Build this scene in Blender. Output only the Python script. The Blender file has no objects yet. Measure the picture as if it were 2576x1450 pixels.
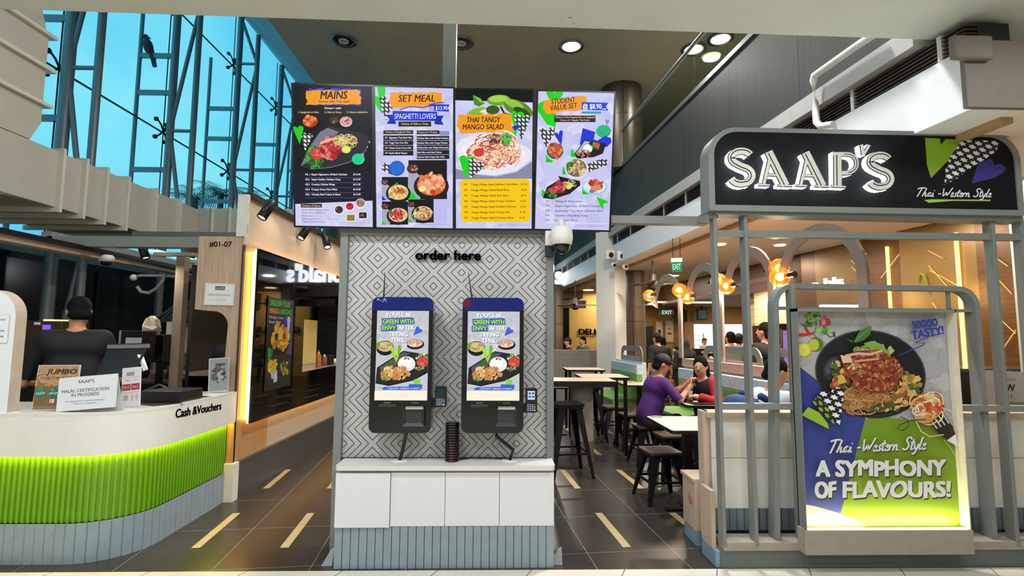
import bpy, math, random
import numpy as np
from mathutils import Vector, Matrix
rnd = random.Random(7)
C = bpy.context.scene.collection
SC = bpy.context.scene

# ------------------------------------------------------------------ camera
FPX = 1300.0
CAM = np.array([0., 0., 1.5])
_ps, _th, _ro = math.atan(33/1300), math.atan(117/1300), .006
_fw = np.array([math.sin(_ps)*math.cos(_th), math.cos(_ps)*math.cos(_th), math.sin(_th)])
_r0 = np.array([math.cos(_ps), -math.sin(_ps), 0.]); _u0 = np.cross(_r0, _fw)
_rt = _r0*math.cos(_ro)+_u0*math.sin(_ro); _up = -_r0*math.sin(_ro)+_u0*math.cos(_ro)
cd = bpy.data.cameras.new('camera'); cam = bpy.data.objects.new('camera', cd); C.objects.link(cam)
cam.matrix_world = Matrix(((_rt[0], _up[0], -_fw[0], 0), (_rt[1], _up[1], -_fw[1], 0), (_rt[2], _up[2], -_fw[2], 1.5), (0, 0, 0, 1)))
cd.sensor_width = 36; cd.lens = 36*FPX/2576; cd.clip_end = 300; cd.clip_start = .05
SC.camera = cam
def _ray(x, y): return _fw+(x-1288)/FPX*_rt-(y-725)/FPX*_up
def aY(x, y, Y): d = _ray(x, y); return CAM+d*(Y/d[1])
def aZ(x, y, Z): d = _ray(x, y); return CAM+d*((Z-1.5)/d[2])
def aX(x, y, X): d = _ray(x, y); return CAM+d*(X/d[0])
def onP(x, y, p, n):
    d = _ray(x, y); n = np.array(n, float); return CAM+d*(np.dot(np.array(p)-CAM, n)/np.dot(d, n))

# ------------------------------------------------------------------ world, exposure
SC.view_settings.view_transform = 'Standard'; SC.view_settings.look = 'None'
SC.view_settings.gamma = 1.0; SC.view_settings.use_curve_mapping = False
SC.view_settings.exposure = 0.0
w = bpy.data.worlds.new('sky'); SC.world = w; w.use_nodes = True
nt = w.node_tree; nt.nodes.clear()
_o = nt.nodes.new('ShaderNodeOutputWorld'); _b = nt.nodes.new('ShaderNodeBackground')
_tc = nt.nodes.new('ShaderNodeTexCoord'); _n = nt.nodes.new('ShaderNodeTexNoise'); _r = nt.nodes.new('ShaderNodeValToRGB')
_n.inputs['Scale'].default_value = 3.2; _n.inputs['Detail'].default_value = 4
_r.color_ramp.elements[0].position = .36; _r.color_ramp.elements[0].color = (.06, .56, .88, 1)
_r.color_ramp.elements[1].position = .68; _r.color_ramp.elements[1].color = (.28, .84, .98, 1)
nt.links.new(_tc.outputs['Generated'], _n.inputs['Vector']); nt.links.new(_n.outputs['Fac'], _r.inputs['Fac'])
nt.links.new(_r.outputs['Color'], _b.inputs['Color']); _b.inputs['Strength'].default_value = 1.05
nt.links.new(_b.outputs['Background'], _o.inputs['Surface'])

def area(name, loc, size, power, col, rot=(0, 0, 0), spread=180, shape='DISK', sy=None):
    l = bpy.data.lights.new(name, 'AREA'); l.shape = shape; l.size = size; l.energy = power; l.color = col
    if sy: l.shape = 'RECTANGLE'; l.size_y = sy
    l.spread = math.radians(spread)
    o = bpy.data.objects.new(name, l); C.objects.link(o); o.location = loc; o.rotation_euler = rot; return o
def spot(name, loc, target, power, col, ang=60, blend=.6, r=.04):
    l = bpy.data.lights.new(name, 'SPOT'); l.energy = power; l.color = col; l.spot_size = math.radians(ang); l.spot_blend = blend; l.shadow_soft_size = r
    o = bpy.data.objects.new(name, l); C.objects.link(o); o.location = loc
    o.rotation_euler = (Vector(target)-Vector(loc)).to_track_quat('-Z', 'Y').to_euler(); return o
NEUTRAL = (1, .965, .91); WARM = (1, .85, .67)
# concourse downlights above and behind the viewer
for _x, _k in ((-3.6, 1.), (-1.3, 1.1), (1.0, .85), (3.3, .5)):
    for _y in (-2.2, .1, 2.1):
        area('concourse_downlight', (_x, _y, 3.42), .5, 36*_k, (.87, .92, 1))
# fill lamps added out of view above the soffit, brighten duct and fascia
for _x, _y, _k in ((-2.6, 4.6, 24), (-.4, 4.4, 80), (1.7, 4.4, 235), (-2.6, 6.6, 20)):
    area('atrium_fill_lamp', (_x, _y, 6.36), .35, _k, (.96, .97, 1))
# food hall downlights
for _x, _y in ((3.1, 6.0), (4.4, 6.2), (3.0, 9.0), (4.2, 9.5), (2.6, 12.5), (3.9, 13), (1.2, 12.5), (6.2, 12.5), (7.6, 14.5), (4.4, 4.6)):
    area('hall_downlight', (_x, _y, 2.885 if _x < 5 else 2.41), .2, 52, WARM)
# atrium ceiling downlights

# ------------------------------------------------------------------ materials
def lin(h):
    if not isinstance(h, str): return tuple(h)
    h = h.lstrip('#'); v = [int(h[i:i+2], 16)/255 for i in (0, 2, 4)]
    return tuple(c/12.92 if c <= .04045 else ((c+.055)/1.055)**2.4 for c in v)
_mc = {}
def mat(name, col, rough=.5, metal=0., noise=.06, scale=14., bump=0., emit=None, es=0., spec=.5, stretch=(1, 1, 1)):
    if name in _mc: return _mc[name]
    m = bpy.data.materials.new(name); m.use_nodes = True; t = m.node_tree; b = t.nodes['Principled BSDF']; c = lin(col)
    b.inputs['Roughness'].default_value = rough; b.inputs['Metallic'].default_value = metal
    b.inputs['Specular IOR Level'].default_value = spec; b.inputs['Base Color'].default_value = (*c, 1)
    if noise or bump:
        tc = t.nodes.new('ShaderNodeTexCoord'); mp = t.nodes.new('ShaderNodeMapping'); n = t.nodes.new('ShaderNodeTexNoise')
        mp.inputs['Scale'].default_value = stretch; n.inputs['Scale'].default_value = scale; n.inputs['Detail'].default_value = 5
        t.links.new(tc.outputs['Object'], mp.inputs['Vector']); t.links.new(mp.outputs['Vector'], n.inputs['Vector'])
        if noise:
            r = t.nodes.new('ShaderNodeValToRGB'); e = r.color_ramp.elements
            e[0].position = .3; e[1].position = .7
            e[0].color = (*[max(0, x*(1-noise)) for x in c], 1); e[1].color = (*[min(1, x*(1+noise)) for x in c], 1)
            t.links.new(n.outputs['Fac'], r.inputs['Fac']); t.links.new(r.outputs['Color'], b.inputs['Base Color'])
        if bump:
            bn = t.nodes.new('ShaderNodeBump'); bn.inputs['Strength'].default_value = bump; bn.inputs['Distance'].default_value = .01
            t.links.new(n.outputs['Fac'], bn.inputs['Height']); t.links.new(bn.outputs['Normal'], b.inputs['Normal'])
    if emit is not None:
        b.inputs['Emission Color'].default_value = (*lin(emit), 1); b.inputs['Emission Strength'].default_value = es
    _mc[name] = m; return m
def glass(name, tint, refl=.08, rough=.02, fr=.5):
    if name in _mc: return _mc[name]
    m = bpy.data.materials.new(name); m.use_nodes = True; t = m.node_tree; t.nodes.clear()
    o = t.nodes.new('ShaderNodeOutputMaterial'); a = t.nodes.new('ShaderNodeBsdfTransparent'); g = t.nodes.new('ShaderNodeBsdfGlossy')
    x = t.nodes.new('ShaderNodeMixShader'); f = t.nodes.new('ShaderNodeLayerWeight'); k = t.nodes.new('ShaderNodeMath'); k.operation = 'MULTIPLY_ADD'
    f.inputs['Blend'].default_value = .2; k.inputs[1].default_value = fr; k.inputs[2].default_value = refl
    a.inputs['Color'].default_value = (*tint, 1); g.inputs['Roughness'].default_value = rough
    t.links.new(f.outputs['Fresnel'], k.inputs[0]); t.links.new(k.outputs[0], x.inputs['Fac'])
    t.links.new(a.outputs[0], x.inputs[1]); t.links.new(g.outputs[0], x.inputs[2]); t.links.new(x.outputs[0], o.inputs['Surface'])
    _mc[name] = m; return m
def emi(h, s=1.0):
    k = 'glow_%s_%.2f' % (h, s)
    if k in _mc: return _mc[k]
    m = mat(k, (0, 0, 0), .35, noise=0, emit=h, es=s, spec=.2); return m
def pap(h, rough=.55):
    k = 'print_%s_%.2f' % (h, rough)
    return mat(k, h, rough, noise=.02, scale=60)
def wood(name, c1, c2, axis='Z', rough=.45, sc=1.0):
    if name in _mc: return _mc[name]
    m = bpy.data.materials.new(name); m.use_nodes = True; t = m.node_tree; b = t.nodes['Principled BSDF']
    tc = t.nodes.new('ShaderNodeTexCoord'); mp = t.nodes.new('ShaderNodeMapping'); n = t.nodes.new('ShaderNodeTexNoise'); r = t.nodes.new('ShaderNodeValToRGB')
    s = [22*sc, 22*sc, 22*sc]; s['XYZ'.index(axis)] = 1.2*sc
    mp.inputs['Scale'].default_value = s; n.inputs['Scale'].default_value = 2.2; n.inputs['Detail'].default_value = 6; n.inputs['Roughness'].default_value = .65
    e = r.color_ramp.elements; e[0].position = .34; e[1].position = .66; e[0].color = (*lin(c1), 1); e[1].color = (*lin(c2), 1)
    t.links.new(tc.outputs['Object'], mp.inputs['Vector']); t.links.new(mp.outputs['Vector'], n.inputs['Vector'])
    t.links.new(n.outputs['Fac'], r.inputs['Fac']); t.links.new(r.outputs['Color'], b.inputs['Base Color']); b.inputs['Roughness'].default_value = rough
    _mc[name] = m; return m
class NG:                                               # tiny node-graph writer
    def __init__(s, name, rough=.5):
        s.m = bpy.data.materials.new(name); s.m.use_nodes = True; s.t = s.m.node_tree; s.b = s.t.nodes['Principled BSDF']; s.b.inputs['Roughness'].default_value = rough
        _mc[name] = s.m
        s.tc = s.t.nodes.new('ShaderNodeTexCoord'); s.sep = s.t.nodes.new('ShaderNodeSeparateXYZ'); s.t.links.new(s.tc.outputs['Object'], s.sep.inputs[0])
        s.X, s.Y, s.Z = s.sep.outputs
    def f(s, op, a, b=None, c=None):
        n = s.t.nodes.new('ShaderNodeMath'); n.operation = op
        for i, v in enumerate((a, b, c)):
            if v is None: continue
            if isinstance(v, (int, float)): n.inputs[i].default_value = v
            else: s.t.links.new(v, n.inputs[i])
        return n.outputs[0]
    def mix(s, fac, c1, c2):
        n = s.t.nodes.new('ShaderNodeMix'); n.data_type = 'RGBA'
        s.t.links.new(fac, n.inputs[0])
        for i, v in ((6, c1), (7, c2)):
            if isinstance(v, (str, tuple)): n.inputs[i].default_value = (*lin(v), 1)
            else: s.t.links.new(v, n.inputs[i])
        return n.outputs[2]
    def noise(s, scale, detail=4):
        n = s.t.nodes.new('ShaderNodeTexNoise'); n.inputs['Scale'].default_value = scale; n.inputs['Detail'].default_value = detail
        s.t.links.new(s.tc.outputs['Object'], n.inputs['Vector']); return n.outputs['Fac']
    def out(s, col): s.t.links.new(col, s.b.inputs['Base Color']); return s.m
def diamond_tiles(xc, zc, T):
    g = NG('diamond_wall_tiles', .45)
    wv = g.f('PINGPONG', g.f('ADD', g.X, 10*T-xc), T)           # 0 at one diamond column, T at the next
    vv = g.f('PINGPONG', g.f('ADD', g.Z, 10*T-zc), T/2)
    c = g.f('ADD', g.f('DIVIDE', wv, T), g.f('DIVIDE', vv, T))       # 0..1.5
    fr = g.f('PINGPONG', g.f('SUBTRACT', c, .13), .1235)
    line = g.f('LESS_THAN', fr, .0175)
    gx = g.f('LESS_THAN', g.f('PINGPONG', g.f('ADD', g.X, 10*T-xc), T), .0009)
    gz = g.f('LESS_THAN', g.f('PINGPONG', g.f('ADD', g.Z, 10*T-zc), T), .0009)
    gr = g.f('MAXIMUM', gx, gz)
    base = g.mix(g.noise(90), '#b0aeaa', '#c2c0bb')
    return g.out(g.mix(gr, g.mix(line, base, '#15161a'), '#dddcd8'))
def houndstooth(name, s, emit=False, c0='#0c0c0e', c1='#e6e6ea', rot=0.):
    if name in _mc: return _mc[name]
    g = NG(name, .55)
    x, y = g.X, g.Z
    if rot:
        cr, sr = math.cos(rot), math.sin(rot)
        x, y = g.f('ADD', g.f('MULTIPLY', g.X, cr), g.f('MULTIPLY', g.Z, sr)), g.f('SUBTRACT', g.f('MULTIPLY', g.Z, cr), g.f('MULTIPLY', g.X, sr))
    u = g.f('FRACT', g.f('ADD', g.f('DIVIDE', x, s), 50.)); v = g.f('FRACT', g.f('ADD', g.f('DIVIDE', y, s), 50.))
    a = g.f('LESS_THAN', u, .5); b = g.f('LESS_THAN', v, .5)
    same = g.f('COMPARE', a, b, .1)
    st = g.f('LESS_THAN', g.f('FRACT', g.f('ADD', g.f('ADD', u, v), .25)), .5)
    k = g.f('ADD', g.f('MULTIPLY', same, a), g.f('MULTIPLY', g.f('SUBTRACT', 1., same), st))
    col = g.mix(k, c1, c0)
    if emit:
        g.t.links.new(col, g.b.inputs['Emission Color']); g.b.inputs['Emission Strength'].default_value = 1.; g.b.inputs['Base Color'].default_value = (0, 0, 0, 1); return g.m
    return g.out(col)

# ------------------------------------------------------------------ mesh builder
class MB:
    def __init__(s): s.v = []; s.f = []; s.m = []; s.sm = []
    def add(s, vs, fs, m=0, smooth=False):
        o = len(s.v); s.v += [tuple(map(float, p)) for p in vs]
        for f in fs: s.f.append(tuple(i+o for i in f)); s.m.append(m); s.sm.append(smooth)
        return s
    def box(s, a, b, m=0):
        x0, y0, z0 = a; x1, y1, z1 = b
        return s.add([(x0, y0, z0), (x1, y0, z0), (x1, y1, z0), (x0, y1, z0), (x0, y0, z1), (x1, y0, z1), (x1, y1, z1), (x0, y1, z1)],
                     [(0, 3, 2, 1), (4, 5, 6, 7), (0, 1, 5, 4), (1, 2, 6, 5), (2, 3, 7, 6), (3, 0, 4, 7)], m)
    def obox(s, c, ax, ay, az, m=0):                                  # centre + half axes
        c, ax, ay, az = map(np.array, (c, ax, ay, az))
        vs = [c+i*ax+j*ay+k*az for k in (-1, 1) for j in (-1, 1) for i in (-1, 1)]
        return s.add(vs, [(0, 2, 3, 1), (4, 5, 7, 6), (0, 1, 5, 4), (1, 3, 7, 5), (3, 2, 6, 7), (2, 0, 4, 6)], m)
    def prism(s, pts, vec, m=0, mside=None):                          # polygon swept along a vector
        n = len(pts); p = [np.array(q, float) for q in pts]; vec = np.array(vec, float)
        vs = p+[q+vec for q in p]
        s.add(vs, [tuple(range(n))[::-1], tuple(range(n, 2*n))], m)
        return s.add(vs, [(i, (i+1) % n, n+(i+1) % n, n+i) for i in range(n)], m if mside is None else mside)
    def quad(s, *p, m=0): return s.add(p, [tuple(range(len(p)))], m)
    def sweep(s, prof, path, m=0, closed=False, smooth=False, up=(0, 0, 1), caps=True):   # profile (a,b): a along side, b along up
        path = [np.array(p, float) for p in path]; n = len(path); k = len(prof); vs = []
        up = np.array(up, float)
        for i, p in enumerate(path):
            if closed: t = path[(i+1) % n]-path[i-1]
            else: t = path[min(i+1, n-1)]-path[max(i-1, 0)]
            t = t/(np.linalg.norm(t)+1e-12); sd = np.cross(t, up); L = np.linalg.norm(sd)
            if L < 1e-3: sd = np.cross(t, np.array([1., .3, 0])); L = np.linalg.norm(sd)
            sd /= L; u2 = np.cross(sd, t)
            sc = 1.
            if 0 < i < n-1 or closed:
                d0 = path[i]-path[i-1]; d0 /= np.linalg.norm(d0)+1e-12; cs = max(.5, float(np.dot(d0, t))); sc = 1/cs
            for a, b in prof: vs.append(p+sd*a*sc+u2*b)
        fs = []
        for i in range(n if closed else n-1):
            j = (i+1) % n
            for q in range(k): fs.append((i*k+q, i*k+(q+1) % k, j*k+(q+1) % k, j*k+q))
        s.add(vs, fs, m, smooth)
        if caps and not closed: s.add(vs[:k], [tuple(range(k))[::-1]], m); s.add(vs[-k:], [tuple(range(k))], m)
        return s
    def tube(s, path, r, n=8, m=0, closed=False):
        return s.sweep([(r*math.cos(2*math.pi*i/n), r*math.sin(2*math.pi*i/n)) for i in range(n)], path, m, closed, True)
    def bar(s, path, w, h, m=0, up=(0, 0, 1), closed=False):
        return s.sweep([(-w/2, -h/2), (w/2, -h/2), (w/2, h/2), (-w/2, h/2)], path, m, closed, False, up)
    def cyl(s, a, b, r0, r1=None, n=16, m=0, caps=True):
        r1 = r0 if r1 is None else r1; a = np.array(a, float); b = np.array(b, float); t = b-a; t /= np.linalg.norm(t)
        e = np.cross(t, (0, 0, 1.)) if abs(t[2]) < .95 else np.cross(t, (0, 1., 0)); e /= np.linalg.norm(e); g = np.cross(t, e)
        c = [(math.cos(2*math.pi*i/n), math.sin(2*math.pi*i/n)) for i in range(n)]
        vs = [a+(e*x+g*y)*r0 for x, y in c]+[b+(e*x+g*y)*r1 for x, y in c]
        s.add(vs, [(i, (i+1) % n, n+(i+1) % n, n+i) for i in range(n)], m, True)
        if caps: s.add(vs[:n], [tuple(range(n))[::-1]], m); s.add(vs[n:], [tuple(range(n))], m)
        return s
    def lathe(s, prof, c=(0, 0, 0), n=24, m=0, axis=(0, 0, 1)):
        a = np.array(axis, float); a /= np.linalg.norm(a); e = np.cross(a, (0, 1., 0)) if abs(a[1]) < .9 else np.cross(a, (1., 0, 0)); e /= np.linalg.norm(e); g = np.cross(a, e)
        c = np.array(c, float); vs = []
        for r, z in prof:
            for i in range(n): t = 2*math.pi*i/n; vs.append(c+a*z+(e*math.cos(t)+g*math.sin(t))*r)
        k = len(prof)
        s.add(vs, [(j*n+i, j*n+(i+1) % n, (j+1)*n+(i+1) % n, (j+1)*n+i) for j in range(k-1) for i in range(n)], m, True)
        if prof[0][0] > 1e-5: s.add(vs[:n], [tuple(range(n))[::-1]], m)
        if prof[-1][0] > 1e-5: s.add(vs[-n:], [tuple(range(n))], m)
        return s
    def ell(s, c, r, n=14, m=0):
        r = (r, r, r) if isinstance(r, (int, float)) else r; h = n//2+1; vs = []; fs = []
        for j in range(h+1):
            p = math.pi*j/h
            for i in range(n): t = 2*math.pi*i/n; vs.append((c[0]+r[0]*math.sin(p)*math.cos(t), c[1]+r[1]*math.sin(p)*math.sin(t), c[2]+r[2]*math.cos(p)))
        for j in range(h):
            for i in range(n): fs.append((j*n+i, (j+1)*n+i, (j+1)*n+(i+1) % n, j*n+(i+1) % n))
        return s.add(vs, fs, m, True)
    def mesh(s, name, mats, off=(0, 0, 0)):
        me = bpy.data.meshes.new(name); o = np.array(off, float)
        me.from_pydata([tuple(np.array(v)-o) for v in s.v], [], s.f)
        for q in (mats if isinstance(mats, (list, tuple)) else [mats]): me.materials.append(q)
        me.polygons.foreach_set('material_index', s.m); me.polygons.foreach_set('use_smooth', s.sm)
        me.validate(); me.update(); return me
def _root(p):
    while p.parent: p = p.parent
    return p
def obj(name, mb, mats, parent=None, world=True, bev=0.):
    """one mesh object; world: vertices are in world coordinates"""
    if parent is not None:
        off = np.array(_root(parent).location) if world else (0, 0, 0)
        o = bpy.data.objects.new(name, mb.mesh(name, mats, off)); o.parent = parent
    else:
        a = np.array(mb.v); off = ((a[:, 0].min()+a[:, 0].max())/2, (a[:, 1].min()+a[:, 1].max())/2, a[:, 2].min())
        o = bpy.data.objects.new(name, mb.mesh(name, mats, off)); o.location = off
    C.objects.link(o)
    if bev:
        b = o.modifiers.new('bevel', 'BEVEL'); b.width = bev; b.segments = 2; b.limit_method = 'ANGLE'; b.angle_limit = .7
    return o
def tag(o, label, cat, group=None, kind=None):
    o['label'] = label; o['category'] = cat
    if group: o['group'] = group
    if kind: o['kind'] = kind
    return o
def thing(name, label, cat, loc=(0, 0, 0), rz=0., group=None):
    o = bpy.data.objects.new(name, None); C.objects.link(o); o.empty_display_size = .1
    o.location = tuple(map(float, loc)); o.rotation_euler = (0, 0, rz); return tag(o, label, cat, group)
def struct(name, mb, mats, bev=0., parent=None):
    o = obj(name, mb, mats, parent, bev=bev)
    if parent is None: o['kind'] = 'structure'
    return o
def dup(root, loc, rz=None, label=None):
    def cp(o, par):
        c = o.copy(); C.objects.link(c); c.parent = par
        for ch in list(o.children): cp(ch, c)
        return c
    r = cp(root, None); r.location = tuple(map(float, loc))
    if rz is not None: r.rotation_euler = (0, 0, rz)
    if label: r['label'] = label
    return r
def rrect(x0, z0, x1, z1, r, n=6, corners=(1, 1, 1, 1)):            # rounded rectangle: bl, br, tr, tl
    out = []
    for (cx, cz, a0), k in zip(((x0+r, z0+r, 180), (x1-r, z0+r, 270), (x1-r, z1-r, 0), (x0+r, z1-r, 90)), corners):
        if not k:
            out.append(({180: x0, 270: x1, 0: x1, 90: x0}[a0], {180: z0, 270: z0, 0: z1, 90: z1}[a0])); continue
        for i in range(n+1): a = math.radians(a0+90*i/n); out.append((cx+r*math.cos(a), cz+r*math.sin(a)))
    return out

# ------------------------------------------------------------------ text and flat printed artwork
_tx = {}
def text2d(s, bold=0., ital=0., res=3, space=1.):
    k = (s, bold, ital, res, space)
    if k in _tx: return _tx[k]
    cu = bpy.data.curves.new('t', 'FONT'); cu.body = s; cu.size = 1; cu.offset = bold; cu.shear = ital; cu.resolution_u = res; cu.fill_mode = 'FRONT'; cu.space_character = space
    o = bpy.data.objects.new('t', cu); C.objects.link(o)
    dg = bpy.context.evaluated_depsgraph_get(); me = bpy.data.meshes.new_from_object(o.evaluated_get(dg))
    v = np.array([q.co[:2] for q in me.vertices]).reshape(-1, 2); f = [tuple(p.vertices) for p in me.polygons]
    bpy.data.objects.remove(o); bpy.data.curves.remove(cu); bpy.data.meshes.remove(me)
    _tx[k] = (v, f); return v, f
def embolden(v, f, b):
    sh = ((-b, 0), (b, 0)) if b < .018 else ((-b, -b*.6), (b, -b*.6), (-b, b*.6), (b, b*.6), (0, 0))
    n = len(v); V = np.concatenate([v+np.array(q) for q in sh]); F = [tuple(i+k*n for i in q) for k in range(len(sh)) for q in f]; return V, F
class Art:
    """flat artwork on a panel: source rectangle (x0,y0,x1,y1; y down) mapped on a W x H board whose lower left corner is o"""
    def __init__(s, o, ex, ez, W, H, src, glow=False, gs=1.0, eps=2.5e-5):
        s.o = np.array(o, float); s.ex = np.array(ex, float)/np.linalg.norm(ex); s.ez = np.array(ez, float)/np.linalg.norm(ez)
        if len(src) == 4 and not hasattr(src[0], '__len__'): src = ((src[0], src[1]), (src[2], src[1]), (src[2], src[3]), (src[0], src[3]))
        s.q = [np.array(c, float) for c in src]                       # corners tl, tr, br, bl of the source drawing
        s.n = np.cross(s.ex, s.ez); s.W, s.H = W, H; s.glow = glow; s.gs = gs; s.eps = eps
        s.lay = 0; s.mats = []; s.mi = {}; s.v = []; s.f = []; s.m = []; s.r = random.Random(3)
    def mt(s, c):
        if c not in s.mi:
            s.mi[c] = len(s.mats)
            s.mats.append(c if isinstance(c, bpy.types.Material) else (emi(c, s.gs) if s.glow else pap(c)))
        return s.mi[c]
    def loc(s, P):                                                    # source drawing -> board coordinates
        P = np.array(P, float).reshape(-1, 2); u = np.full(len(P), .5); v = np.full(len(P), .5); a, b, c2, e = s.q
        for _ in range(5):
            L0 = a[1]+(b[1]-a[1])*u; L1 = e[1]+(c2[1]-e[1])*u; v = (P[:, 1]-L0)/(L1-L0)
            X0 = a[0]+(e[0]-a[0])*v; X1 = b[0]+(c2[0]-b[0])*v; u = (P[:, 0]-X0)/(X1-X0)
        return u, v
    def put(s, P, F, c):
        s.lay += 1; o = len(s.v); d = .0004+s.lay*s.eps
        u, v = s.loc(P)
        for x, y in zip(np.clip(u, 0, 1), np.clip(v, 0, 1)): s.v.append((x*s.W, -d, (1-y)*s.H))
        k = s.mt(c)
        for f in F: s.f.append(tuple(i+o for i in f)); s.m.append(k)
    def poly(s, P, c): s.put(P, [tuple(range(len(P)))], c); return s
    def rect(s, x0, y0, x1, y1, c): return s.poly([(x0, y0), (x0, y1), (x1, y1), (x1, y0)], c)
    def ell(s, cx, cy, rx, ry, c, rot=0., n=20, a0=0, a1=360):
        P = []
        for i in range(n):
            a = math.radians(a0+(a1-a0)*i/(n if a1-a0 == 360 else n-1)); x, y = rx*math.cos(a), ry*math.sin(a); P.append((cx+x*math.cos(rot)-y*math.sin(rot), cy+x*math.sin(rot)+y*math.cos(rot)))
        return s.poly(P, c)
    def stroke(s, pts, wd, c):
        P = np.array(pts, float); L = []; R = []
        for i in range(len(P)):
            t = P[min(i+1, len(P)-1)]-P[max(i-1, 0)]; t = t/(np.hypot(*t)+1e-9); n = np.array([-t[1], t[0]])*wd/2
            L.append(P[i]+n); R.append(P[i]-n)
        k = len(P); s.put(L+R, [(i, i+1, k+i+1, k+i) for i in range(k-1)], c); return s
    def text(s, t, x, y, h, c, bold=.0, ital=0., align='l', w=None, rot=0., res=2, space=1., jit=0., sh=None):
        """y = baseline, h = capital height in source units, w = total width"""
        v, f = text2d(t, 0, ital, res, space)
        if len(v) == 0: return s
        sh_ = ((0, 0),) if not bold else ((-bold, 0), (bold, 0)) if bold < .018 else ((-bold, -bold*.6), (bold, -bold*.6), (-bold, bold*.6), (bold, bold*.6), (0, 0))
        k = h/.69; v = v-np.array([v[:, 0].min(), 0]); W = v[:, 0].max()*k; sx = k
        if w: sx *= w/W; W = w
        X = v[:, 0]*sx; Y = -v[:, 1]*k
        X = X-(0 if align == 'l' else W/2 if align == 'c' else W)
        if jit:
            Y = Y*(1+jit*np.sin(v[:, 0]*5.1)); Y = Y+jit*h*np.sin(v[:, 0]*3.7)
        ca, sa = math.cos(rot), math.sin(rot)
        for da, db, cc in (((sh[0], sh[1], sh[2]),) if sh else ())+((0, 0, c),):
            for ox, oy in sh_: s.put(np.c_[x+da+ox*k+X*ca-Y*sa, y+db-oy*k+X*sa+Y*ca], f, cc)
        return s
    def brush(s, x0, y0, x1, y1, c, rot=0., rough=.06, n=16):
        cx, cy = (x0+x1)/2, (y0+y1)/2; W, H = x1-x0, y1-y0; P = []
        for i in range(n+1): P.append((-W/2+W*i/n, -H/2+s.r.uniform(-.5, 1)*rough*H))
        for i in range(7): P.append((W/2+(s.r.uniform(-1, 1))*rough*W*.5, -H/2+H*(i+.5)/7))
        for i in range(n+1): P.append((W/2-W*i/n, H/2+s.r.uniform(-1, .5)*rough*H))
        for i in range(7): P.append((-W/2+(s.r.uniform(-1, 1))*rough*W*.5, H/2-H*(i+.5)/7))
        return s.poly([(cx+x*math.cos(rot)-y*math.sin(rot), cy+x*math.sin(rot)+y*math.cos(rot)) for x, y in P], c)
    def blobs(s, cx, cy, rx, ry, n, size, cols, sq=.6):
        for i in range(n):
            a = s.r.uniform(0, 6.283); q = math.sqrt(s.r.random()); x, y = cx+rx*q*math.cos(a), cy+ry*q*math.sin(a); z = size*s.r.uniform(.5, 1.2)
            P = []; rt = s.r.uniform(0, 3.14); e = s.r.uniform(sq*.6, 1)
            for j in range(8):
                b = j*.785; rr = z*s.r.uniform(.75, 1.15); u, v = rr*math.cos(b), rr*e*math.sin(b); P.append((x+u*math.cos(rt)-v*math.sin(rt), y+u*math.sin(rt)+v*math.cos(rt)))
            s.poly(P, s.r.choice(cols))
        return s
    def noodles(s, cx, cy, rx, ry, n, wd, cols, loop=.5):
        for i in range(n):
            a = s.r.uniform(0, 6.283); q = math.sqrt(s.r.random())*.8; x, y = cx+rx*q*math.cos(a), cy+ry*q*math.sin(a); R = s.r.uniform(.25, 1)*loop*min(rx, ry); a0 = s.r.uniform(0, 6.28); sp = s.r.uniform(1.5, 4)
            e = s.r.uniform(.5, 1)
            s.stroke([(x+R*math.cos(a0+sp*j/9), y+R*e*math.sin(a0+sp*j/9)) for j in range(10)], wd, s.r.choice(cols))
        return s
    def heart(s, cx, cy, sz, rot, cl, cr, asp=1.7):
        """tall leaf-heart: two rounded lobes meeting in a long point; left and right halves coloured apart"""
        ca, sa = math.cos(rot), math.sin(rot)
        def half(sg):
            P = [(0, asp*sz), (sg*0, -.55*sz)]
            for i in range(9):
                a = math.radians(200-200*i/8+0); P.append((sg*(.42*sz-.42*sz*math.cos(math.radians(25+155*i/8))*1.0), -.62*sz-.38*sz*math.sin(math.radians(25+155*i/8))))
            return [(cx+x*ca-y*sa, cy+x*sa+y*ca) for x, y in P]
        if cl is not None: s.poly(half(-1), cl)
        if cr is not None: s.poly(half(1), cr)
        return s
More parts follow.
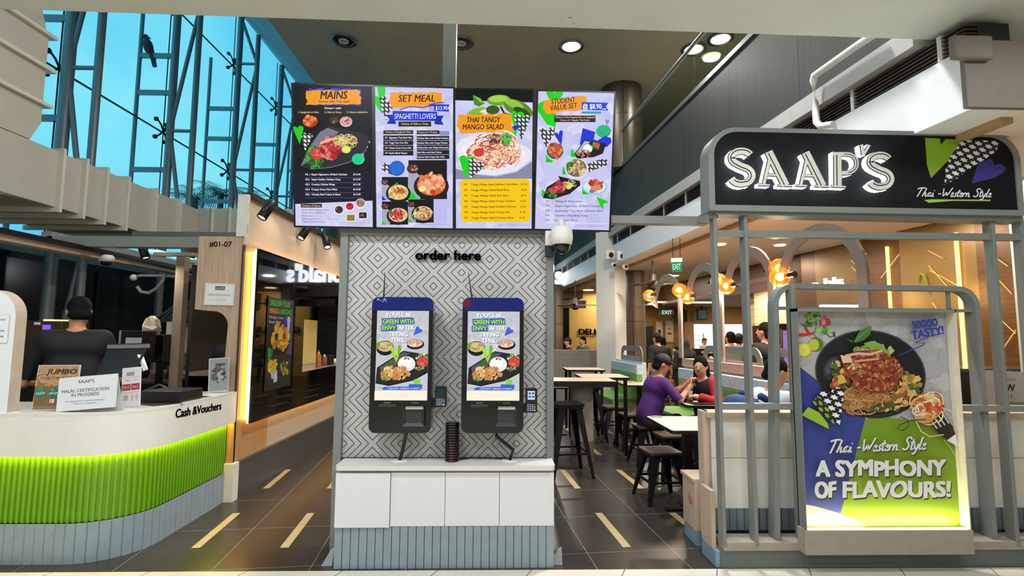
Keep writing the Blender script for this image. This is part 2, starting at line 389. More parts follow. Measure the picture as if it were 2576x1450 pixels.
    def script(s, x, y, h, w, c, wd, rot=0., sh=None):
        """brush script 'Thai -Western Style'; y = baseline, h = x-height, w = total width"""
        G = {'T': (1.25, ((0, 1.85), (.6, 2.1), (1.4, 2.1)), ((.78, 2.05), (.62, 1.), (.42, -.1))), 'h': (.8, ((0, 0), (.2, 1.2), (.3, 2.05)), ((.08, .5), (.35, .95), (.5, .8), (.47, .2), (.6, 0), (.8, .2))), 'a': (.9, ((.6, .85), (.35, .98), (.05, .6), (.1, .1), (.35, .05), (.6, .6), (.66, .92), (.6, .2), (.75, .02), (.92, .18))),
             'i': (.34, ((0, .92), (0, .15), (.12, 0), (.3, .18)), ((.05, 1.35), (.09, 1.5))), '-': (.7, ((0, .65), (.5, .72))), 'W': (1.55, ((-.05, 2.), (.12, .8), (.25, -.1), (.75, 1.35), (.85, 0), (1.25, 1.2), (1.5, 2.2))), 'e': (.56, ((0, .45), (.35, .6), (.4, .9), (.2, 1.), (.02, .6), (.1, .08), (.35, .02), (.58, .25))), 's': (.5, ((.42, .98), (.15, .85), (.2, .55), (.38, .35), (.25, .02), (0, .1))),
             't': (.42, ((.17, 1.7), (.05, .3), (.15, 0), (.4, .2)), ((-.15, 1.15), (.45, 1.22))), 'r': (.5, ((0, .98), (.02, 0)), ((.02, .5), (.2, .95), (.45, .88))), 'n': (.74, ((0, .98), (.02, 0)), ((.02, .5), (.25, .98), (.45, .85), (.45, .2), (.55, 0), (.74, .2))), 'S': (1.05, ((1., 1.7), (.75, 2.1), (.3, 1.95), (.3, 1.45), (.72, 1.), (.78, .4), (.42, -.02), (-.05, .3))), 'y': (.68, ((0, .98), (.05, .3), (.25, .05), (.5, .6)), ((.58, .98), (.4, -.3), (.15, -.75), (-.1, -.5))), 'l': (.36, ((.17, 2.05), (.02, .3), (.12, 0), (.34, .16))), ' ': (.5,)}
        cx = 0; L = []
        for ch in 'Thai -Western Style':
            g = G[ch]
            for st in g[1:]:
                P = [np.array((cx+a+.28*b, b)) for a, b in st]
                for _ in range(2):
                    if len(P) > 2: P = [P[0]]+[q for a, b in zip(P[:-1], P[1:]) for q in (a*.75+b*.25, a*.25+b*.75)]+[P[-1]]
                L.append(P)
            cx += g[0]+.06
        k = w/cx; ca, sa = math.cos(rot), math.sin(rot)
        for dx, dy, cc in (((sh[0], sh[1], sh[2]),) if sh else ())+((0, 0, c),):
            for P in L: s.stroke([(x+dx+p[0]*k*ca+p[1]*h*sa, y+dy+p[0]*k*sa-p[1]*h*ca) for p in P], wd, cc)
        return s
    def build(s, name, parent=None):
        me = bpy.data.meshes.new(name); me.from_pydata(s.v, [], s.f)
        for q in s.mats: me.materials.append(q)
        me.polygons.foreach_set('material_index', s.m); me.update()
        o = bpy.data.objects.new(name, me); C.objects.link(o)
        M = Matrix(((s.ex[0], -s.n[0], s.ez[0], s.o[0]), (s.ex[1], -s.n[1], s.ez[1], s.o[1]), (s.ex[2], -s.n[2], s.ez[2], s.o[2]), (0, 0, 0, 1)))
        if parent is not None:
            o.parent = parent; off = _root(parent).location; M.translation = M.translation-Vector(off); o.matrix_local = M
        else: o.matrix_world = M
        return o
def plane_from(p0, p1, up):
    """frame of a board from its two lower corners and an upper point: origin, ex, ez, width"""
    p0, p1, up = map(np.array, (p0, p1, up)); ex = p1-p0; W = np.linalg.norm(ex); ex = ex/W
    u = up-p0; u = u-ex*np.dot(u, ex); H = np.linalg.norm(u); return p0, ex, u/H, W, H
def board(mb, o, ex, ez, W, H, th, m=0):                            # slab behind a frame's plane
    o, ex, ez = map(np.array, (o, ex, ez)); n = np.cross(ex, ez)
    mb.obox(o+ex*W/2+ez*H/2-n*th/2, ex*W/2, n*th/2, ez*H/2, m); return mb
def letters(name, s, o, ex, ez, h, depth, m, parent=None, bold=0., ital=0., w=None, align='l', space=1., res=4):
    """solid raised lettering; o = baseline start, h = capital height"""
    v, f = text2d(s, 0, ital, res, space)
    if bold: v, f = embolden(v, f, bold)
    k = h/.69; v = v-np.array([v[:, 0].min(), 0]); sx = k
    W = v[:, 0].max()*k
    if w: sx = k*w/W; W = w
    o, ex, ez = map(lambda q: np.array(q, float), (o, ex, ez)); n = np.cross(ex, ez)
    if align == 'c': o = o-ex*W/2
    if align == 'r': o = o-ex*W
    fr = [o+ex*x*sx+ez*y*k+n*depth for x, y in v]; bk = [o+ex*x*sx+ez*y*k for x, y in v]
    mb = MB(); mb.add(fr, f); mb.add(bk, [q[::-1] for q in f])
    cnt = {}
    for q in f:
        for i in range(len(q)):
            a, b = q[i], q[(i+1) % len(q)]; cnt[(a, b)] = 1
    sd = [(a, b) for (a, b) in cnt if (b, a) not in cnt]; N = len(fr)
    mb.add(fr+bk, [(b, a, N+a, N+b) for a, b in sd])
    return obj(name, mb, m, parent)

# ================================================================== SETTING
M_white = mat('white_paint', '#d9d6cc', .5, noise=.02)
M_cream = mat('cream_soffit_paint', '#ccd0c8', .6, noise=.03, scale=3)
M_ceil = mat('grey_brown_ceiling_paint', '#989382', .8, noise=.05, scale=2)
M_ceilh = mat('peach_hall_ceiling_paint', '#ecd9c4', .8, noise=.03, scale=2)
M_grey = mat('grey_powder_coat', '#7b7e78', .4, noise=.03)
M_steel = mat('painted_grey_steel', '#7f868a', .4, metal=.3, noise=.05)
M_dark = mat('dark_grey_laminate', '#55585a', .35, noise=.08, scale=30)
M_black = mat('black_plastic', '#0b0b0c', .35, noise=.1)
M_blackm = mat('black_metal', '#101012', .4, metal=.3, noise=.1)
M_gloss = mat('black_gloss_glass', '#020203', .03, noise=0, spec=.6)
M_duct = mat('cream_painted_duct', '#bdb6a6', .6, noise=.04, scale=4)
M_brown = mat('brown_column_cladding', '#6b5844', .4, noise=.08, scale=5)
W_pale = wood('pale_oak_laminate', '#a98d72', '#c0a488', 'Z')
W_warm = wood('warm_oak_laminate', '#a67c4e', '#bd9260', 'Z')
W_bench = wood('ash_bench_laminate', '#b59c85', '#c9b29c', 'Z')
W_top = wood('ash_tabletop_laminate', '#c9b199', '#d9c4ad', 'X', .35)
M_skin = mat('skin', '#b5795a', .55, noise=.05, scale=30)
def hall(Y, base=3.15): return base-.085*Y                            # lines that run along the hall axis
HD = np.array([-.085, 1, 0])/math.hypot(.085, 1)                      # hall axis
HN = np.array([1, .085, 0])/math.hypot(.085, 1)

# floors
def floor_mat():
    g = NG('dark_floor_tile', .28); a = math.atan(.095)
    x = g.f('ADD', g.f('MULTIPLY', g.X, math.cos(a)), g.f('MULTIPLY', g.Y, math.sin(a))); y = g.f('SUBTRACT', g.f('MULTIPLY', g.Y, math.cos(a)), g.f('MULTIPLY', g.X, math.sin(a)))
    l1 = g.f('LESS_THAN', g.f('PINGPONG', g.f('ADD', x, 30.31), .305), .003); l2 = g.f('LESS_THAN', g.f('PINGPONG', g.f('ADD', y, 30.2), .355), .003)
    return g.out(g.mix(g.f('MAXIMUM', l1, l2), g.mix(g.noise(3), '#2c2823', '#37322b'), '#77706a'))
mb = MB(); mb.quad((-12, 3.46, 0), (12, 3.44, 0), (12, 26, 0), (-12, 26, 0))
fa = math.atan(.095); fx = np.array([math.cos(fa), math.sin(fa), 0]); fy = np.array([-math.sin(fa), math.cos(fa), 0])
def inlay(x, y, L=.71):
    p = np.array([x, y, .002]); mb.quad(p, p+fx*.06, p+fx*.06+fy*L, p+fy*L, m=1)
for k in range(6): inlay(-2.133-.1345*k, 3.809+1.4*k)
for k in range(9): inlay(-1.519-.1345*k, 3.805+1.4*k)
for k in range(9): inlay(.894-.1345*(k), 3.779+1.4*k+.01)
for k in range(9): inlay(1.52-.1345*k, 3.79+1.4*k)
for k in range(9): inlay(.2-.1345*k, 3.79+1.4*k)
for k in range(9): inlay(2.12-.1345*k, 3.79+1.4*k)
struct('floor', mb, [floor_mat(), mat('cream_floor_inlay', '#b79f74', .35, noise=.08, scale=8)])
def mall_mat():
    g = NG('cream_floor_tile', .25)
    l = g.f('LESS_THAN', g.f('PINGPONG', g.f('ADD', g.f('ADD', g.X, g.f('MULTIPLY', g.Y, -.45)), 30.1), .3), .0035)
    return g.out(g.mix(l, g.mix(g.noise(4), '#cfc7b2', '#dcd5c2'), '#6d675c'))
mb = MB(); mb.quad((-12, -6, .0), (12, -6, 0), (12, 3.44, 0), (-12, 3.46, 0)); struct('floor_front', mb, mall_mat())
# front soffit above the viewer
mb = MB(); a0 = np.array([-3.116, 3.127]); a1 = np.array([3.561, 3.264]); dd = (a1-a0)/(a1[0]-a0[0]); L = a0+dd*(-8.9); R = a0+dd*15.2
mb.prism([(L[0], L[1], 3.5), (L[0], -6, 3.5), (R[0], -6, 3.5), (R[0], R[1], 3.5)], (0, 0, 3.4), 0)
mb.prism([aZ(1410+q, 47+s, 3.4995) for q, s in ((0, 4), (3, 0), (7, -5), (4, 2))], (0, 0, .0004), 1)
mb.prism([aZ(1428+q, 44+s, 3.4995) for q, s in ((0, 0), (9, -2), (12, 1), (3, 3))], (0, 0, .0004), 1)
mb.prism([aZ(1440+q, 54+s, 3.4995) for q, s in ((0, 0), (6, 4), (5, 6), (1, 3))], (0, 0, .0004), 1)
struct('ceiling_front', mb, [M_cream, mat('soffit_scuff', '#8d8a80', .7)])
mb = MB(); mb.box((L[0], L[1]+.0, 3.52), (.1, L[1]+.09, 3.6)); 
mb = MB(); mb.prism([(-3.65, 3.5, 6.4), (9, 3.5, 6.4), (9, 26, 6.4), (-3.65, 26, 6.4)], (0, 0, .4)); struct('ceiling', mb, M_ceil)
mb = MB(); mb.prism([(-3.65, 3.5, 6.4), (-3.65, 26, 6.4), (-7.2, 26, 10.3), (-7.2, 3.5, 10.3)], (0, 0, .3)); struct('ceiling_slope', mb, mat('blue_grey_bulkhead', '#6f7f8b', .6))
mb = MB(); mb.box((-7.2, 25.6, 0), (12, 26, 11)); struct('wall_back', mb, mat('dark_far_wall', '#4a4540', .7))
mb = MB(); mb.box((-12, -6.2, 0), (12, -6, 3.6)); struct('wall_front', mb, M_white)
mb = MB(); mb.box((8.6, -6, 0), (9, 26, 11)); struct('wall_right', mb, mat('side_wall_paint', '#8a7f70', .7))
mb = MB(); mb.box((-9, -6, 0), (-8.7, 3.3, 3.6)); struct('wall_left', mb, M_white)
# lower dark glazing along the left side, blue grey band above it
mb = MB(); mb.box((-7.45, 3.2, 0), (-7.38, 25.6, 2.62), 0); mb.box((-7.46, 3.2, 2.62), (-7.37, 25.6, 2.72), 1); mb.box((-7.44, 3.2, 2.72), (-7.4, 25.6, 2.95), 2)
for k in range(9): mb.box((-7.375, 4.4+2.6*k, 0), (-7.34, 4.45+2.6*k, 2.62), 1)
struct('wall_left_lower', mb, [mat('dark_back_painted_glass', '#25292c', .15, noise=.1), M_blackm, mat('pale_blue_grey_band', '#8fa3ae', .5)])
mb = MB(); mb.box((-12, 25.5, 0), (-7.2, 25.6, 11)); mb = MB()
# glazing: panes with dark joints
G_sky = glass('blue_tinted_glass', (.93, .99, 1.0), .03)
mb = MB(); mb.quad((-7.2, 3.4, 2.9), (-7.2, 25.6, 2.9), (-7.2, 25.6, 10.3), (-7.2, 3.4, 10.3)); win = struct('window_1', mb, G_sky)
mb = MB()
mb.box((-7.215, 5.56, 2.9), (-7.185, 5.58, 10.0))
for z in (5.75, 8.65): mb.box((-7.215, 3.4, z-.012), (-7.185, 25.6, z+.012))
struct('window_frame', mb, mat('dark_glazing_joint', '#22323c', .5), parent=win)
mb = MB(); mb.box((-7.25, 3.4, 2.84), (-7.12, 25.6, 2.9)); struct('trim_1', mb, M_steel)

# upper floor edge: dark cladding, ledge, grille, white fascia, hall ceiling
def hl(Y, z, base=3.15, dx=0.): return np.array([hall(Y, base)+dx, Y, z])
def hband(mb, y0, y1, z0, z1, base=3.15, d0=0., d1=.3, m=0):           # slab along the hall axis
    mb.prism([hl(y0, z0, base, d0), hl(y0, z0, base, d1), hl(y0, z1, base, d1), hl(y0, z1, base, d0)], hl(y1, 0, base)-hl(y0, 0, base), m); return mb
def clad_mat():
    g = NG('dark_ribbed_cladding', .45)
    l = g.f('LESS_THAN', g.f('PINGPONG', g.f('ADD', g.Y, 40.), .6), .006)
    n = g.t.nodes.new('ShaderNodeTexNoise'); mp = g.t.nodes.new('ShaderNodeMapping'); mp.inputs['Scale'].default_value = (14, 14, .4); g.t.links.new(g.tc.outputs['Object'], mp.inputs[0]); g.t.links.new(mp.outputs[0], n.inputs['Vector']); n.inputs['Scale'].default_value = 2
    g.b.inputs['Metallic'].default_value = .3
    return g.out(g.mix(l, g.mix(n.outputs['Fac'], '#3a3b37', '#4b4b46'), '#2c2c2b'))
mb = hband(MB(), 3.15, 16.3, 3.62, 4.72, d0=0, d1=.25); struct('wall_upper', mb, clad_mat())
mb = hband(MB(), 3.28, 16.3, 3.47, 3.62, d0=-.07, d1=.25); struct('trim_2', mb, mat('ledge_paint', '#aaa8a2', .5))
mb = hband(MB(), 3.0, 16.3, 2.9, 3.3, d0=0, d1=.3); hband(mb, 3.01, 16.3, 3.3, 3.47, d0=.1, d1=.3, m=1); struct('wall_fascia', mb, [mat('white_fascia_paint', '#e4e4e4', .5, noise=.02), M_black])
mb = MB()
for k in range(6): hband(mb, 3.0, 16.3, 3.31+.027*k, 3.318+.027*k, d0=.0, d1=.1)
for k in range(17): y = 3.15+.75*k; hband(mb, y, y+.03, 3.3, 3.47, d0=-.005, d1=.1, m=1)
o = obj('ventilation_grille', mb, [mat('brown_grille_slat', '#4a3b32', .5), M_white]); tag(o, 'long brown slatted ventilation grille along the white hall fascia', 'grille')
mb = MB(); mb.prism([hl(3.0, 2.9, 3.15, .28), hl(3.0, 2.9, 5.87, 3), hl(25.6, 2.9, 5.87, 3), hl(25.6, 2.9, 3.15, .28)], (0, 0, .04), 0)
hband(mb, 3.1, 24, 2.86, 2.9, d0=.3, d1=.38, m=1); struct('ceiling_hall', mb, [M_ceilh, mat('ceiling_bead', '#a98663', .7)])
mb = MB(); hband(mb, 3.3, 25.5, 4.6, 4.7, d0=.25, d1=6); struct('floor_upper', mb, M_ceil)
mb = hband(MB(), 3.3, 24, 3.02, 4.6, d0=.3, d1=.4); struct('wall_upper_inner', mb, M_white)
# beige end block and grey column at the near end of the fascia
a, b = aY(2430, 275, 2.98), aY(2506, 275, 2.98); mb = MB(); mb.box((a[0], 2.965, 2.9), (3.3, 2.998, 3.33)); struct('column_beige', mb, mat('beige_column_paint', '#74695c', .6))
a, b = aY(2394, 150, 2.94), aY(2492, 100, 2.94); o = obj('fascia_box', MB().box((a[0], 2.92, a[2]), (b[0], 2.962, b[2]+.02)), _mc['beige_column_paint'], bev=.015); tag(o, 'beige box at the near end of the ventilation grille', 'box')
mb = MB(); mb.box((3.22, 3.5, 3.03), (4.9, 3.6, 5)); struct('wall_grey', mb, mat('grey_wall_paint', '#8f918b', .6)); mb = MB(); mb.cyl((5.08, 4.25, 0), (5.08, 4.25, 5.5), .50, n=40); struct('column_grey', mb, mat('grey_column_paint', '#9a9c96', .6))
# glass balustrade of the upper floor
t = thing('glass_balustrade', 'clear glass balustrade with steel handrail on the upper floor edge', 'balustrade', hl(9, 4.72))
Gb = glass('balustrade_glass', (.80, .84, .80), .02, .02, .1)
for k in range(11):
    y = 3.6+1.5*k; mb = MB(); mb.prism([hl(y+.02, 4.74), hl(y+1.48, 4.74), hl(y+1.48, 5.36), hl(y+.02, 5.36)], HN*.015); obj('glass_pane', mb, Gb, t)
mb = MB(); mb.tube([hl(3.4, 5.41), hl(20.5, 5.41)], .03, 10); obj('handrail', mb, mat('brushed_steel', '#9aa0a0', .3, metal=.8, noise=.05), t)
mb = hband(MB(), 3.3, 20.6, 4.7, 4.76, d0=-.03, d1=.05); obj('base_rail', mb, _mc['brushed_steel'], t)
# columns
def round_col(nm, x, y, r, z0, z1, m, seam=None):
    mb = MB(); mb.cyl((x, y, z0), (x, y, z1), r, n=40)
    if seam:
        for a in seam: q = math.radians(a); mb.box((x+r*math.cos(q)-.008, y+r*math.sin(q)-.008, z0), (x+r*math.cos(q)+.008, y+r*math.sin(q)+.008, z1), 1)
        mb.lathe([(r+.002, -.006), (r+.002, .006)], (x, y, z0+(z1-z0)*.62), 40, 1)
    return struct(nm, mb, [m, M_black])
round_col('column_upper', 2.42, 9.9, .40, 4.7, 6.4, mat('dark_bronze_cladding', '#4b4335', .35, metal=.3, noise=.08, scale=3), (-100,))
round_col('column_far', -4.2, 13.5, .42, 0, 6.4, _mc['dark_bronze_cladding'])
round_col('column_hall', 2.98, 11.2, .21, 0, 2.9, M_brown, (-118,))
round_col('column_corridor', 1.62, 14.6, .2, 0, 2.9, M_brown, (-100,))
mb = MB(); p = aY(1502, 842, 10.4); q = aY(1543, 842, 10.2)
mb.prism([(p[0], 10.45, 0), (p[0]+.33, 10.2, 0), (p[0]+.62, 10.5, 0), (p[0]+.3, 10.9, 0)], (0, 0, 3.6)); struct('column_white', mb, mat('white_column_paint', '#c9c6c0', .5, noise=.03))

# ================================================================== GLASS WALL STEELWORK (left)
ordinal = ['nearest', 'second', 'third', 'fourth', 'fifth', 'sixth']
truss_lab = ['thick steel glazing truss rising beside the cream duct, nearest of the row', 'steel glazing truss with the bird on its outer rung, behind the duct flanges',
             'steel glazing truss with outer ladder rungs standing free below their top', 'steel glazing truss beside the first menu screen, next to the blue bulkhead',
             'steel glazing truss mostly behind the first menu screen', 'farthest steel glazing truss behind the menu screens']
for k in range(6):
    Y = 8.17+2.6*k; t = thing('glazing_truss', truss_lab[k], 'truss', (-6.75, Y, 0), 0, 'steel trusses carrying the glass wall')
    xo, xi = -6.98, -6.5; r = .075
    obj('outer_tube', MB().cyl((xo, Y, 0), (xo, Y, 10.0), .075 if k else .09, n=16), M_steel, t)
    obj('inner_tube', MB().cyl((xi, Y, 0), (xi, Y, 9.45), .06, n=16), M_steel, t)
    for z in (2.85, 5.75, 8.65): obj('strut', MB().cyl((xo, Y, z), (xi, Y, z), .035, n=10), M_steel, t)
    for a, b in (((xo, 5.75), (xi, 8.6)), ((xo, 5.75), (xi, 2.9)), ((xi, 8.65), (xo, 9.95)), ((xi, 2.85), (xo, .1))):
        obj('diagonal', MB().cyl((a[0], Y, a[1]), (b[0], Y, b[1]), .04, n=10), M_steel, t)
    for z in (5.75, 8.65):
        mb = MB(); c = np.array([-7.12, Y, z]); mb.cyl((xo, Y, z), c, .03, n=8)
        for dy in (-1, 1):
            for dz in (-1, 1):
                e = c+np.array([-.03, dy*.16, dz*.19]); mb.tube([c, c+np.array([0, dy*.08, dz*.1]), e], .018, 6); mb.cyl(e, e+np.array([-.05, 0, 0]), .045, n=10)
        obj('spider_fitting', mb, M_blackm, t)
    top = 10.2 if k in (0, 1) else 8.8
    obj('outer_post', MB().cyl((-7.72, Y, 2.9), (-7.72, Y, top), .04, n=10), M_steel, t)
    for z in (4.9, 6.58, 7.4): obj('rung', MB().box((-7.72, Y-.03, z-.05), (-7.0, Y+.03, z+.05)), M_steel, t)
    obj('vertical_cable', MB().cyl((-7.12, Y, 2.9), (-7.12, Y, 10.1), .012, n=6), M_blackm, t)
# bird perched on a rung outside
def bird():
    t = thing('bird', 'dark bird perched on a steel rung outside the glass', 'bird', (-7.55, 10.77, 7.45))
    mb = MB(); x, Y, z = -7.52, 10.77, 7.45
    prof = [(0, .0), (.03, .02), (.075, .09), (.095, .2), (.085, .3), (.055, .37), (.045, .41)]
    mb.lathe(prof, (x+.02, Y, z-.05), 14, 0, axis=(-.28, 0, 1)); mb.ell((x-.11, Y, z+.37), (.06, .055, .06), 12)
    mb.cyl((x-.06, Y, z+.36), (x+.02, Y, z+.33), .022, .003, 8)
    mb.prism([(x+.0, Y-.03, z+.02), (x+.10, Y-.035, z-.3), (x+.16, Y-.03, z-.28), (x+.07, Y-.03, z+.06)], (0, .06, 0))
    mb.prism([(x-.02, Y-.09, z+.28), (x+.10, Y-.09, z-.12), (x+.03, Y-.1, z+.05)], (0, .02, 0)); mb.prism([(x-.02, Y+.07, z+.28), (x+.10, Y+.07, z-.12), (x+.03, Y+.08, z+.05)], (0, .02, 0))
    obj('body', mb, mat('dark_feathers', '#242a30', .7, noise=.2, scale=60), t)
    mb = MB()
    for s in (-.03, .03): mb.cyl((x, Y+s, z-.03), (x+.0, Y+s, z+.03), .008, n=6)
    obj('feet', mb, M_blackm, t)
bird()
# palms outside
def palm(x, y, z, h, n, R, label):
    t = thing('palm_tree', label, 'palm', (x, y, 0), 0, 'palms outside the glass'); mt = mat('palm_frond', '#3d5a4c', .6, noise=.2)
    obj('trunk', MB().cyl((x, y, 0), (x, y, z), .12, .09, 10), mat('palm_trunk', '#5b4c3c', .8, noise=.2), t)
    mb = MB()
    for i in range(n):
        a = 2.4*i; el = rnd.uniform(.1, 1.2); P = []
        for j in range(6): s = j/5; P.append(np.array([x+R*s*math.cos(a)*math.cos(el*.6), y+R*s*math.sin(a)*math.cos(el*.6), z+R*(math.sin(el)*s-.55*s*s)]))
        for j in range(1, 6):
            for q in range(3):
                c = P[j-1]+(P[j]-P[j-1])*q/3; tdir = (P[j]-P[j-1])/np.linalg.norm(P[j]-P[j-1]); sd = np.cross(tdir, (0, 0, 1.)); sd /= np.linalg.norm(sd)+1e-9
                for sg in (-1, 1):
                    L = R*.38*(1-.6*abs(j/5-.5)); e = c+sd*sg*L*.8+tdir*L*.6-np.array([0, 0, L*.25]); mb.add([c-tdir*.015, c+tdir*.02, e], [(0, 1, 2)])
    obj('crown', mb, mt, t)
p = aX(490, 500, -9.3); palm(p[0], p[1], p[2], 1, 16, 1.0, 'dark palm outside the glass, low above the duct')
p = aX(556, 492, -9.3); palm(p[0], p[1], p[2], 1, 18, 1.25, 'tallest dark palm outside between two trusses')
p = aX(606, 505, -9.3); palm(p[0], p[1], p[2], 1, 14, 1.0, 'dark palm outside the glass beside the white wall end')

# ================================================================== AIR DUCT
t = thing('air_duct', 'big cream painted air duct with flanged joints along the glass wall', 'duct', (-5.8, 7, 2.9))
mb = MB(); mb.box((-6.6, 4.3, 2.98), (-5.3, 9.1, 3.66)); obj('duct_run', mb, M_duct, t, bev=.01)
mb = MB(); mb.box((-5.32, 9.1, 2.98), (-3.6, 9.6, 3.69)); obj('duct_cross_run', mb, M_duct, t)
for y in (6.2, 6.55, 6.9, 7.3, 7.9, 8.5):
    zt = 3.70; mb = MB(); mb.box((-6.65, y-.02, 2.92), (-5.3, y+.02, 2.98)); mb.box((-6.65, y-.02, 3.66), (-5.3, y+.02, zt)); mb.box((-5.3, y-.02, 2.92), (-5.24, y+.02, zt)); obj('flange', mb, mat('cream_duct_flange', '#d8d2c3', .5, noise=.03), t)
for x in (-5.05, -4.75, -4.35): mb = MB(); mb.box((x-.015, 9.06, 2.95), (x+.015, 9.1, 3.71)); obj('flange', mb, _mc['cream_duct_flange'], t)
# elbow and riser at the near end
mb = MB(); P = []
for i in range(9): a = math.radians(90*i/8); P.append((-5.3, 5.75-1.5*(1-math.cos(a))*.0-.0, 0))
prof = [(4.3, 3.66), (5.78, 3.66), (5.9, 3.9), (5.9, 4.9), (5.75, 5.3), (5.45, 5.75), (4.9, 6.2), (4.3, 6.4)]
mb.prism([(-6.6, y, z) for y, z in prof], (1.31, 0, 0)); obj('riser', mb, M_duct, t)
for z, y1 in ((4.12, 5.95), (4.55, 5.96), (4.95, 5.94)): mb = MB(); mb.box((-6.62, 4.3, z-.02), (-5.24, y1+.03, z+.02)); obj('flange', mb, _mc['cream_duct_flange'], t)
for (y0, z0), (y1, z1) in (((4.6, 4.8), (5.75, 5.3)), ((4.3, 5.4), (5.1, 6.05))): mb = MB(); mb.bar([(-5.27, y0, z0), (-5.27, y1, z1)], .05, .03, up=(1, 0, 0)); obj('flange', mb, _mc['cream_duct_flange'], t)
mb = MB(); prof = []
for i in range(10): a = math.radians(90*i/9); prof.append((5.9-1.75*math.sin(a)*1.0, 2.98-.62*(1-math.cos(a))))
prof += [(4.15, 2.98)]
mb.prism([(-6.6, y, z) for y, z in prof][::-1], (1.28, 0, 0)); obj('elbow', mb, M_duct, t)
mb = MB(); mb.box((-5.9, 5.0, 5.35), (-4.98, 5.5, 5.75)); o = obj('junction_box', mb, M_duct, bev=.01); tag(o, 'small cream box above the duct at the soffit edge', 'box')
# small bright ceiling parts under the duct
t = thing('canopy_beam', 'long beige steel beam running back over the left booth', 'beam', (-4, 5.5, 2.2))
obj('beam', MB().box((-4.05, 3.5, 2.22), (-3.93, 8.9, 2.30)), mat('beige_steel', '#a8907a', .5), t)
obj('light_track', MB().box((-3.93, 4.0, 2.27), (-3.89, 8.5, 2.31)), M_black, t)
# roof header frame of the booth
t = thing('booth_header', 'grey steel header beam over the left booth opening', 'beam', (-3.5, 4.9, 2.3))
p0, p1 = aY(170, 612, 5.0), aY(500, 612, 5.0)
obj('front_beam', MB().box((-4.25, 4.9, 2.30), (-2.82, 5.0, 2.40)), M_grey, t, bev=.004)
obj('top_channel', MB().box((-3.5, 4.95, 2.40), (-2.45, 5.2, 2.46)), M_dark, t)
obj('side_beam', MB().box((-4.3, 4.9, 2.36), (-4.2, 8.8, 2.44)), M_grey, t)
mb = MB(); mb.prism([(-3.1, 5.0, 2.31), (-2.5, 5.0, 2.31), (-2.5, 8.8, 2.31), (-3.1, 8.8, 2.31)], (0, 0, .03)); obj('slatted_soffit', mb, mat('beige_soffit', '#8f7c69', .6), t)
for k in range(5): mb = MB(); mb.box((-3.72, 5.6+.55*k, 2.32), (-3.05, 5.66+.55*k, 2.36)); obj('purlin', mb, mat('beige_steel', '#a8907a'), t)
o = obj('strip_light', MB().box((-3.75, 5.5, 2.36), (-3.6, 8.2, 2.37)), emi('#bfe8ee', 1.3)); tag(o, 'cool white strip light over the left booth', 'light')

def track_spot(c, d, label, group, arm=(-.05, .02, .02), L=.16, r=.035):
    t = thing('track_spotlight', label, 'spotlight', c, 0, group); c = np.array(c, float); d = np.array(d, float); d /= np.linalg.norm(d)
    obj('lamp_head', MB().lathe([(r*.9, -L/2), (r, -L/2+.01), (r, L/2), (r*.8, L/2), (r*.75, L/2-.02), (0, L/2-.02)], c, 16, 0, d), M_black, t)
    obj('lens', MB().cyl(c+d*(L/2-.018), c+d*(L/2-.01), r*.74, n=14), emi('#fff0d0', 4), t)
    obj('bracket', MB().tube([c-d*.02, c-d*.02+np.array(arm)*.5, c-d*.02+np.array(arm)], .01, 6), M_black, t)
# corridor wall with its cap track and three spotlights
mb = MB(); wx = lambda y: -2.4+.0148*(y-4.86)
for y0, y1, z0, z1 in ((4.86, 6.14, 0, 2.79), (6.14, 9.6, 0, 1.0), (6.14, 9.6, 1.7, 2.79)): mb.prism([(-2.46, y0, z0), (wx(y0), y0, z0), (wx(y1), y1, z0), (-2.46, y1, z0)], (0, 0, z1-z0))
struct('wall_corridor', mb, [mat('beige_wall_laminate', '#c2ac94', .5, noise=.03)])
mb = MB(); mb.box((-2.46, 4.83, 2.40), (-2.36, 4.86, 2.80)); struct('trim_3', mb, M_white)
mb = MB(); mb.prism([(-2.46, 4.9, 2.79), (-2.36, 4.9, 2.79), (-2.29, 9.6, 2.79), (-2.46, 9.6, 2.79)], (0, 0, .05)); struct('trim_4', mb, mat('dark_brown_cap', '#3a2a22', .5))
o = obj('wood_wall_panel', MB().box((-2.41, 4.862, .30), (-2.385, 5.52, 2.33)), W_warm); tag(o, 'warm oak panel lit by the glow behind the black gloss board', 'panel')
mb = MB(); mb.prism([(-2.42, 4.9, 0), (-2.355, 4.9, 0), (-2.285, 9.6, 0), (-2.42, 9.6, 0)], (0, 0, .33)); struct('baseboard_left', mb, mat('dark_kick_laminate', '#45423e', .35, noise=.1))
o = obj('corner_guard', MB().box((-2.47, 4.8, 0), (-2.355, 4.9, .33)), M_white); tag(o, 'short beige corner guard at the foot of the oak pillar', 'corner guard')
spl = ['black spotlight at the near end of the corridor wall, aimed at the oak', 'small black spotlight under the first menu screen on the corridor wall', 'black spotlight farthest along the corridor wall beside the order wall']
for (px, py), Y, d, lb in (((672, 528), 4.75, (-.10, -.13, -.28), spl[0]), ((768, 583), 6.1, (-.09, -.14, -.25), spl[1]), ((820, 606), 6.55, (.11, -.12, -.28), spl[2])):
    track_spot(aY(px, py, Y), d, lb, 'spotlights on the corridor wall track', (-2.42-aY(px, py, Y)[0], .16, 2.83-aY(px, py, Y)[2]), L=.2 if Y < 5 else .22, r=.045)
for y in (5.4, 6.3, 7.3): spot('corridor_spot', (-2.1, y, 2.75), (-2.4, y, 2.3), 3.5, (1, .82, .62), 110)
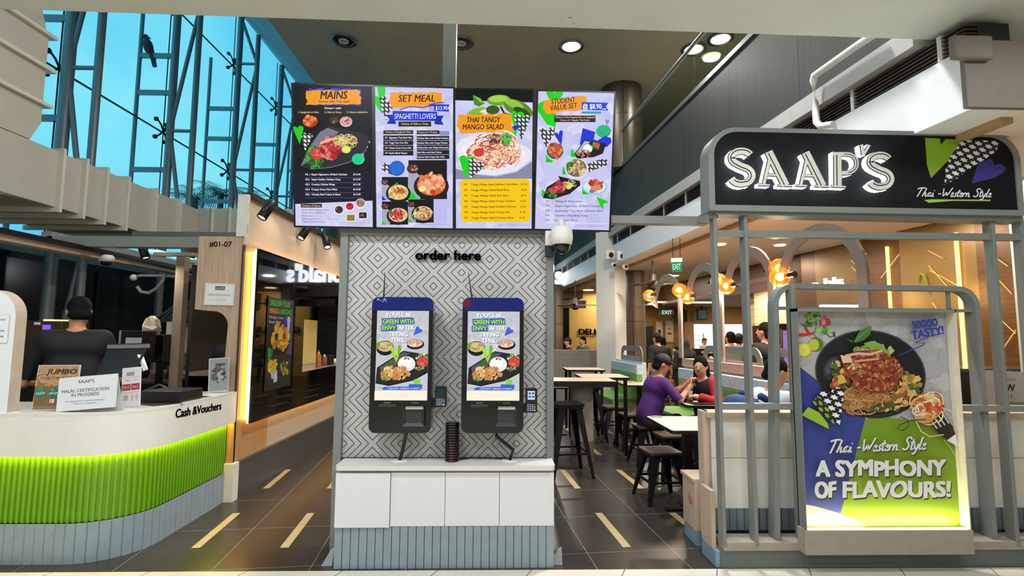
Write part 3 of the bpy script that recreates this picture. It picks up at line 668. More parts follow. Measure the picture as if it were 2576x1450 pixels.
# glossy panel with a serving hatch
TL = .0146
def tilt(mb):
    mb.v = [(x+TL*(y-4.96), y, z) for x, y, z in mb.v]; return mb
def slabX(mb, y0, y1, z0, z1, x0=-2.335, x1=-2.3, m=0): mb.box((x0, y0, z0), (x1, y1, z1), m)
t = thing('gloss_wall_board', 'large black gloss board on the corridor wall with warm light around its edges', 'board', (-2.32, 6.5, .66))
mb = MB(); slabX(mb, 4.965, 6.14, .66, 2.305); slabX(mb, 6.14, 9.5, .66, 1.05); slabX(mb, 6.14, 9.5, 1.66, 2.305); obj('gloss_face', tilt(mb), M_gloss, t)
mb = MB(); Ls = mat('warm_led_strip', '#ffffff', .5, noise=0, emit='#ffc05a', es=24)
for a, b in (((-2.37, 4.99, .70), (-2.355, 5.0, 2.27)), ((-2.37, 4.99, 2.262), (-2.355, 9.5, 2.272)), ((-2.37, 4.99, .695), (-2.355, 9.5, .705))): mb.box(a, b)
obj('light_strip', tilt(mb), Ls, t)
mb = MB(); mb.box((-2.338, 4.955, .66), (-2.322, 4.966, 2.3)); obj('light_edge', mb, emi('#fff3c0', 2.2), t)
# hatch reveals: kitchen seen through the opening
mb = MB(); mb.box((-3.6, 6.14, 1.0), (-2.33, 9.5, 1.045)); o = obj('hatch_counter', mb, mat('kitchen_steel_top', '#a59a8c', .35, metal=.3)); tag(o, 'pale counter top inside the serving hatch', 'counter')
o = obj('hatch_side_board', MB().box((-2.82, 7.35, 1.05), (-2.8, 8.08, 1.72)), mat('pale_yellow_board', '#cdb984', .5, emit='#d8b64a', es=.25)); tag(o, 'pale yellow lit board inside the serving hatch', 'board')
mb = MB(); mb.box((-3.62, 6.14, .6), (-3.58, 9.6, 2.3)); mb.box((-3.6, 9.56, .6), (-2.35, 9.6, 2.3)); o = obj('hatch_back_wall', mb, mat('dark_kitchen_wall', '#1c1713', .5)); o['kind'] = 'structure'; o.name = 'wall_kitchen'
area('hatch_light', (-2.6, 7.2, 2.2), .2, 4, WARM)
def bottle(x, y, h, r, body, cap, label, nz=True):
    t = thing('sauce_bottle', label, 'bottle', (x, y, 1.045), 0, 'bottles in the serving hatch')
    obj('body', MB().lathe([(r, 0), (r, h*.68), (r*.75, h*.76), (r*.45, h*.8), (0, h*.8)], (x, y, 1.046), 16), body, t)
    obj('cap', MB().lathe([(r*.55, h*.79), (r*.5, h*.87), (r*.15, h*.9), (r*.1, h), (0, h)], (x, y, 1.046), 12), cap, t)
bottle(-2.4, 7.02, .23, .034, mat('chilli_sauce', '#a4562e', .3), mat('orange_cap', '#d9803c', .4), 'squeeze bottle of orange chilli sauce in the serving hatch')
bottle(-2.42, 7.32, .17, .034, mat('tomato_sauce', '#7e3a24', .3), mat('pale_cap', '#cdb9a0', .4), 'shorter red sauce bottle in the serving hatch')
t = thing('napkin_box', 'black napkin holder with a white napkin in the serving hatch', 'napkin holder', (-2.45, 7.62, 1.045)); obj('holder', MB().box((-2.52, 7.5, 1.046), (-2.4, 7.68, 1.19)), M_black, t, bev=.006); obj('napkin', MB().ell((-2.44, 7.78, 1.09), (.06, .07, .045), 10), M_white, t)
p0, ex, ez, W, H = plane_from(aX(835, 806, -2.298), aX(858, 800, -2.298), aX(835, 790, -2.298))
letters('hatch_lettering', 'Self Service', (-2.272, aX(832, 806, -2.3)[1], aX(832, 806, -2.3)[2]), (TL, 1, 0), (0, 0, 1), .075, .004, mat('grey_print', '#a9a9a6', .5), t if False else bpy.data.objects['gloss_wall_board'])
# digital poster set in the board
t = thing('digital_poster', 'dim portrait screen showing yellow mango desserts on the black gloss board', 'screen', (-2.29, 5.5, .9))
y0, y1, z0, z1 = 5.19, 5.80, .93, 1.86
mb = MB(); mb.box((-2.299, y0-.01, z0-.01), (-2.292, y1+.01, z1+.01)); obj('bezel', tilt(mb), M_gloss, t)
A = Art((-2.292+TL*(y0-4.96), y0, z0), (TL, 1, 0), (0, 0, 1), y1-y0, z1-z0, (0, 0, 60, 100), True, .42)
A.rect(0, 0, 60, 100, '#2a2426'); A.rect(0, 62, 60, 100, '#3a352c'); A.poly([(38, 20), (60, 18), (60, 66), (46, 62)], '#5a5470'); A.text('UNLEASH YOUR', 3, 9, 6.5, '#3fd02a', .02, w=48); A.text('MANGO', 3, 17.5, 6, '#f0a020', .02, w=22); A.text('-NIFICENCE', 26, 17.5, 6, '#3fd02a', .02, w=32)
A.text('Mini Jap Cream', 3, 23, 3.2, '#e8e4ee', 0, w=32); A.text('Dessert Bowl', 3, 28, 3.2, '#e8e4ee', 0, w=26); A.heart(46, 30, 10, -.2, '#3526d8', '#d8d4e0')
A.ell(30, 47, 24, 17, '#241c16'); A.blobs(30, 44, 20, 14, 60, 5, ['#f2b630', '#e89c1c', '#f6cc58', '#c97f12']); A.heart(8, 62, 7, .2, '#3fae48', '#2f8a36'); A.ell(16, 80, 15, 14, '#4b4336'); A.ell(43, 82, 16, 14, '#3f3a2c'); A.blobs(16, 74, 10, 8, 26, 4, ['#f4c43c', '#e8a828', '#f6dc78']); A.blobs(20, 86, 8, 5, 10, 4, ['#e9e4ea', '#cfc8d8']); A.blobs(43, 80, 11, 9, 26, 3.4, ['#e0b63a', '#8f9c34', '#c49a2a', '#6c7a30'])
A.build('screen_image', t)
# oak pillar with unit number and notice
t = thing('oak_pillar', 'pale oak pillar with cut-out corner and unit number at the end of the counter', 'pillar', (-2.6, 4.9, .95))
yF = 4.85; q = lambda x, y: aY(x, y, yF)
xl, xr, xc = -2.81, -2.405, -2.50
P = [(xl, 2.40), (xl, 1.715), (xl+.14, 1.70)]
for i in range(7): a = math.radians(90-90*i/6); P.append((xc-.14+.14*math.cos(a), 1.565+.135*math.sin(a)))
P += [(xc-.02, .96), (xr, .96), (xr, 2.40)]
mb = MB(); mb.prism([(x, yF, z) for x, z in P], (0, .12, 0)); obj('pillar_board', mb, W_pale, t)
mb = MB(); mb.box((-2.405, 4.845, .33), (-2.385, 4.87, 2.32)); obj('edge_strip', mb, mat('dark_brown_cap', '#3a2a22'), t)
letters('unit_number', '#01-07', aY(526, 621, yF-.001), (1, 0, 0), (0, 0, 1), .05, .003, M_black, t, bold=.012, w=.208)
t = thing('opening_hours_notice', 'framed white opening hours notice on the oak pillar', 'notice', aY(550, 768, yF-.01))
p0, ex, ez, W, H = plane_from(aY(512, 768, yF-.012), aY(587, 770, yF-.012), aY(514, 712, yF-.012))
mb = board(MB(), p0, ex, ez, W, H, .008); obj('acrylic_frame', mb, mat('clear_acrylic_edge', '#c9ccce', .2), t)
A = Art(p0, ex, ez, W, H, (0, 0, 230, 165)); A.rect(4, 4, 226, 161, '#dcdad4'); A.rect(7, 7, 223, 158, '#b8b6b0'); A.rect(8.5, 8.5, 221.5, 156.5, '#dedcd6')
A.rect(80, 22, 155, 50, '#3d4248'); A.text('SAAPS', 117, 44, 15, '#c9c4a0', .02, align='c', w=60); A.text('OPERATING HOURS', 116, 94, 14, '#4b4a48', .0, align='c', w=178); A.text('DAILY: 10.30AM TO 9.30PM', 105, 128, 7, '#6b6a68', 0, align='c', w=128); A.text('SAAPS', 150, 142, 4, '#8b8a88', 0, align='c', w=28); A.build('printed_sheet', t)

# ================================================================== LEFT COLLECTION COUNTER
def cpath(off=0., z=0., n=10, x0=-6.2, y1=4.84, xs=None):
    R = .4+off; P = [(x0, 3.54-off, z)]
    m = int((-2.81-x0)/.035) if xs else 1
    for i in range(1, m): P.append((x0+(-2.81-x0)*i/m, 3.54-off, z))
    for i in range(n+1): a = math.radians(-90+90*i/n); P.append((-2.81+R*math.cos(a), 3.94+R*math.sin(a), z))
    m2 = int((y1-3.94)/.035) if xs else 1
    for i in range(1, m2+1): P.append((-2.41+off, 3.94+(y1-3.94)*i/m2, z))
    return P
t = thing('collection_counter', 'curved white counter with glowing green ribbed front and grey plinth', 'counter', (-3.2, 4, 0))
def ribwall(pitch, depth, z0, z1, off, flat=.5):
    base = np.array(cpath(off, 0, 24)); seg = np.r_[0, np.cumsum(np.linalg.norm(np.diff(base, axis=0), axis=1))]; n = int(seg[-1]/pitch); mb = MB(); pts = []
    def at(s):
        s = min(max(s, 0), seg[-1]-1e-6); i = int(np.searchsorted(seg, s, 'right')-1); f = (s-seg[i])/(seg[i+1]-seg[i]); p = base[i]+(base[i+1]-base[i])*f; tg = base[i+1]-base[i]; tg /= np.linalg.norm(tg); return p, np.array([tg[1], -tg[0], 0])
    for i in range(n):
        for f, d in ((0, 0), (.06, depth), (flat, depth), (flat+.06, 0)) if flat < .9 else ((0, 0), (.07, depth), (.93, depth), (.999, 0)):
            p, nn = at((i+f)*pitch); pts.append(p+nn*(d-depth))
    k = len(pts); mb.add([p+np.array([0, 0, z0]) for p in pts]+[p+np.array([0, 0, z1]) for p in pts], [(i, i+1, k+i+1, k+i) for i in range(k-1)]); return mb
obj('ribbed_green_front', ribwall(.036, .012, .255, .72, -.03), mat('lime_green_laminate', '#669c10', .4, noise=.04), t)
obj('grooved_plinth', ribwall(.064, .006, 0, .255, -.02, .95), mat('blue_grey_plinth', '#87969c', .35, noise=.06), t)
mb = MB(); mb.sweep([(-.02, .0), (.0, 0), (.0, .262), (-.02, .262)][::-1], [(x, y, .69) for x, y, z in cpath(.03, 0, 20)]); obj('white_fascia', mb, M_white, t)
mb = MB(); op = cpath(.031, .952, 20); ip = [(x, y+.001, z) for x, y, z in op]
inner = [(-2.95, 4.84, .952), (-2.95, 4.25, .952), (-3.05, 4.1, .952), (-6.2, 4.1, .952)]
mb.prism(op+inner, (0, 0, .015)); obj('worktop', mb, mat('white_solid_surface', '#d6d2c8', .25, noise=.02), t)
mb = MB(); mb.sweep([(-.01, -.004), (.008, -.004), (.008, .004), (-.01, .004)], [(x, y, .705) for x, y, z in cpath(-.008, 0, 20)]); obj('under_glow_strip', mb, mat('yellow_led_strip', '#ffffff', .5, noise=0, emit='#ffdc3a', es=48), t)
mb = MB(); mb.box((-3.44, 3.50, .255), (-3.40, 3.54, .69)); obj('end_trim', mb, M_white, t)
mb = MB(); mb.box((-2.445, 4.83, .30), (-2.385, 4.86, .69)); obj('lit_end_post', mb, W_warm, t)
mb = MB(); mb.box((-6.1, 3.62, .05), (-2.97, 4.05, .95)); obj('carcass', mb, M_black, t)
L = letters('counter_lettering', 'Cash &', aX(440, 1053, -2.377)+np.array([0, 0, 0]), (0, 1, 0), (0, 0, 1), .085, .003, M_black, t, bold=.02, w=.36)
bpy.data.objects.remove(L)
p1, p2 = aX(441, 1052, -2.379), aX(556, 1030, -2.379)
letters('counter_lettering', 'Cash &Vouchers', p1, (p2-p1)/np.linalg.norm(p2-p1), (0, 0, 1), .062, .003, M_black, t, bold=.018, w=float(np.linalg.norm(p2-p1)))
# arched white divider
t = thing('arched_divider', 'white divider with a rounded top standing on the left counter', 'divider', (-3.5, 3.6, .967))
P = [(-3.235, .967), (-3.235, 1.60)]
for i in range(1, 9): a = math.radians(90*i/8); P.append((-3.415+.18*math.cos(a), 1.60+.18*math.sin(a)))
P += [(-4.2, 1.78), (-4.2, .967)]
mb = MB(); mb.prism([(x, 3.55, z) for x, z in P], (0, .085, 0), 0, 1); obj('divider_board', mb, [mat('white_gloss_laminate', '#dfe2df', .3, noise=.01), mat('beige_edge_band', '#b3a18d', .5)], t)
p0, ex, ez, W, H = plane_from(aY(-40, 863, 3.545), aY(18, 864, 3.545), aY(-40, 790, 3.545))
o = thing('taped_notice', 'white printed notice in a clear sleeve on the arched divider', 'notice', p0+ex*W/2)
obj('sleeve', board(MB(), p0, ex, ez, W, H, .004), mat('clear_acrylic_edge', '#c9ccce', .2), o)
A = Art(p0, ex, ez, W, H, (-40, 790, 18, 863)); A.rect(-38, 792, 16, 861, '#dfe1e0')
for y, s in ((806, 'PLEASE'), (817, '-'), (834, 'ORDERING'), (849, 'KIOSK')): A.text(s, 8, y, 4.5, '#3a3a3c', .02, align='r')
A.build('printed_sheet', o)

# ================================================================== ORDER WALL WITH TWO KIOSKS
t = thing('order_wall', 'free-standing order wall of diamond patterned tiles in a grey frame', 'wall', (-.35, 3.8, 0))
YT = 3.70
a, b = aY(880, 590, YT), aY(1374, 600, YT); x0, x1, zt = a[0], b[0], 2.205
c = aY(1162.4, 617, YT)
mb = MB(); mb.quad((x0, YT, .645), (x1, YT, .645), (x1, YT, zt), (x0, YT, zt)); mb.quad((x0, YT+.02, .645), (x0, YT+.02, zt), (x1, YT+.02, zt), (x1, YT+.02, .645))
o = bpy.data.objects.new('tile_face', mb.mesh('tile_face', diamond_tiles(c[0]+.35, c[2], .2005), (-.35, 3.8, 0))); C.objects.link(o); o.parent = t
fr = [(x0-.055, .0, x0, zt+.055), (x1, .0, x1+.05, zt+.055)]
for X0, Z0, X1, Z1 in fr: obj('frame_upright', MB().box((X0, YT-.035, Z0), (X1, YT+.17, Z1)), M_grey, t, bev=.003)
obj('frame_head', MB().box((x0, YT-.035, zt), (x1, YT+.17, zt+.055)), M_grey, t)
obj('back_board', MB().box((x0, YT+.06, 0), (x1, YT+.16, zt)), M_grey, t)
obj('lower_board', MB().box((x0, YT+.01, 0), (x1, YT+.05, .64)), M_grey, t)
p = aY(1045, 652, YT-.012); q = aY(1210, 654, YT-.012)
letters('order_lettering', 'order here', p-np.array([0, 0, .004]), (1, 0, 0), (0, 0, 1), .066, .014, M_black, t, bold=.035, w=float(q[0]-p[0]))
# cabinet below
t = thing('order_cabinet', 'low white cabinet with four doors and blue grey grooved plinth under the kiosks', 'cabinet', (-.335, 3.58, 0))
X0, X1, YF = -1.045, .372, 3.475
obj('carcass', MB().box((X0+.005, YF+.02, .0), (X1-.005, YT-.04, .617)), mat('cabinet_carcass_white', '#c9c7c0', .5), t)  # carcass a slightly darker white than the doors
P = rrect(X0-.005, YF-.022, X1+.005, YT-.036, .03, 4, (1, 1, 0, 0)); mb = MB(); mb.prism([(x, y, .617) for x, y in P], (0, 0, .03)); obj('worktop', mb, _mc['white_solid_surface'], t, bev=.003)
xs = [X0, -.692, -.339, .014, X1]
for i in range(4):
    d = .012 if i == 0 else 0; mb = MB(); mb.box((xs[i]+.0015, YF-d, .262 if i else .258), (xs[i+1]-.0015, YF+.018, .598)); obj('door', mb, mat('white_cabinet_door', '#d9d9d8', .35, noise=.01), t, bev=.0015)
mb = MB(); n = 27; w_ = (X1-X0)/n
for i in range(n): x = X0+i*w_; mb.add([(x, YF+.018, 0), (x+.002, YF+.004, 0), (x+w_-.003, YF+.004, 0), (x+w_-.001, YF+.018, 0), (x, YF+.018, .26), (x+.002, YF+.004, .26), (x+w_-.003, YF+.004, .26), (x+w_-.001, YF+.018, .26)], [(0, 1, 5, 4), (1, 2, 6, 5), (2, 3, 7, 6)])
mb.box((X0, YF+.017, 0), (X1, YF+.03, .26)); obj('grooved_plinth', mb, _mc['blue_grey_plinth'], t)
for x in (-.66, .085): mb = MB(); mb.lathe([(.055, 0), (.055, .004), (.03, .004)], (x, 3.60, .647), 20); obj('cable_grommet', mb, M_white, t)
def wing(x, lb):
    mb = MB(); mb.add([(x-.05, 3.52, 0), (x+.02, 3.52, 0), (x+.02, 3.6, 0), (x-.05, 3.6, 0), (x+.0, 3.56, .09), (x+.02, 3.56, .1)], [(0, 1, 5, 4), (1, 2, 5), (2, 3, 4, 5), (3, 0, 4), (0, 3, 2, 1)]); return tag(obj('floor_bracket', mb, mat('dull_bracket', '#8f9090', .5)), lb, 'bracket')
wing(-1.085, 'small grey floor bracket at the left foot of the order cabinet'); o = wing(.41, 'small grey floor bracket at the right foot of the order cabinet'); 

def kiosk(px, label, red):
    l, r_ = aY(px[0], 747, 3.5)[0], aY(px[1], 750, 3.5)[0]; zb, z1 = .845, 1.748; cx = (l+r_)/2
    t = thing('order_kiosk', label, 'kiosk', (cx, 3.6, zb), 0, 'self order kiosks')
    mb = MB(); mb.prism([(x, 3.51, z) for x, z in rrect(l, zb, r_, z1, .045, 6)], (0, .1, 0)); obj('body', mb, mat('kiosk_black_gloss', '#060608', .12, noise=0, spec=.6), t)
    mb = MB(); P = rrect(l, zb, r_, z1, .045, 6)
    Q = [(l, 1.66)]+[(r_, 1.66)]+[(x, z) for x, z in P if z > 1.70]; mb.prism([(x, 3.508, z) for x, z in Q], (0, .003, 0)); obj('header_band', mb, mat('navy_blue_gloss', '#0a1c66', .15, noise=0), t)
    zs0, zs1 = (1.06, 1.655); sl, sr = l+.036, r_-.028
    A = Art((sl, 3.507, zs0), (1, 0, 0), (0, 0, 1), sr-sl, zs1-zs0, ((145, 178), (532, 180), (527, 870), (135, 870)), True, 1.0)
    A.rect(130, 170, 540, 880, '#c6c7d0'); A.blobs(330, 330, 200, 150, 60, 26, ['#cecfd7', '#bebfca', '#c9cad2', '#d4d5db'])
    A.poly([(130, 640), (540, 560), (540, 800), (130, 800)], '#c9ccd4')
    for s, x, y, h, w_, c in (('YOU\'LL BE', 305, 226, 32, 190, '#ffffff'),): A.text(s, x, y, h, c, .03, align='c', w=w_, jit=.05, sh=(3, 4, '#55565e'))
    A.poly([(178, 238), (420, 232), (428, 284), (182, 288)], '#3b62b8'); A.poly([(172, 292), (292, 288), (296, 336), (176, 340)], '#3b62b8')
    A.text('GREEN WITH', 302, 278, 32, '#a8f02c', .03, align='c', w=226, jit=.05, sh=(3, 4, '#31406a')); A.text('ENVY', 184, 328, 32, '#a8f02c', .03, w=102, jit=.05, sh=(3, 4, '#31406a')); A.text('AFTER', 306, 327, 30, '#ffffff', .03, w=114, jit=.05, sh=(3, 4, '#55565e'))
    A.text('TRYING', 305, 377, 32, '#ffffff', .03, align='c', w=140, jit=.05, sh=(3, 4, '#55565e')); A.text('THIS.', 300, 425, 32, '#ffffff', .03, align='c', w=106, jit=.05, sh=(3, 4, '#55565e'))
    A.heart(446, 340, 34, .75, '#3f62d8', '#3f62d8', 1.3)
    A.ell(208, 470, 66, 58, '#1b1a1c'); A.ell(208, 458, 58, 40, '#cdbb84'); A.blobs(205, 455, 46, 30, 30, 11, ['#e2cf8c', '#b9a55a', '#e9dcb4', '#c78a5a', '#8f9a48']); A.poly([(142, 430), (170, 420), (165, 470), (145, 480)], '#7aa32c')
    A.ell(432, 440, 68, 40, '#1c1a1c'); A.ell(430, 432, 58, 30, '#e0b8a2'); A.blobs(430, 432, 48, 22, 24, 11, ['#eecdbc', '#d79a84', '#f2ddd2', '#c98270'])
    A.stroke([(370, 435), (330, 500), (300, 560)], 16, '#d8dade')
    A.poly([(150, 620), (345, 490), (540, 520), (540, 660), (430, 715), (230, 760), (140, 740)], '#26272b'); A.poly([(170, 620), (345, 500), (395, 508), (250, 640), (190, 700)], '#54575f'); A.stroke([(140, 738), (240, 758), (420, 716), (540, 650)], 7, '#0e0e10')
    A.ell(370, 592, 66, 58, '#f0efec'); A.ell(362, 585, 48, 40, '#fbfbfa'); A.blobs(372, 552, 18, 9, 10, 7, ['#8b4a34', '#a8654a'])
    A.blobs(490, 540, 50, 26, 34, 12, ['#4c8a2e', '#2f6b22', '#76a83e', '#e8ead0']); A.ell(490, 575, 46, 42, '#c9463a'); A.blobs(490, 572, 36, 32, 16, 13, ['#d8604a', '#b83630', '#e2775c']); A.blobs(470, 625, 40, 14, 16, 9, ['#3c6a26', '#a8b878'])
    A.poly([(242, 465), (270, 462), (292, 545), (300, 470), (322, 442), (330, 470), (308, 540), (292, 580)], '#a6e01c'); A.poly([(305, 450), (325, 444), (330, 480), (306, 530)], '#78b81c')
    A.poly([(215, 615), (245, 560), (275, 580), (260, 620)], '#3f6b2a')
    A.blobs(285, 660, 105, 48, 80, 20, ['#e2b06a', '#d39350', '#eccb90', '#c57f46', '#efd9a8', '#d8845a', '#b39a4a']); A.blobs(220, 700, 40, 18, 14, 16, ['#9aa04a', '#cfae62', '#7f8a3a'])
    A.rect(428, 708, 475, 748, '#86d83a'); A.poly([(205, 768), (390, 764), (390, 745), (490, 748), (490, 778), (470, 792), (188, 790)], '#3f62d0'); A.text('CREAMY GREEN CURRY', 352, 786, 14, '#d8ecff', .01, align='c', w=240)
    A.stroke([(160, 776), (220, 776)], 3, '#4a5a8a'); A.rect(100, 796, 560, 900, '#fbf3da'); A.blobs(330, 832, 130, 12, 18, 6, ['#f4ead0', '#f7eed6'])
    o = A.build('touch_screen', t)
    mb = MB(); mb.prism([(x, 3.507, z) for x, z in rrect(l+.065, 1.018, l+.175, 1.03, .006, 4)], (0, .003, 0)); obj('receipt_slot', mb, M_steel, t)
    mb = MB(); mb.prism([(x, 3.509, z) for x, z in rrect(l+.068, 1.0205, l+.172, 1.0275, .0035, 4)], (0, -.004, 0)); obj('slot_mouth', mb, M_black, t)
    for s, dx in (('RECEIPT', .12), ('SCAN', .30)): letters('slot_lettering', s, (l+dx-.02, 3.508, 1.04), (1, 0, 0), (0, 0, 1), .007, .001, mat('grey_print', '#8a8a88'), t, w=.045)
    mb = MB(); a_, b_ = l+.225, l+.37; z0_, z1_ = .892, 1.018
    mb.add([(a_, 3.508, z0_), (b_, 3.508, z0_), (b_, 3.508, z1_), (a_, 3.508, z1_), (a_+.02, 3.53, z0_+.02), (b_-.02, 3.53, z0_+.02), (b_-.02, 3.53, z1_-.02), (a_+.02, 3.53, z1_-.02)], [(0, 1, 5, 4), (1, 2, 6, 5), (2, 3, 7, 6), (3, 0, 4, 7), (4, 5, 6, 7)]); mb.v = [(x, y-.02 if y < 3.52 else y-.024, z) for x, y, z in mb.v]
    mb.box((a_+.02, 3.490, z1_-.016), (b_-.01, 3.5, z1_+.003), 1); obj('scanner', mb, [mat('scanner_dark_grey', '#2c2d2f', .4), mat('scanner_grey_lip', '#a9abad', .35)], t)
    for k in range(4): mb = MB(); mb.box((a_+.03+.026*k, 3.4895, z1_-.012), (a_+.045+.026*k, 3.4901, z1_-.002))
    ax = l+.06; tilt = -.0 if not red else -.03
    obj('antenna', MB().cyl((ax, 3.58, z1-.005), (ax+tilt, 3.6, z1+.18), .007, .002, 8), M_black, t)
    if red: mb = MB(); mb.cyl((l+.03, 3.5075, 1.71), (l+.03, 3.508, 1.71), .028, n=20); obj('red_reflection', mb, mat('red_reflection_paint', '#6a0c20', .2), t)  # red reflection in the gloss, painted on as a flat disc
    else:
        for (u, v), (u2, v2) in (((.07, 1.73), (.098, 1.732)), ((.084, 1.744), (.082, 1.728)), ((.082, 1.728), (.07, 1.712)), ((.083, 1.728), (.1, 1.712)), ((.03, 1.735), (.05, 1.726)), ((.045, 1.742), (.035, 1.724)), ((.05, 1.728), (.06, 1.72))): mb = MB(); mb.bar([(l+u, 3.5065, v), (l+u2, 3.5065, v2)], .0025, .002); obj('band_reflection', mb, M_white, t)  # white strokes paint in a sign reflected in the band
    # cable to the worktop
    gx = -.66 if not red else .085
    obj('power_cable', MB().tube([(l+.245, 3.56, zb+.01), (l+.235, 3.57, zb-.03), (gx+.02, 3.59, .72), (gx, 3.60, .65)], .012, 8), M_black, t)
    # card terminal on its arm
    k = thing('card_terminal', 'card terminal with %s' % ('lit blue white screen, on the kiosk with the red mark' if red else 'dark screen, on the kiosk left of the pagers'), 'card terminal', (r_+.06, 3.5, 1.03), 0, 'card terminals')  # the red mark is a painted reflection
    tx = r_+(.025 if not red else .012); tz0, tz1 = (1.02, 1.155) if not red else (.985, 1.145); tw = .078
    obj('bracket', MB().box((r_-.002, 3.54, tz0-.01), (tx+.02, 3.58, tz0+.05)), M_black, k)
    mb = MB(); mb.prism([(x, 3.475, z) for x, z in rrect(tx, tz0, tx+tw, tz1, .012, 4)], (0, .035, 0)); kb = obj('body', mb, M_black, k)
    mb = MB(); mb.box((tx+.014, 3.472, tz1-.075), (tx+tw-.016, 3.476, tz1-.018)); dsp = obj('display', mb, emi('#2d4653', .5) if not red else emi('#c6dcf6', 1.0), kb)
    if red:
        for i in range(2):
            for j in range(2): mb = MB(); mb.box((tx+.02+.022*i, 3.4712, tz1-.04-.022*j), (tx+.036+.022*i, 3.4722, tz1-.027-.022*j)); obj('menu_icon', mb, emi('#4a7ab8', .8), kb)
    for i in range(4):
        for j in range(4):
            c = M_white if i < 3 else [mat('key_red', '#c0302a'), mat('key_yellow', '#c9a227'), mat('key_green', '#2f9a4a'), M_white][j]
            mb = MB(); mb.box((tx+.012+.0145*i, 3.472, tz0+.012+.012*(3-j)), (tx+.022+.0145*i, 3.4755, tz0+.019+.012*(3-j))); obj('key', mb, c if i == 3 else mat('key_grey_blue', '#8a9ab8', .5), kb)
kiosk((936, 1090), 'tall black order kiosk with navy top, on the tiled wall left of the pagers', False)
kiosk((1164, 1318), 'tall black order kiosk with a dark red mark on its navy top', True)  # the dark red mark is a reflection painted on as a disc
# pager stack
bp = aZ(1136, 1163, .647); h = .0172; NP = 15
pm = MB(); pm.lathe([(.036, 0), (.047, .003), (.048, .009), (.047, .0145), (.036, h)], (0, 0, 0), 24)
pme = pm.mesh('pager', [mat('pager_black', '#0d0c0d', .25)]); led = MB().box((-.008, -.0495, .006), (.008, -.047, .010)).mesh('pager_light', [emi('#ff2a1a', .6)])
for i in range(NP):
    o = bpy.data.objects.new('pager', pme); C.objects.link(o); o.location = (bp[0], bp[1]+.03, .647+h*i)
    tag(o, 'bottom black pager of the stack, resting on the white cabinet' if i == 0 else 'topmost black pager of the stack between the kiosks' if i == NP-1 else 'black round pager inside the stack between the kiosks', 'pager', 'pagers stacked between the kiosks')
    if i < 7: l2 = bpy.data.objects.new('indicator_light', led); C.objects.link(l2); l2.parent = o
o = obj('charger_cable', MB().tube([(bp[0]+.05, bp[1]+.05, .653), (bp[0]+.13, 3.66, .652), (bp[0]+.24, 3.66, .651), (.085, 3.61, .651)], .005, 6), M_black); tag(o, 'thin black cable from the pager stack to the right grommet', 'cable')
# dome camera at the right upright
t = thing('dome_camera', 'white dome security camera on the upright right of the order wall', 'camera', (.43, 3.6, 2.1))
c0 = aY(1412, 590, 3.58); X, Z = c0[0], c0[2]
obj('wall_plate', MB().box((X-.11, 3.60, Z-.075), (X-.0, 3.64, Z+.06)), M_white, t, bev=.004)
obj('arm', MB().tube([(X-.06, 3.6, Z-.02), (X-.02, 3.58, Z+.06), (X, 3.57, Z+.09), (X, 3.57, Z+.02)], .028, 12), M_white, t)
obj('housing', MB().lathe([(.03, .055), (.058, .05), (.078, .02), (.08, -.03), (.072, -.075), (.065, -.078)], (X, 3.57, Z-.0), 24), M_white, t)
obj('dome', MB().lathe([(.064, -.078), (.060, -.1), (.045, -.125), (.02, -.138), (0, -.14)], (X, 3.57, Z), 20), M_gloss, t)
obj('junction_box', MB().box((X-.11, 3.61, Z-.15), (X-.05, 3.66, Z-.077)), M_black, t)

# ================================================================== MENU SCREENS
def screen(bl, br, tl, label, quad):
    o, ex, ez, W, H = plane_from(aY(*bl, 3.6), aY(*br, 3.6), aY(*tl, 3.42)); n = np.cross(ex, ez)
    t = thing('menu_screen', label, 'screen', o+ex*W/2, 0, 'menu screens above the order wall')
    b = MB(); board(b, o, ex, ez, W, H, .05); hs = obj('housing', b, mat('screen_bezel_black', '#08080a', .3, noise=0), t)
    m = .012
    return hs, Art(o+ex*m+ez*m, ex, ez, W-2*m, H-2*m, quad, True, 1.0)
LV = '#c9c9f1'; LV2 = ['#d0d0f4', '#c1c1ec', '#d8d8f8', '#c6c8ef']; OR = '#f59c1a'; BK = '#101014'; GR = '#12d410'; BL = '#1430dc'
HT = houndstooth('houndstooth_glow', .045, True); HT2 = houndstooth('houndstooth_glow_fine', .028, True)
def bowl(A, x, y, r, cols, rim='#18181a', n=26, s=None, ry=None):
    ry = ry or r*.82; A.ell(x, y+r*.1, r*1.12, ry*1.1, rim); A.ell(x, y, r*.92, ry*.85, cols[0]); A.blobs(x, y, r*.75, ry*.68, n, s or r*.26, cols)
MEAT = ['#b8323c', '#d8505a', '#8f1f2c', '#e07a72', '#c23a40', '#a8282e']; PASTA = ['#e8d48a', '#d8b864', '#f2e6b0', '#c9a24e']; ORG = ['#d86a30', '#e88a48', '#c24a22', '#f0b078', '#e8603a']; GRN = ['#2f8a2a', '#1f6a22', '#4fae36', '#2a5a20']; BRN = ['#8a4a38', '#a86048', '#c98a70', '#6a3428', '#d8b098']
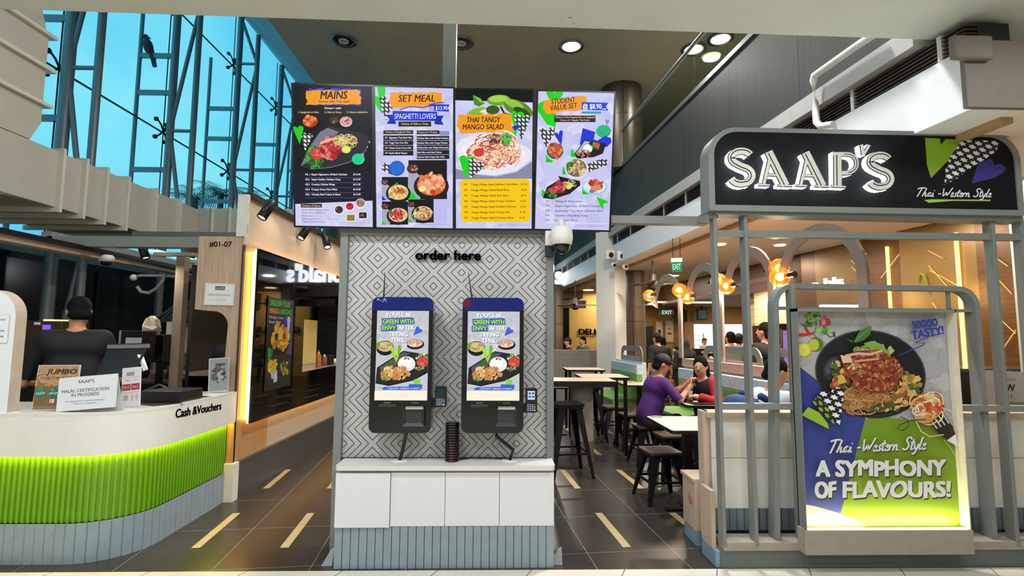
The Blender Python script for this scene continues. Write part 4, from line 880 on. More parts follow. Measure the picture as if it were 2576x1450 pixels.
# --- screen 1
t, A = screen((739.5, 572), (942, 576), (731.5, 208), 'black menu screen headed MAINS, leftmost of the four', ((60, 85), (765, 105), (762, 1345), (72, 1332)))
A.rect(0, 0, 900, 1500, '#131318'); A.poly([(0, 850), (900, 850), (900, 1140), (0, 1140)], '#1a1a2c'); A.poly([(0, 1136), (900, 1110), (900, 1500), (0, 1500)], '#d0d0f2'); A.blobs(420, 1260, 330, 90, 40, 40, ['#d6d6f5', '#c8c8ec', '#d0d2f3', '#dcdcf8'])
A.brush(205, 122, 670, 268, '#3a44d8', .01); A.brush(178, 135, 655, 262, OR, -.01); A.text('MAINS', 425, 210, 66, BK, .02, .15, 'c', 240); A.text('Served with Yum Salad', 430, 241, 17, '#40240c', .02, 0, 'c', 278)
A.text('Choose 1 each:', 415, 298, 16, '#f4f0e8', .03, 0, 'c', 150)
for x0, x1, s in ((95, 300, '1. Spaghetti or Rice'), (330, 500, '2. Side or Soup'), (530, 735, '3. Sauce selection')): A.rect(x0, 307, x1, 345, '#241c14'); A.text(s, (x0+x1)/2, 333, 15, '#eac48a', .02, 0, 'c', x1-x0-22)
bowl(A, 212, 405, 74, ['#c8401e', '#e05a2a', '#a82c18', '#d8781e', '#e89a50'], '#0c0c0e', 40); bowl(A, 428, 395, 44, ['#2b2a1c', '#5a4a22', '#8a6a34', '#3a3420'], '#1a1a1c'); bowl(A, 533, 405, 50, ['#d86a6a', '#e8a0a0', '#c23a34', '#f0c8c0'], '#d8c8cc')
A.heart(106, 512, 64, -.12, GR, GR, 1.5); A.heart(178, 570, 62, .12, HT2, HT2, 1.6); A.heart(690, 625, 62, .1, HT2, HT2, 1.5)
A.poly([(125, 800), (190, 640), (290, 500), (380, 450), (680, 510), (745, 560), (700, 680), (560, 770), (380, 815), (210, 828)], '#2b2d34'); A.poly([(125, 800), (200, 640), (300, 500), (370, 462), (470, 500), (300, 640), (190, 760)], '#77798a'); A.stroke([(210, 826), (390, 812), (560, 766), (700, 672)], 5, '#8a8c98')
A.blobs(250, 720, 80, 90, 90, 20, GRN); A.ell(272, 692, 58, 52, '#d83a34'); A.blobs(272, 690, 46, 40, 20, 13, ['#e25a4a', '#c92a2a', '#f08a78'])
A.poly([(300, 580), (460, 530), (480, 640), (430, 700), (300, 650)], '#b4303c'); A.blobs(390, 645, 95, 95, 90, 27, MEAT); A.stroke([(305, 600), (380, 570), (450, 555)], 22, '#e8b8a4')
A.noodles(525, 580, 115, 62, 90, 6, PASTA, .55); A.ell(535, 655, 42, 34, '#c8d43a'); A.ell(535, 655, 33, 26, '#e4ea7a')
A.ell(642, 740, 58, 50, '#18c47a'); A.ell(642, 740, 53, 45, '#22d69a'); 
for k in range(4): A.text(('New Thai', 'Grilled', 'Chicken', 'Recipe')[k], 642, 715+18*k, 11, '#178a78', .0, .2, 'c', 62)
ln = ('ML 1|Saap\'s Signature Grilled Chicken|$13.90', 'ML2|Saap\'s Golden Chicken Chop|$13.90', 'ML3|Crunchy Chicken Wings|$13.90', 'ML4|Crispy Dory Fish Fillet|$14.90', 'ML5|Chunky Beef Cubes & Slices|$14.90')
for i, s in enumerate(ln):
    y = 882+44.6*i; c_, n_, p_ = s.split('|'); A.text(c_, 170, y, 15, '#f2f2f6', .02); A.text(n_, 224, y, 15, '#f2f2f6', .025, 0, 'l', len(n_)*9.9); A.text(p_, 660, y, 15, '#f2f2f6', .02, 0, 'r', 64); A.stroke([(168, y+22), (684, y+22)], 2.5, '#6a6aa0')
A.rect(128, 1138, 314, 1170, '#241812'); A.text('Choice of Sauce', 220, 1162, 16, '#f0d0a8', .02, 0, 'c', 165)
for i, s in enumerate(('Garlic Black Pepper Sauce', 'Sweet Thai Chilli Sauce', 'Basil Sauce', 'Soup Soup Sauce', 'Tangy Tamarind Sauce')): A.text(s, 136, 1197+26.5*i, 12, '#3a3a58', .012, 0, 'l', (242, 214, 104, 155, 206)[i])
A.text('*Mildly Spicy', 245, 1250, 7, '#9a3a5a', 0, .2, 'l', 76); A.text('*Classic, Sour & Sweet', 296, 1277, 7, '#9a3a5a', 0, .2, 'l', 166); A.text('All images are for illustration purposes only', 455, 1310, 7, '#6a6a8a', 0, 0, 'l', 285)
for x, y, r, cl in ((467, 1190, 42, ['#4a3a28', '#8a7a58', '#2a2018', '#b0a078']), (563, 1160, 40, ['#c01a2c', '#d83a44', '#a01222']), (660, 1130, 44, ['#a8705a', '#c89a88', '#8a4a3a', '#e0b8a8'])): A.ell(x, y+4, r*1.06, r, '#e8e8ee'); A.ell(x, y, r*.86, r*.8, cl[0]); A.blobs(x, y, r*.6, r*.5, 16, 9, cl)
for x, y, cl in ((572, 1262, ['#8a7a1c', '#c8b83a', '#6a5a14']), (680, 1240, ['#3a1418', '#8a2a30', '#d8a0a0'])): A.rect(x-44, y-34, x+44, y+34, '#e2e2ec'); A.rect(x-34, y-26, x+34, y+26, cl[0]); A.blobs(x, y, 24, 16, 14, 8, cl)
A.build('screen_image', t)
# --- screen 2
t, A = screen((943, 576), (1143, 579), (940, 214), 'lilac menu screen headed SET MEAL with the spaghetti ribbon', ((788, 100), (1486, 118), (1476, 1362), (800, 1350)))
A.rect(700, 0, 1600, 1500, LV); A.blobs(1140, 700, 420, 700, 110, 80, LV2)
A.poly([(806, 90), (880, 90), (878, 170), (855, 320), (846, 335), (785, 250), (785, 175), (820, 190)], GR); A.poly([(825, 195), (885, 180), (890, 220), (940, 245), (970, 262), (905, 330), (890, 400), (845, 290)], HT2)
A.brush(925, 150, 1390, 285, OR, .01); A.stroke([(1010, 300), (1100, 275), (1220, 285), (1320, 245), (1400, 240)], 9, '#3a44d8'); A.text('SET MEAL', 1160, 232, 60, BK, .015, .15, 'c', 325)
A.poly([(1272, 254), (1455, 258), (1438, 288), (1452, 320), (1274, 312)], BL); A.text('@ $13.90', 1356, 305, 34, '#e8f0ff', .015, 0, 'c', 156)
A.poly([(888, 345), (960, 345), (975, 428), (890, 425), (915, 388)], '#1026a8'); A.poly([(1320, 355), (1402, 355), (1378, 395), (1400, 436), (1318, 430)], '#1026a8'); A.poly([(945, 312), (1342, 320), (1342, 402), (945, 396)], BL); A.text('SPAGHETTI LOVERS', 1146, 382, 46, '#f4f6ff', .0, 0, 'c', 370)
A.rect(996, 405, 1288, 450, '#241c18'); A.text('Choice of Side or Soup', 1142, 434, 18, '#f0c894', .015, 0, 'c', 240)
A.rect(862, 482, 1128, 516, '#241c18'); A.text('Choice of Spaghetti Base', 995, 504, 15, '#f0c894', .015, 0, 'c', 230)
for i, (k_, s) in enumerate((('SP1', 'Signature Thai Basil Olio'), ('SP2', 'Tangy Tom Yum Olio'), ('SP3', 'Classic Green Curry Olio'), ('SP4', 'Garlic Black Pepper'))): y = 527+45.5*i; A.rect(862, y, 1128, y+42, '#16161e'); A.text(k_, 876, y+27, 14, '#e8e8f0', .015); A.text(s, 914, y+27, 14, '#f4f4fa', .02, 0, 'l', (202, 166, 196, 162)[i]); (A.stroke([(916, y+34), (985, y+34)], 3, '#c02030') if i < 2 else None)
A.rect(1160, 485, 1362, 518, '#241c18'); A.text('Choice of 1 Protein', 1256, 508, 15, '#f0c894', .015, 0, 'c', 172); A.rect(1362, 490, 1450, 530, '#8c94b8')
for i, s in enumerate(('Chicken Slice with Grilled Chicken', 'Chicken Slice with Crispy Chicken', 'Chicken Slice with Wings & Drumettes', 'Beef Slice with Beef Cubes', 'Seafood with Crispy Fish (+$1)')): y = 534+41.5*i; A.rect(1160, y, 1450, y+38, '#16161e'); A.text(s, 1164, y+26, 13.5, '#f4f4fa', .02, 0, 'l', (280, 272, 282, 218, 242)[i])
A.poly([(845, 830), (870, 770), (900, 775), (925, 800), (940, 880), (900, 862)], HT2); A.ell(982, 820, 70, 68, '#1a50b8'); A.ell(980, 817, 64, 62, '#1868cc')
for k in range(4): A.text(('New Grilled', 'with Thai', 'Basil &', 'Herbs')[k], 982, 795+22*k, 13, '#3a88e0', .0, .2, 'c', 84)
def tile(x0, y0, x1, y1, bx, by, br, cols, cor, cs): A.rect(x0, y0, x1, y1, '#131316'); A.poly([(x0, y0+(y1-y0)*.12), (x0+(x1-x0)*.35, y0+(y1-y0)*.45), (x0+(x1-x0)*.3, y1), (x0, y1)], '#a8aac0'); bowl(A, x0+(x1-x0)*.12, y0+(y1-y0)*.2, (y1-y0)*.14, ['#6a3028', '#c98a70', '#8a4a38'], '#2a2422', 8); A.poly([(x0, y1-(y1-y0)*.3*cs), (x0, y1), (x0+(x1-x0)*.25*cs, y1)], cor); bowl(A, bx, by, br, cols, '#1c1c1e', 70, br*.2); return A
tile(1085, 748, 1428, 1098, 1288, 968, 140, ORG+['#f4c8a0', '#e8a884', '#d84a30'], GR, 1.0); A.blobs(1285, 930, 100, 60, 26, 34, ['#e8824a', '#f0a070', '#d8683a', '#f4b894']); A.ell(1207, 1005, 32, 27, '#e8ec8a'); A.ell(1300, 1032, 26, 22, '#d8342a')
tile(850, 898, 1082, 1108, 995, 1035, 98, PASTA+['#d8703a'], BL, .7); A.blobs(1005, 1030, 54, 34, 30, 18, ['#d8622e', '#b84a22', '#e8885a']); A.poly([(955, 970), (995, 940), (985, 975)], '#3f9a3a'); A.noodles(990, 1060, 90, 36, 30, 5, PASTA, .7)
tile(852, 1118, 1082, 1328, 995, 1240, 92, PASTA+MEAT[:3], GR, .7); A.blobs(1000, 1235, 56, 40, 36, 18, MEAT); A.blobs(930, 1215, 20, 14, 10, 10, GRN)
tile(1085, 1100, 1310, 1310, 1215, 1225, 92, PASTA+BRN, GR, .7); A.noodles(1215, 1230, 80, 52, 40, 6, BRN+PASTA[:2], .8); A.rect(1310, 1098, 1430, 1315, '#bcbcf0')
A.text('All images are for illustration purposes only', 1315, 1330, 8, '#5a5a88', 0, .1, 'c', 278)
A.build('screen_image', t)
# --- screen 3
t, A = screen((1143, 579), (1341.5, 580), (1144, 221), 'menu screen headed THAI TANGY MANGO SALAD with a yellow price panel', ((72, 118), (757, 132), (726, 1370), (57, 1362)))
A.rect(-50, 0, 900, 1500, LV); A.blobs(400, 700, 420, 700, 110, 80, LV2); A.poly([(-50, 0), (900, 0), (900, 240), (-50, 210)], '#0e0e12')
A.ell(455, 215, 105, 48, '#6aa81c', -.05); A.ell(450, 203, 85, 30, '#a4d84a', -.05); A.ell(625, 290, 138, 68, '#5a8a22', .42); A.ell(590, 250, 90, 34, '#94c840', .4); A.ell(655, 320, 80, 34, '#2f4a14', .45); A.poly([(225, 165), (290, 195), (330, 240), (280, 270), (235, 250)], '#4a8a24'); A.poly([(230, 170), (290, 200), (320, 238), (290, 232)], '#8ac83c'); A.ell(255, 320, 95, 34, '#86b830', -.35); A.ell(345, 305, 60, 14, '#eaf0c8', -.2); A.ell(400, 300, 60, 40, '#3a5a18'); A.stroke([(470, 270), (500, 330), (560, 350)], 16, '#1a1c10')
A.heart(610, 385, 72, .12, GR, GR, 1.6); A.poly([(505, 385), (545, 350), (550, 390)], GR); A.heart(655, 430, 86, .05, HT2, HT2, 1.6); A.poly([(550, 460), (615, 470), (595, 555)], GR)
A.poly([(430, 500), (620, 430), (640, 455), (600, 480), (350, 510)], BL); A.brush(95, 335, 575, 505, OR, .0, .08); A.text('THAI TANGY', 318, 410, 48, BK, .015, .15, 'c', 296); A.text('MANGO SALAD', 312, 472, 48, BK, .015, .15, 'c', 362)
A.poly([(75, 640), (110, 560), (300, 500), (560, 560), (740, 660), (735, 745), (600, 850), (400, 888), (230, 870), (100, 790)], '#e6e6f4'); A.poly([(110, 640), (300, 540), (560, 590), (690, 680), (560, 800), (380, 842), (220, 810)], '#f4f4fa'); A.stroke([(230, 872), (400, 888), (600, 850), (735, 748)], 9, '#c4c4dc'); A.poly([(60, 820), (240, 875), (420, 892), (600, 855), (745, 760), (745, 915), (60, 915)], '#8a8aa8')
A.blobs(400, 690, 235, 125, 150, 26, ['#e8c0b4', '#d87a7a', '#c24a50', '#f0d8cc', '#e8a094', '#b0424c', '#f4e4c8']); A.noodles(420, 680, 225, 130, 170, 9, ['#f2e2b4', '#e8c88a', '#c84a4a', '#d8706a', '#f4ead0', '#a83a44', '#e8b0a0'], .9); A.blobs(410, 560, 60, 40, 30, 22, ['#8a4a4a', '#a86a5a', '#6a3434', '#c89884']); A.ell(270, 680, 46, 38, '#d83a2a'); A.blobs(515, 560, 46, 48, 40, 17, ['#3f9a3a', '#5ab84a', '#2f7a2c'])
A.heart(165, 800, 92, .12, GR, GR, 1.2); A.heart(225, 830, 88, .42, HT2, HT2, 1.1)
A.poly([(x, y) for x, y in rrect(105, 918, 715, 1306, 36, 5)], '#f8c80c')
for i, (s, p_) in enumerate((('Tangy Mango Salad Seafood Carribean', '10.90'), ('Tangy Mango Salad Beef Slice', '8.90'), ('Tangy Mango Salad Fish Slice', '8.50'), ('Tangy Mango Salad Crispy Chicken', '8.50'), ('Tangy Mango Salad Grilled Chicken', '8.50'), ('Tangy Mango Salad Crispy Fish', '8.50'), ('Tangy Mango Salad Chicken Slice', '8.50'))): y = 972+50.6*i; A.text('M%d' % (i+1), 136, y, 17, '#3a2a08', .015); A.text(s, 198-i*.6, y+1, 17, '#4a360c', .018, 0, 'l', (412, 334, 328, 386, 394, 340, 370)[i]); A.text(p_, 692-4*i, y+2, 17, '#4a360c', .01, 0, 'r', 56 if i == 0 else 48)
A.text('Picture is for illustration purposes only', 570, 1338, 8, '#5a5a88', 0, .1, 'c', 272); A.build('screen_image', t)
# --- screen 4
t, A = screen((1341.5, 580), (1536, 584), (1349, 225), 'lilac menu screen headed STUDENT VALUE SET, rightmost of the four', ((796, 138), (1478, 156), (1424, 1382), (764, 1368)))
A.rect(700, 0, 1600, 1500, LV); A.blobs(1120, 700, 420, 700, 110, 80, LV2)
A.heart(935, 215, 92, .1, GR, GR, .8); A.poly([(785, 250), (845, 220), (900, 300), (955, 340), (950, 455), (870, 430), (790, 310)], GR); A.poly([(805, 470), (850, 460), (880, 500), (900, 455), (945, 460), (935, 520), (900, 570), (865, 635), (830, 560)], HT2)
A.brush(848, 195, 1240, 320, OR, -.1, .1); A.text('STUDENT', 1022, 243, 46, BK, .012, .1, 'c', 218, -.1); A.text('VALUE SET', 1026, 296, 46, BK, .012, .1, 'c', 244, -.1)
A.poly([(1185, 234), (1426, 240), (1402, 272), (1425, 308), (1184, 300)], BL); A.text('@ $8.90', 1278, 292, 42, '#f0f4ff', .02, 0, 'c', 168); A.text('nett', 1385, 300, 16, '#e0e8ff', .02, 0, 'c', 40); A.rect(1183, 317, 1358, 336, '#14a8a0')
A.rect(938, 352, 1308, 410, '#241c18'); A.text('Choice of Thai Fragrant Rice or Spaghetti', 1124, 374, 15, '#f0c894', .015, 0, 'c', 356); A.text('Choice of 1 Regular Thai Drink', 1122, 400, 15, '#f0c894', .015, 0, 'c', 262)
A.heart(1412, 410, 22, .1, '#8a8cac', '#8a8cac', 1.5); A.ell(1378, 490, 66, 56, '#0ea060'); A.ell(1374, 486, 60, 50, '#16c070')
for k in range(4): A.text(('Top up $2', 'for a side', 'or', 'dessert')[k], 1374, 466+18*k, 11, '#0c7a78', .0, .2, 'c', 70)
A.poly([(930, 510), (962, 500), (975, 520), (990, 482), (1015, 490), (1008, 560), (1000, 615)], BL); A.poly([(1192, 462), (1306, 498), (1290, 560), (1320, 575), (1390, 532), (1446, 550), (1448, 590), (1410, 630), (1165, 610)], BL)
for x, y, s in ((862, 730, 'SV1'), (1086, 680, 'SV2'), (1010, 838, 'SV4'), (824, 1040, 'SV3'), (1186, 1018, 'SV5')): A.poly([(x, y-38), (x+62, y+22), (x+58, y+38), (x, y+38)], GR); A.text(s, x+4, y+28, 15, '#128a14', .01)
A.ell(944, 672, 82, 80, '#bcd8d8'); A.ell(944, 666, 74, 72, '#2f5a50'); A.blobs(944, 660, 58, 56, 34, 30, ['#b8442a', '#d8683c', '#8f2f1e', '#e08a5a', '#c85a30']); A.poly([(925, 620), (935, 585), (975, 610), (990, 660), (960, 690)], '#c2562e')
A.poly([(1120, 690), (1210, 565), (1405, 600), (1370, 690), (1290, 720), (1150, 735), (1130, 720)], '#16161a'); A.poly([(1130, 690), (1210, 575), (1260, 585), (1150, 705)], '#a8b8cc'); A.ell(1237, 645, 42, 38, '#f4f4f6'); A.blobs(1205, 688, 62, 30, 34, 14, BRN); A.blobs(1308, 620, 42, 26, 24, 12, GRN); A.ell(1318, 615, 28, 24, '#d8503a')
A.poly([(1235, 780), (1370, 735), (1412, 745), (1410, 790), (1235, 860)], HT2)
A.ell(1135, 825, 106, 94, '#d8dce8'); A.ell(1133, 818, 92, 80, '#7a6a4a'); A.blobs(1135, 815, 74, 64, 60, 18, ['#d8b888', '#c09a68', '#ead4b0', '#8a7a3a', '#a8845a']); A.blobs(1085, 790, 40, 22, 14, 14, GRN); A.ell(1202, 840, 20, 20, '#e8cbb0'); A.ell(1178, 870, 22, 20, '#e0c0a4')
A.poly([(835, 1085), (870, 990), (985, 920), (970, 890), (1030, 905), (1165, 935), (1168, 975), (1080, 1045), (920, 1095)], '#18181c'); A.stroke([(835, 1087), (920, 1097), (1080, 1047)], 6, '#3a3a44'); A.blobs(915, 1045, 50, 40, 40, 14, GRN); A.ell(924, 1020, 34, 30, '#d8403a'); A.blobs(990, 990, 60, 52, 50, 20, MEAT); A.noodles(1075, 960, 56, 32, 46, 5, PASTA, .6); A.ell(1064, 990, 24, 20, '#dfe46a')
A.ell(1298, 990, 112, 70, '#a8c8d8'); A.ell(1295, 1020, 78, 44, '#a8c8d8'); A.ell(1296, 985, 100, 58, '#d6e8f0'); A.blobs(1300, 975, 52, 48, 24, 28, ['#c24a34', '#d86a48', '#a83426', '#e08a68']); A.ell(1270, 1028, 24, 16, '#7a7a88')
for i, s in enumerate(('Wings & Drumettes', 'Saap\'s Signature Grilled Chicken', 'Authentic Thai Basil Chicken Slice', 'Chicken Thai Boat Soup', 'Crispy Fish Bites')): y = 1124+43.2*i; A.text('SV%d' % (i+1), 858-i, y, 17, '#2a2a36', .012); A.text(s, 944-2*i, y+3, 18, '#26263a', .012, 0, 'l', (242, 408, 425, 296, 204)[i])
A.poly([(1310, 1078), (1405, 1115), (1415, 1132), (1374, 1140), (1372, 1190), (1352, 1180)], GR); A.stroke([(905, 1312), (1400, 1322)], 5, '#e8e8fa'); A.text('All images are for illustration purposes only', 1265, 1347, 8, '#5a5a88', 0, .1, 'c', 272); A.build('screen_image', t)
# hanging post and bar behind the screens
t = thing('ceiling_post', 'square grey post hanging from the atrium ceiling behind the menu screens', 'post', (-.38, 3.9, 2.2))
obj('post', MB().box((-.445, 3.80, 2.3), (-.345, 3.90, 6.4)), M_grey, t); obj('cross_bar', MB().box((-1.4, 3.72, 2.6), (.78, 3.78, 2.7)), M_blackm, t); obj('upright_bracket', MB().box((-.42, 3.68, 2.26), (-.36, 3.8, 3.1)), M_blackm, t)

# ================================================================== SIGN STAND (right)
YS = 3.40
t = thing('sign_stand', 'tall grey slatted frame carrying the backlit black SAAP\'S sign', 'sign', (2.5, 3.5, 0))
o, ex, ez, W, H = plane_from(aY(1798, 516, YS), aY(2559.8, 529.5, YS), aY(1793.5, 330.6, YS)); n = np.cross(ex, ez)
def P3(pts, d=0.): return [o+ex*x+ez*z+n*d for x, z in pts]
mb = MB(); rm = .04
outer = rrect(-rm, -rm, W+rm, H+rm*.7, .2, 10, (0, 0, 1, 1)); inner = rrect(0, 0, W, H, .17, 10, (0, 0, 1, 1))
k = len(outer)
va = P3(outer, .01); vb = P3(inner, .01); vc = P3(outer, -.14); vd = P3(inner, -.03)
mb.add(va+vb+vc+vd, [(i, (i+1) % k, k+(i+1) % k, k+i) for i in range(k)]+[(i, 2*k+i, 2*k+(i+1) % k, (i+1) % k) for i in range(k)]+[(k+i, k+(i+1) % k, 3*k+(i+1) % k, 3*k+i) for i in range(k)]+[tuple(2*k+i for i in range(k))[::-1]])
obj('sign_box', mb, M_grey, t)
mb = MB(); mb.prism(P3(inner, -.02), n*.02); sf = obj('sign_face', mb, mat('black_sign_acrylic', '#121213', .6, noise=0, spec=.15), t)
Q = ((105, 62), (2485, 98), (2525, 692), (120, 650))
A = Art(o, ex, ez, W, H, Q)
A.poly([(1786, 104), (1905, 108), (1912, 160), (1950, 112), (2080, 118), (2060, 180), (1960, 300), (1832, 432), (1800, 330)], '#7fa814')
ht = houndstooth('houndstooth_print', .052, False, rot=.5)
A.poly([(2085, 118), (2360, 125), (2392, 150), (2350, 215), (2255, 285), (2195, 320), (2030, 445), (1938, 488), (1950, 350), (1985, 260)], ht)
A.poly([(2215, 298), (2270, 290), (2305, 268), (2330, 290), (2340, 325), (2395, 312), (2432, 345), (2415, 385), (2350, 425), (2155, 478)], '#2c2a78')
A.poly([(1776, 610), (1830, 604), (2308, 606), (2306, 618), (2000, 616), (1812, 632)], '#9abf34')
A.script(1702, 580, 33, 610, '#dcdcdc', 9, .01)
A.build('sign_print', sf)
# raised letters: glowing acrylic returns, pale faces with dark outlines and inlines
ST = {}
def arc(cx, cy, rx, ry, a0, a1, m=8): return [(cx+rx*math.cos(math.radians(a0+(a1-a0)*i/m)), cy+ry*math.sin(math.radians(a0+(a1-a0)*i/m))) for i in range(m+1)]
def S_(x, y, w, h): return [(x+.80*w, y+.19*h)]+arc(x+.5*w, y+.27*h, .34*w, .17*h, -35, -180, 7)+arc(x+.5*w, y+.27*h, .34*w, .17*h, 180, 120, 3)+[(x+.5*w, y+.48*h)]+arc(x+.50*w, y+.71*h, .37*w, .21*h, -60, 60, 7)+arc(x+.48*w, y+.71*h, .35*w, .20*h, 60, 155, 6)
def letter(strokes, name):
    dep = .047
    def sw(pts, wd):
        pts = np.array(pts, float); L, R = [], []
        for i in range(len(pts)):
            tg = pts[min(i+1, len(pts)-1)]-pts[max(i-1, 0)]; tg /= np.hypot(*tg)+1e-9; nn = np.array([-tg[1], tg[0]])*wd/2; L.append(pts[i]+nn); R.append(pts[i]-nn)
        return np.array(L+R), len(pts)
    side, dark, face = MB(), MB(), MB()
    for e_, (pts, wd, ins) in enumerate(strokes):
        e_ *= .0004
        for mbx, ww, d0, d1 in ((side, wd, .001, dep), (dark, wd, dep, dep+.002+e_), (face, wd-12, dep+.004+e_, dep+.005+e_)):
            V, m = sw(pts, ww); u, v = A.loc(V); a = [o+ex*q*W+ez*(1-r)*H+n*d1 for q, r in zip(u, v)]; b = [o+ex*q*W+ez*(1-r)*H+n*d0 for q, r in zip(u, v)]
            loop = list(range(m))+list(range(2*m-1, m-1, -1)); N = 2*m
            mbx.add(a+b, [(i, i+1, m+i+1, m+i) for i in range(m-1)]+[(loop[i], loop[(i+1) % len(loop)], N+loop[(i+1) % len(loop)], N+loop[i]) for i in range(len(loop))])
        for off, lw in ins:
            V, m = sw(pts, 2*off if off else .01)
            c = V[:m] if off > 0 else V[m:] if off < 0 else np.array(pts, float)
            V, m = sw(c[1:-1] if len(c) > 4 else [c[0]*.97+c[-1]*.03, c[-1]*.97+c[0]*.03], lw); u, v = A.loc(V); a = [o+ex*q*W+ez*(1-r)*H+n*(dep+.0075+e_) for q, r in zip(u, v)]
            dark.add(a, [(i, i+1, m+i+1, m+i) for i in range(m-1)])
    s_ = obj('raised_letter', side, emi('#e4f6ff', 6.0), t); obj('letter_outline', dark, mat('letter_dark_outline', '#1a1a1a', .4), s_); obj('letter_face', face, mat('letter_pale_face', '#dcd8cd', .45), s_)
I2 = ((9, 6), (-9, 6)); I1 = ((4, 6),)
letter([(S_(190, 208, 225, 318), 64, I2)], 'S'); letter([(S_(1272, 236, 225, 312), 64, I2)], 'S')
for ax, ay in ((430, 236), (718, 241)):
    letter([([(ax+44, ay+272), (ax+105, ay+8)], 34, ()), ([(ax+82, ay+8), (ax+215, ay+276)], 72, I2), ([(ax+62, ay+192), (ax+180, ay+196)], 26, ()), ([(ax, ay+270), (ax+92, ay+273)], 24, ()), ([(ax+150, ay+274), (ax+268, ay+279)], 24, ())], 'A')
letter([([(1050, 262), (1052, 520)], 70, I2), ([(1015, 262), (1100, 262)]+arc(1128, 336, 72, 74, -90, 90, 9)+[(1080, 412)], 42, ((0, 6),)), ([(995, 516), (1112, 522)], 24, ())], 'P')
letter([([(1238, 185), (1252, 270)], 34, ()), ([(1300, 188), (1254, 262)], 30, ())], 'heart')
# posts and rails
def vb(px0, px1, ytop, ybot, Y=3.44, dp=.08):
    f0 = max(px1-8.5, px0); a, b = aY(f0, ytop, Y), aY(px1, ytop, Y); z0 = aY(px0, ybot, Y)[2]
    if px0 < f0: dp = (f0-1255)/(px0-1255)*Y-Y
    mb = MB(); mb.box((a[0], Y, z0), (b[0], Y+dp, a[2])); return obj('post', mb, M_grey, t, bev=.003)
Z0 = .15
for a, b, yt in ((1783, 1803, 520), (1857, 1880, 536), (2467, 2502, 545), (2541, 2576, 548)): vb(a, b, yt, 1376)
for a, b in ((1974, 2000), ): vb(a, b, 716, 1376)
def hbx(pa, pb, Y, hz, dp, nm='rail'):
    a, b = aY(*pa, Y), aY(*pb, Y); mb = MB(); mb.bar([a+np.array([0, dp/2, 0]), b+np.array([0, dp/2, 0])], dp, hz); return obj(nm, mb, M_grey, t)
hbx((1796, 587), (2600, 597), 3.45, .045, .05); hbx((1800, 530), (2575, 548), 3.42, .05, .12)
hbx((1815, 1024), (2004, 1024), 3.445, .04, .06); hbx((2405, 1028), (2600, 1030), 3.445, .04, .06)
mb = MB(); Y = 3.52; P = [aY(1948, 1376, Y), aY(1946, 830, Y)]
e = aY(1946, 800, Y); z = aY(2000, 721, Y)[2]; xr = aY(2448, 800, Y)[0]; R = .13
for i in range(9): a = math.radians(180-90*i/8); P.append(np.array([e[0]+R+R*math.cos(a), Y, z-R+R*math.sin(a)]))
for i in range(9): a = math.radians(90-90*i/8); P.append(np.array([xr-R+R*math.cos(a), Y, z-R-.01+R*math.sin(a)]))
P.append(np.array([xr, Y, .14])); mb.bar(P, .035, .085, up=(0, 1, 0)); obj('arch_bar', mb, M_grey, t)
hbx((1950, 775), (2448, 782), 3.5, .02, .08)
vb(2376, 2390, 726, 785, 3.5, .06)
# arm linking the stand to the menu screens
mb = MB(); mb.box((.80, 3.62, 2.30), (1.50, 3.70, 2.355)); mb.box((1.42, 3.45, 2.302), (1.5, 3.619, 2.353)); obj('link_arm', mb, M_grey, t)
# curb under the stand
mb = MB(); mb.box((1.455, 3.455, 0), (4.4, 3.70, .11)); obj('base_plinth', mb, mat('dark_green_grey_plinth', '#5f655f', .45, noise=.06), t)
mb = MB(); mb.box((1.47, 3.445, .11), (4.4, 3.60, .165)); obj('base_cap', mb, mat('beige_curb_cap', '#9c9283', .5), t, bev=.004)

# low partition behind the slats
t = thing('low_partition', 'low white panelled partition with oak cap and dark plinth behind the slats', 'partition', (2.6, 3.7, 0))
for x0, x1 in ((1.50, 2.28), (2.285, 3.06), (3.065, 3.9)):
    for z0, z1 in ((.31, .648), (.652, .925)): obj('panel', MB().box((x0, 3.66, z0), (x1, 3.68, z1)), mat('white_partition_panel', '#e0dbd0', .45, noise=.02), t)
obj('core', MB().box((1.50, 3.68, .166), (4.3, 3.76, .925)), W_pale, t); obj('oak_cap', MB().box((1.47, 3.64, .925), (4.3, 3.80, .965)), W_bench, t, bev=.003)
mb = MB(); w_ = .052; n_ = 54
for i in range(n_): x = 1.5+i*w_; mb.add([(x, 3.665, .166), (x+.003, 3.652, .166), (x+w_-.004, 3.652, .166), (x+w_-.001, 3.665, .166), (x, 3.665, .31), (x+.003, 3.652, .31), (x+w_-.004, 3.652, .31), (x+w_-.001, 3.665, .31)], [(0, 1, 5, 4), (1, 2, 6, 5), (2, 3, 7, 6), (4, 5, 6, 7)])
obj('grooved_plinth', mb, mat('dark_blue_grey_plinth', '#69757a', .4, noise=.06), t)
obj('end_panel', MB().box((1.455, 3.70, .11), (1.50, 3.80, .965)), W_bench, t)

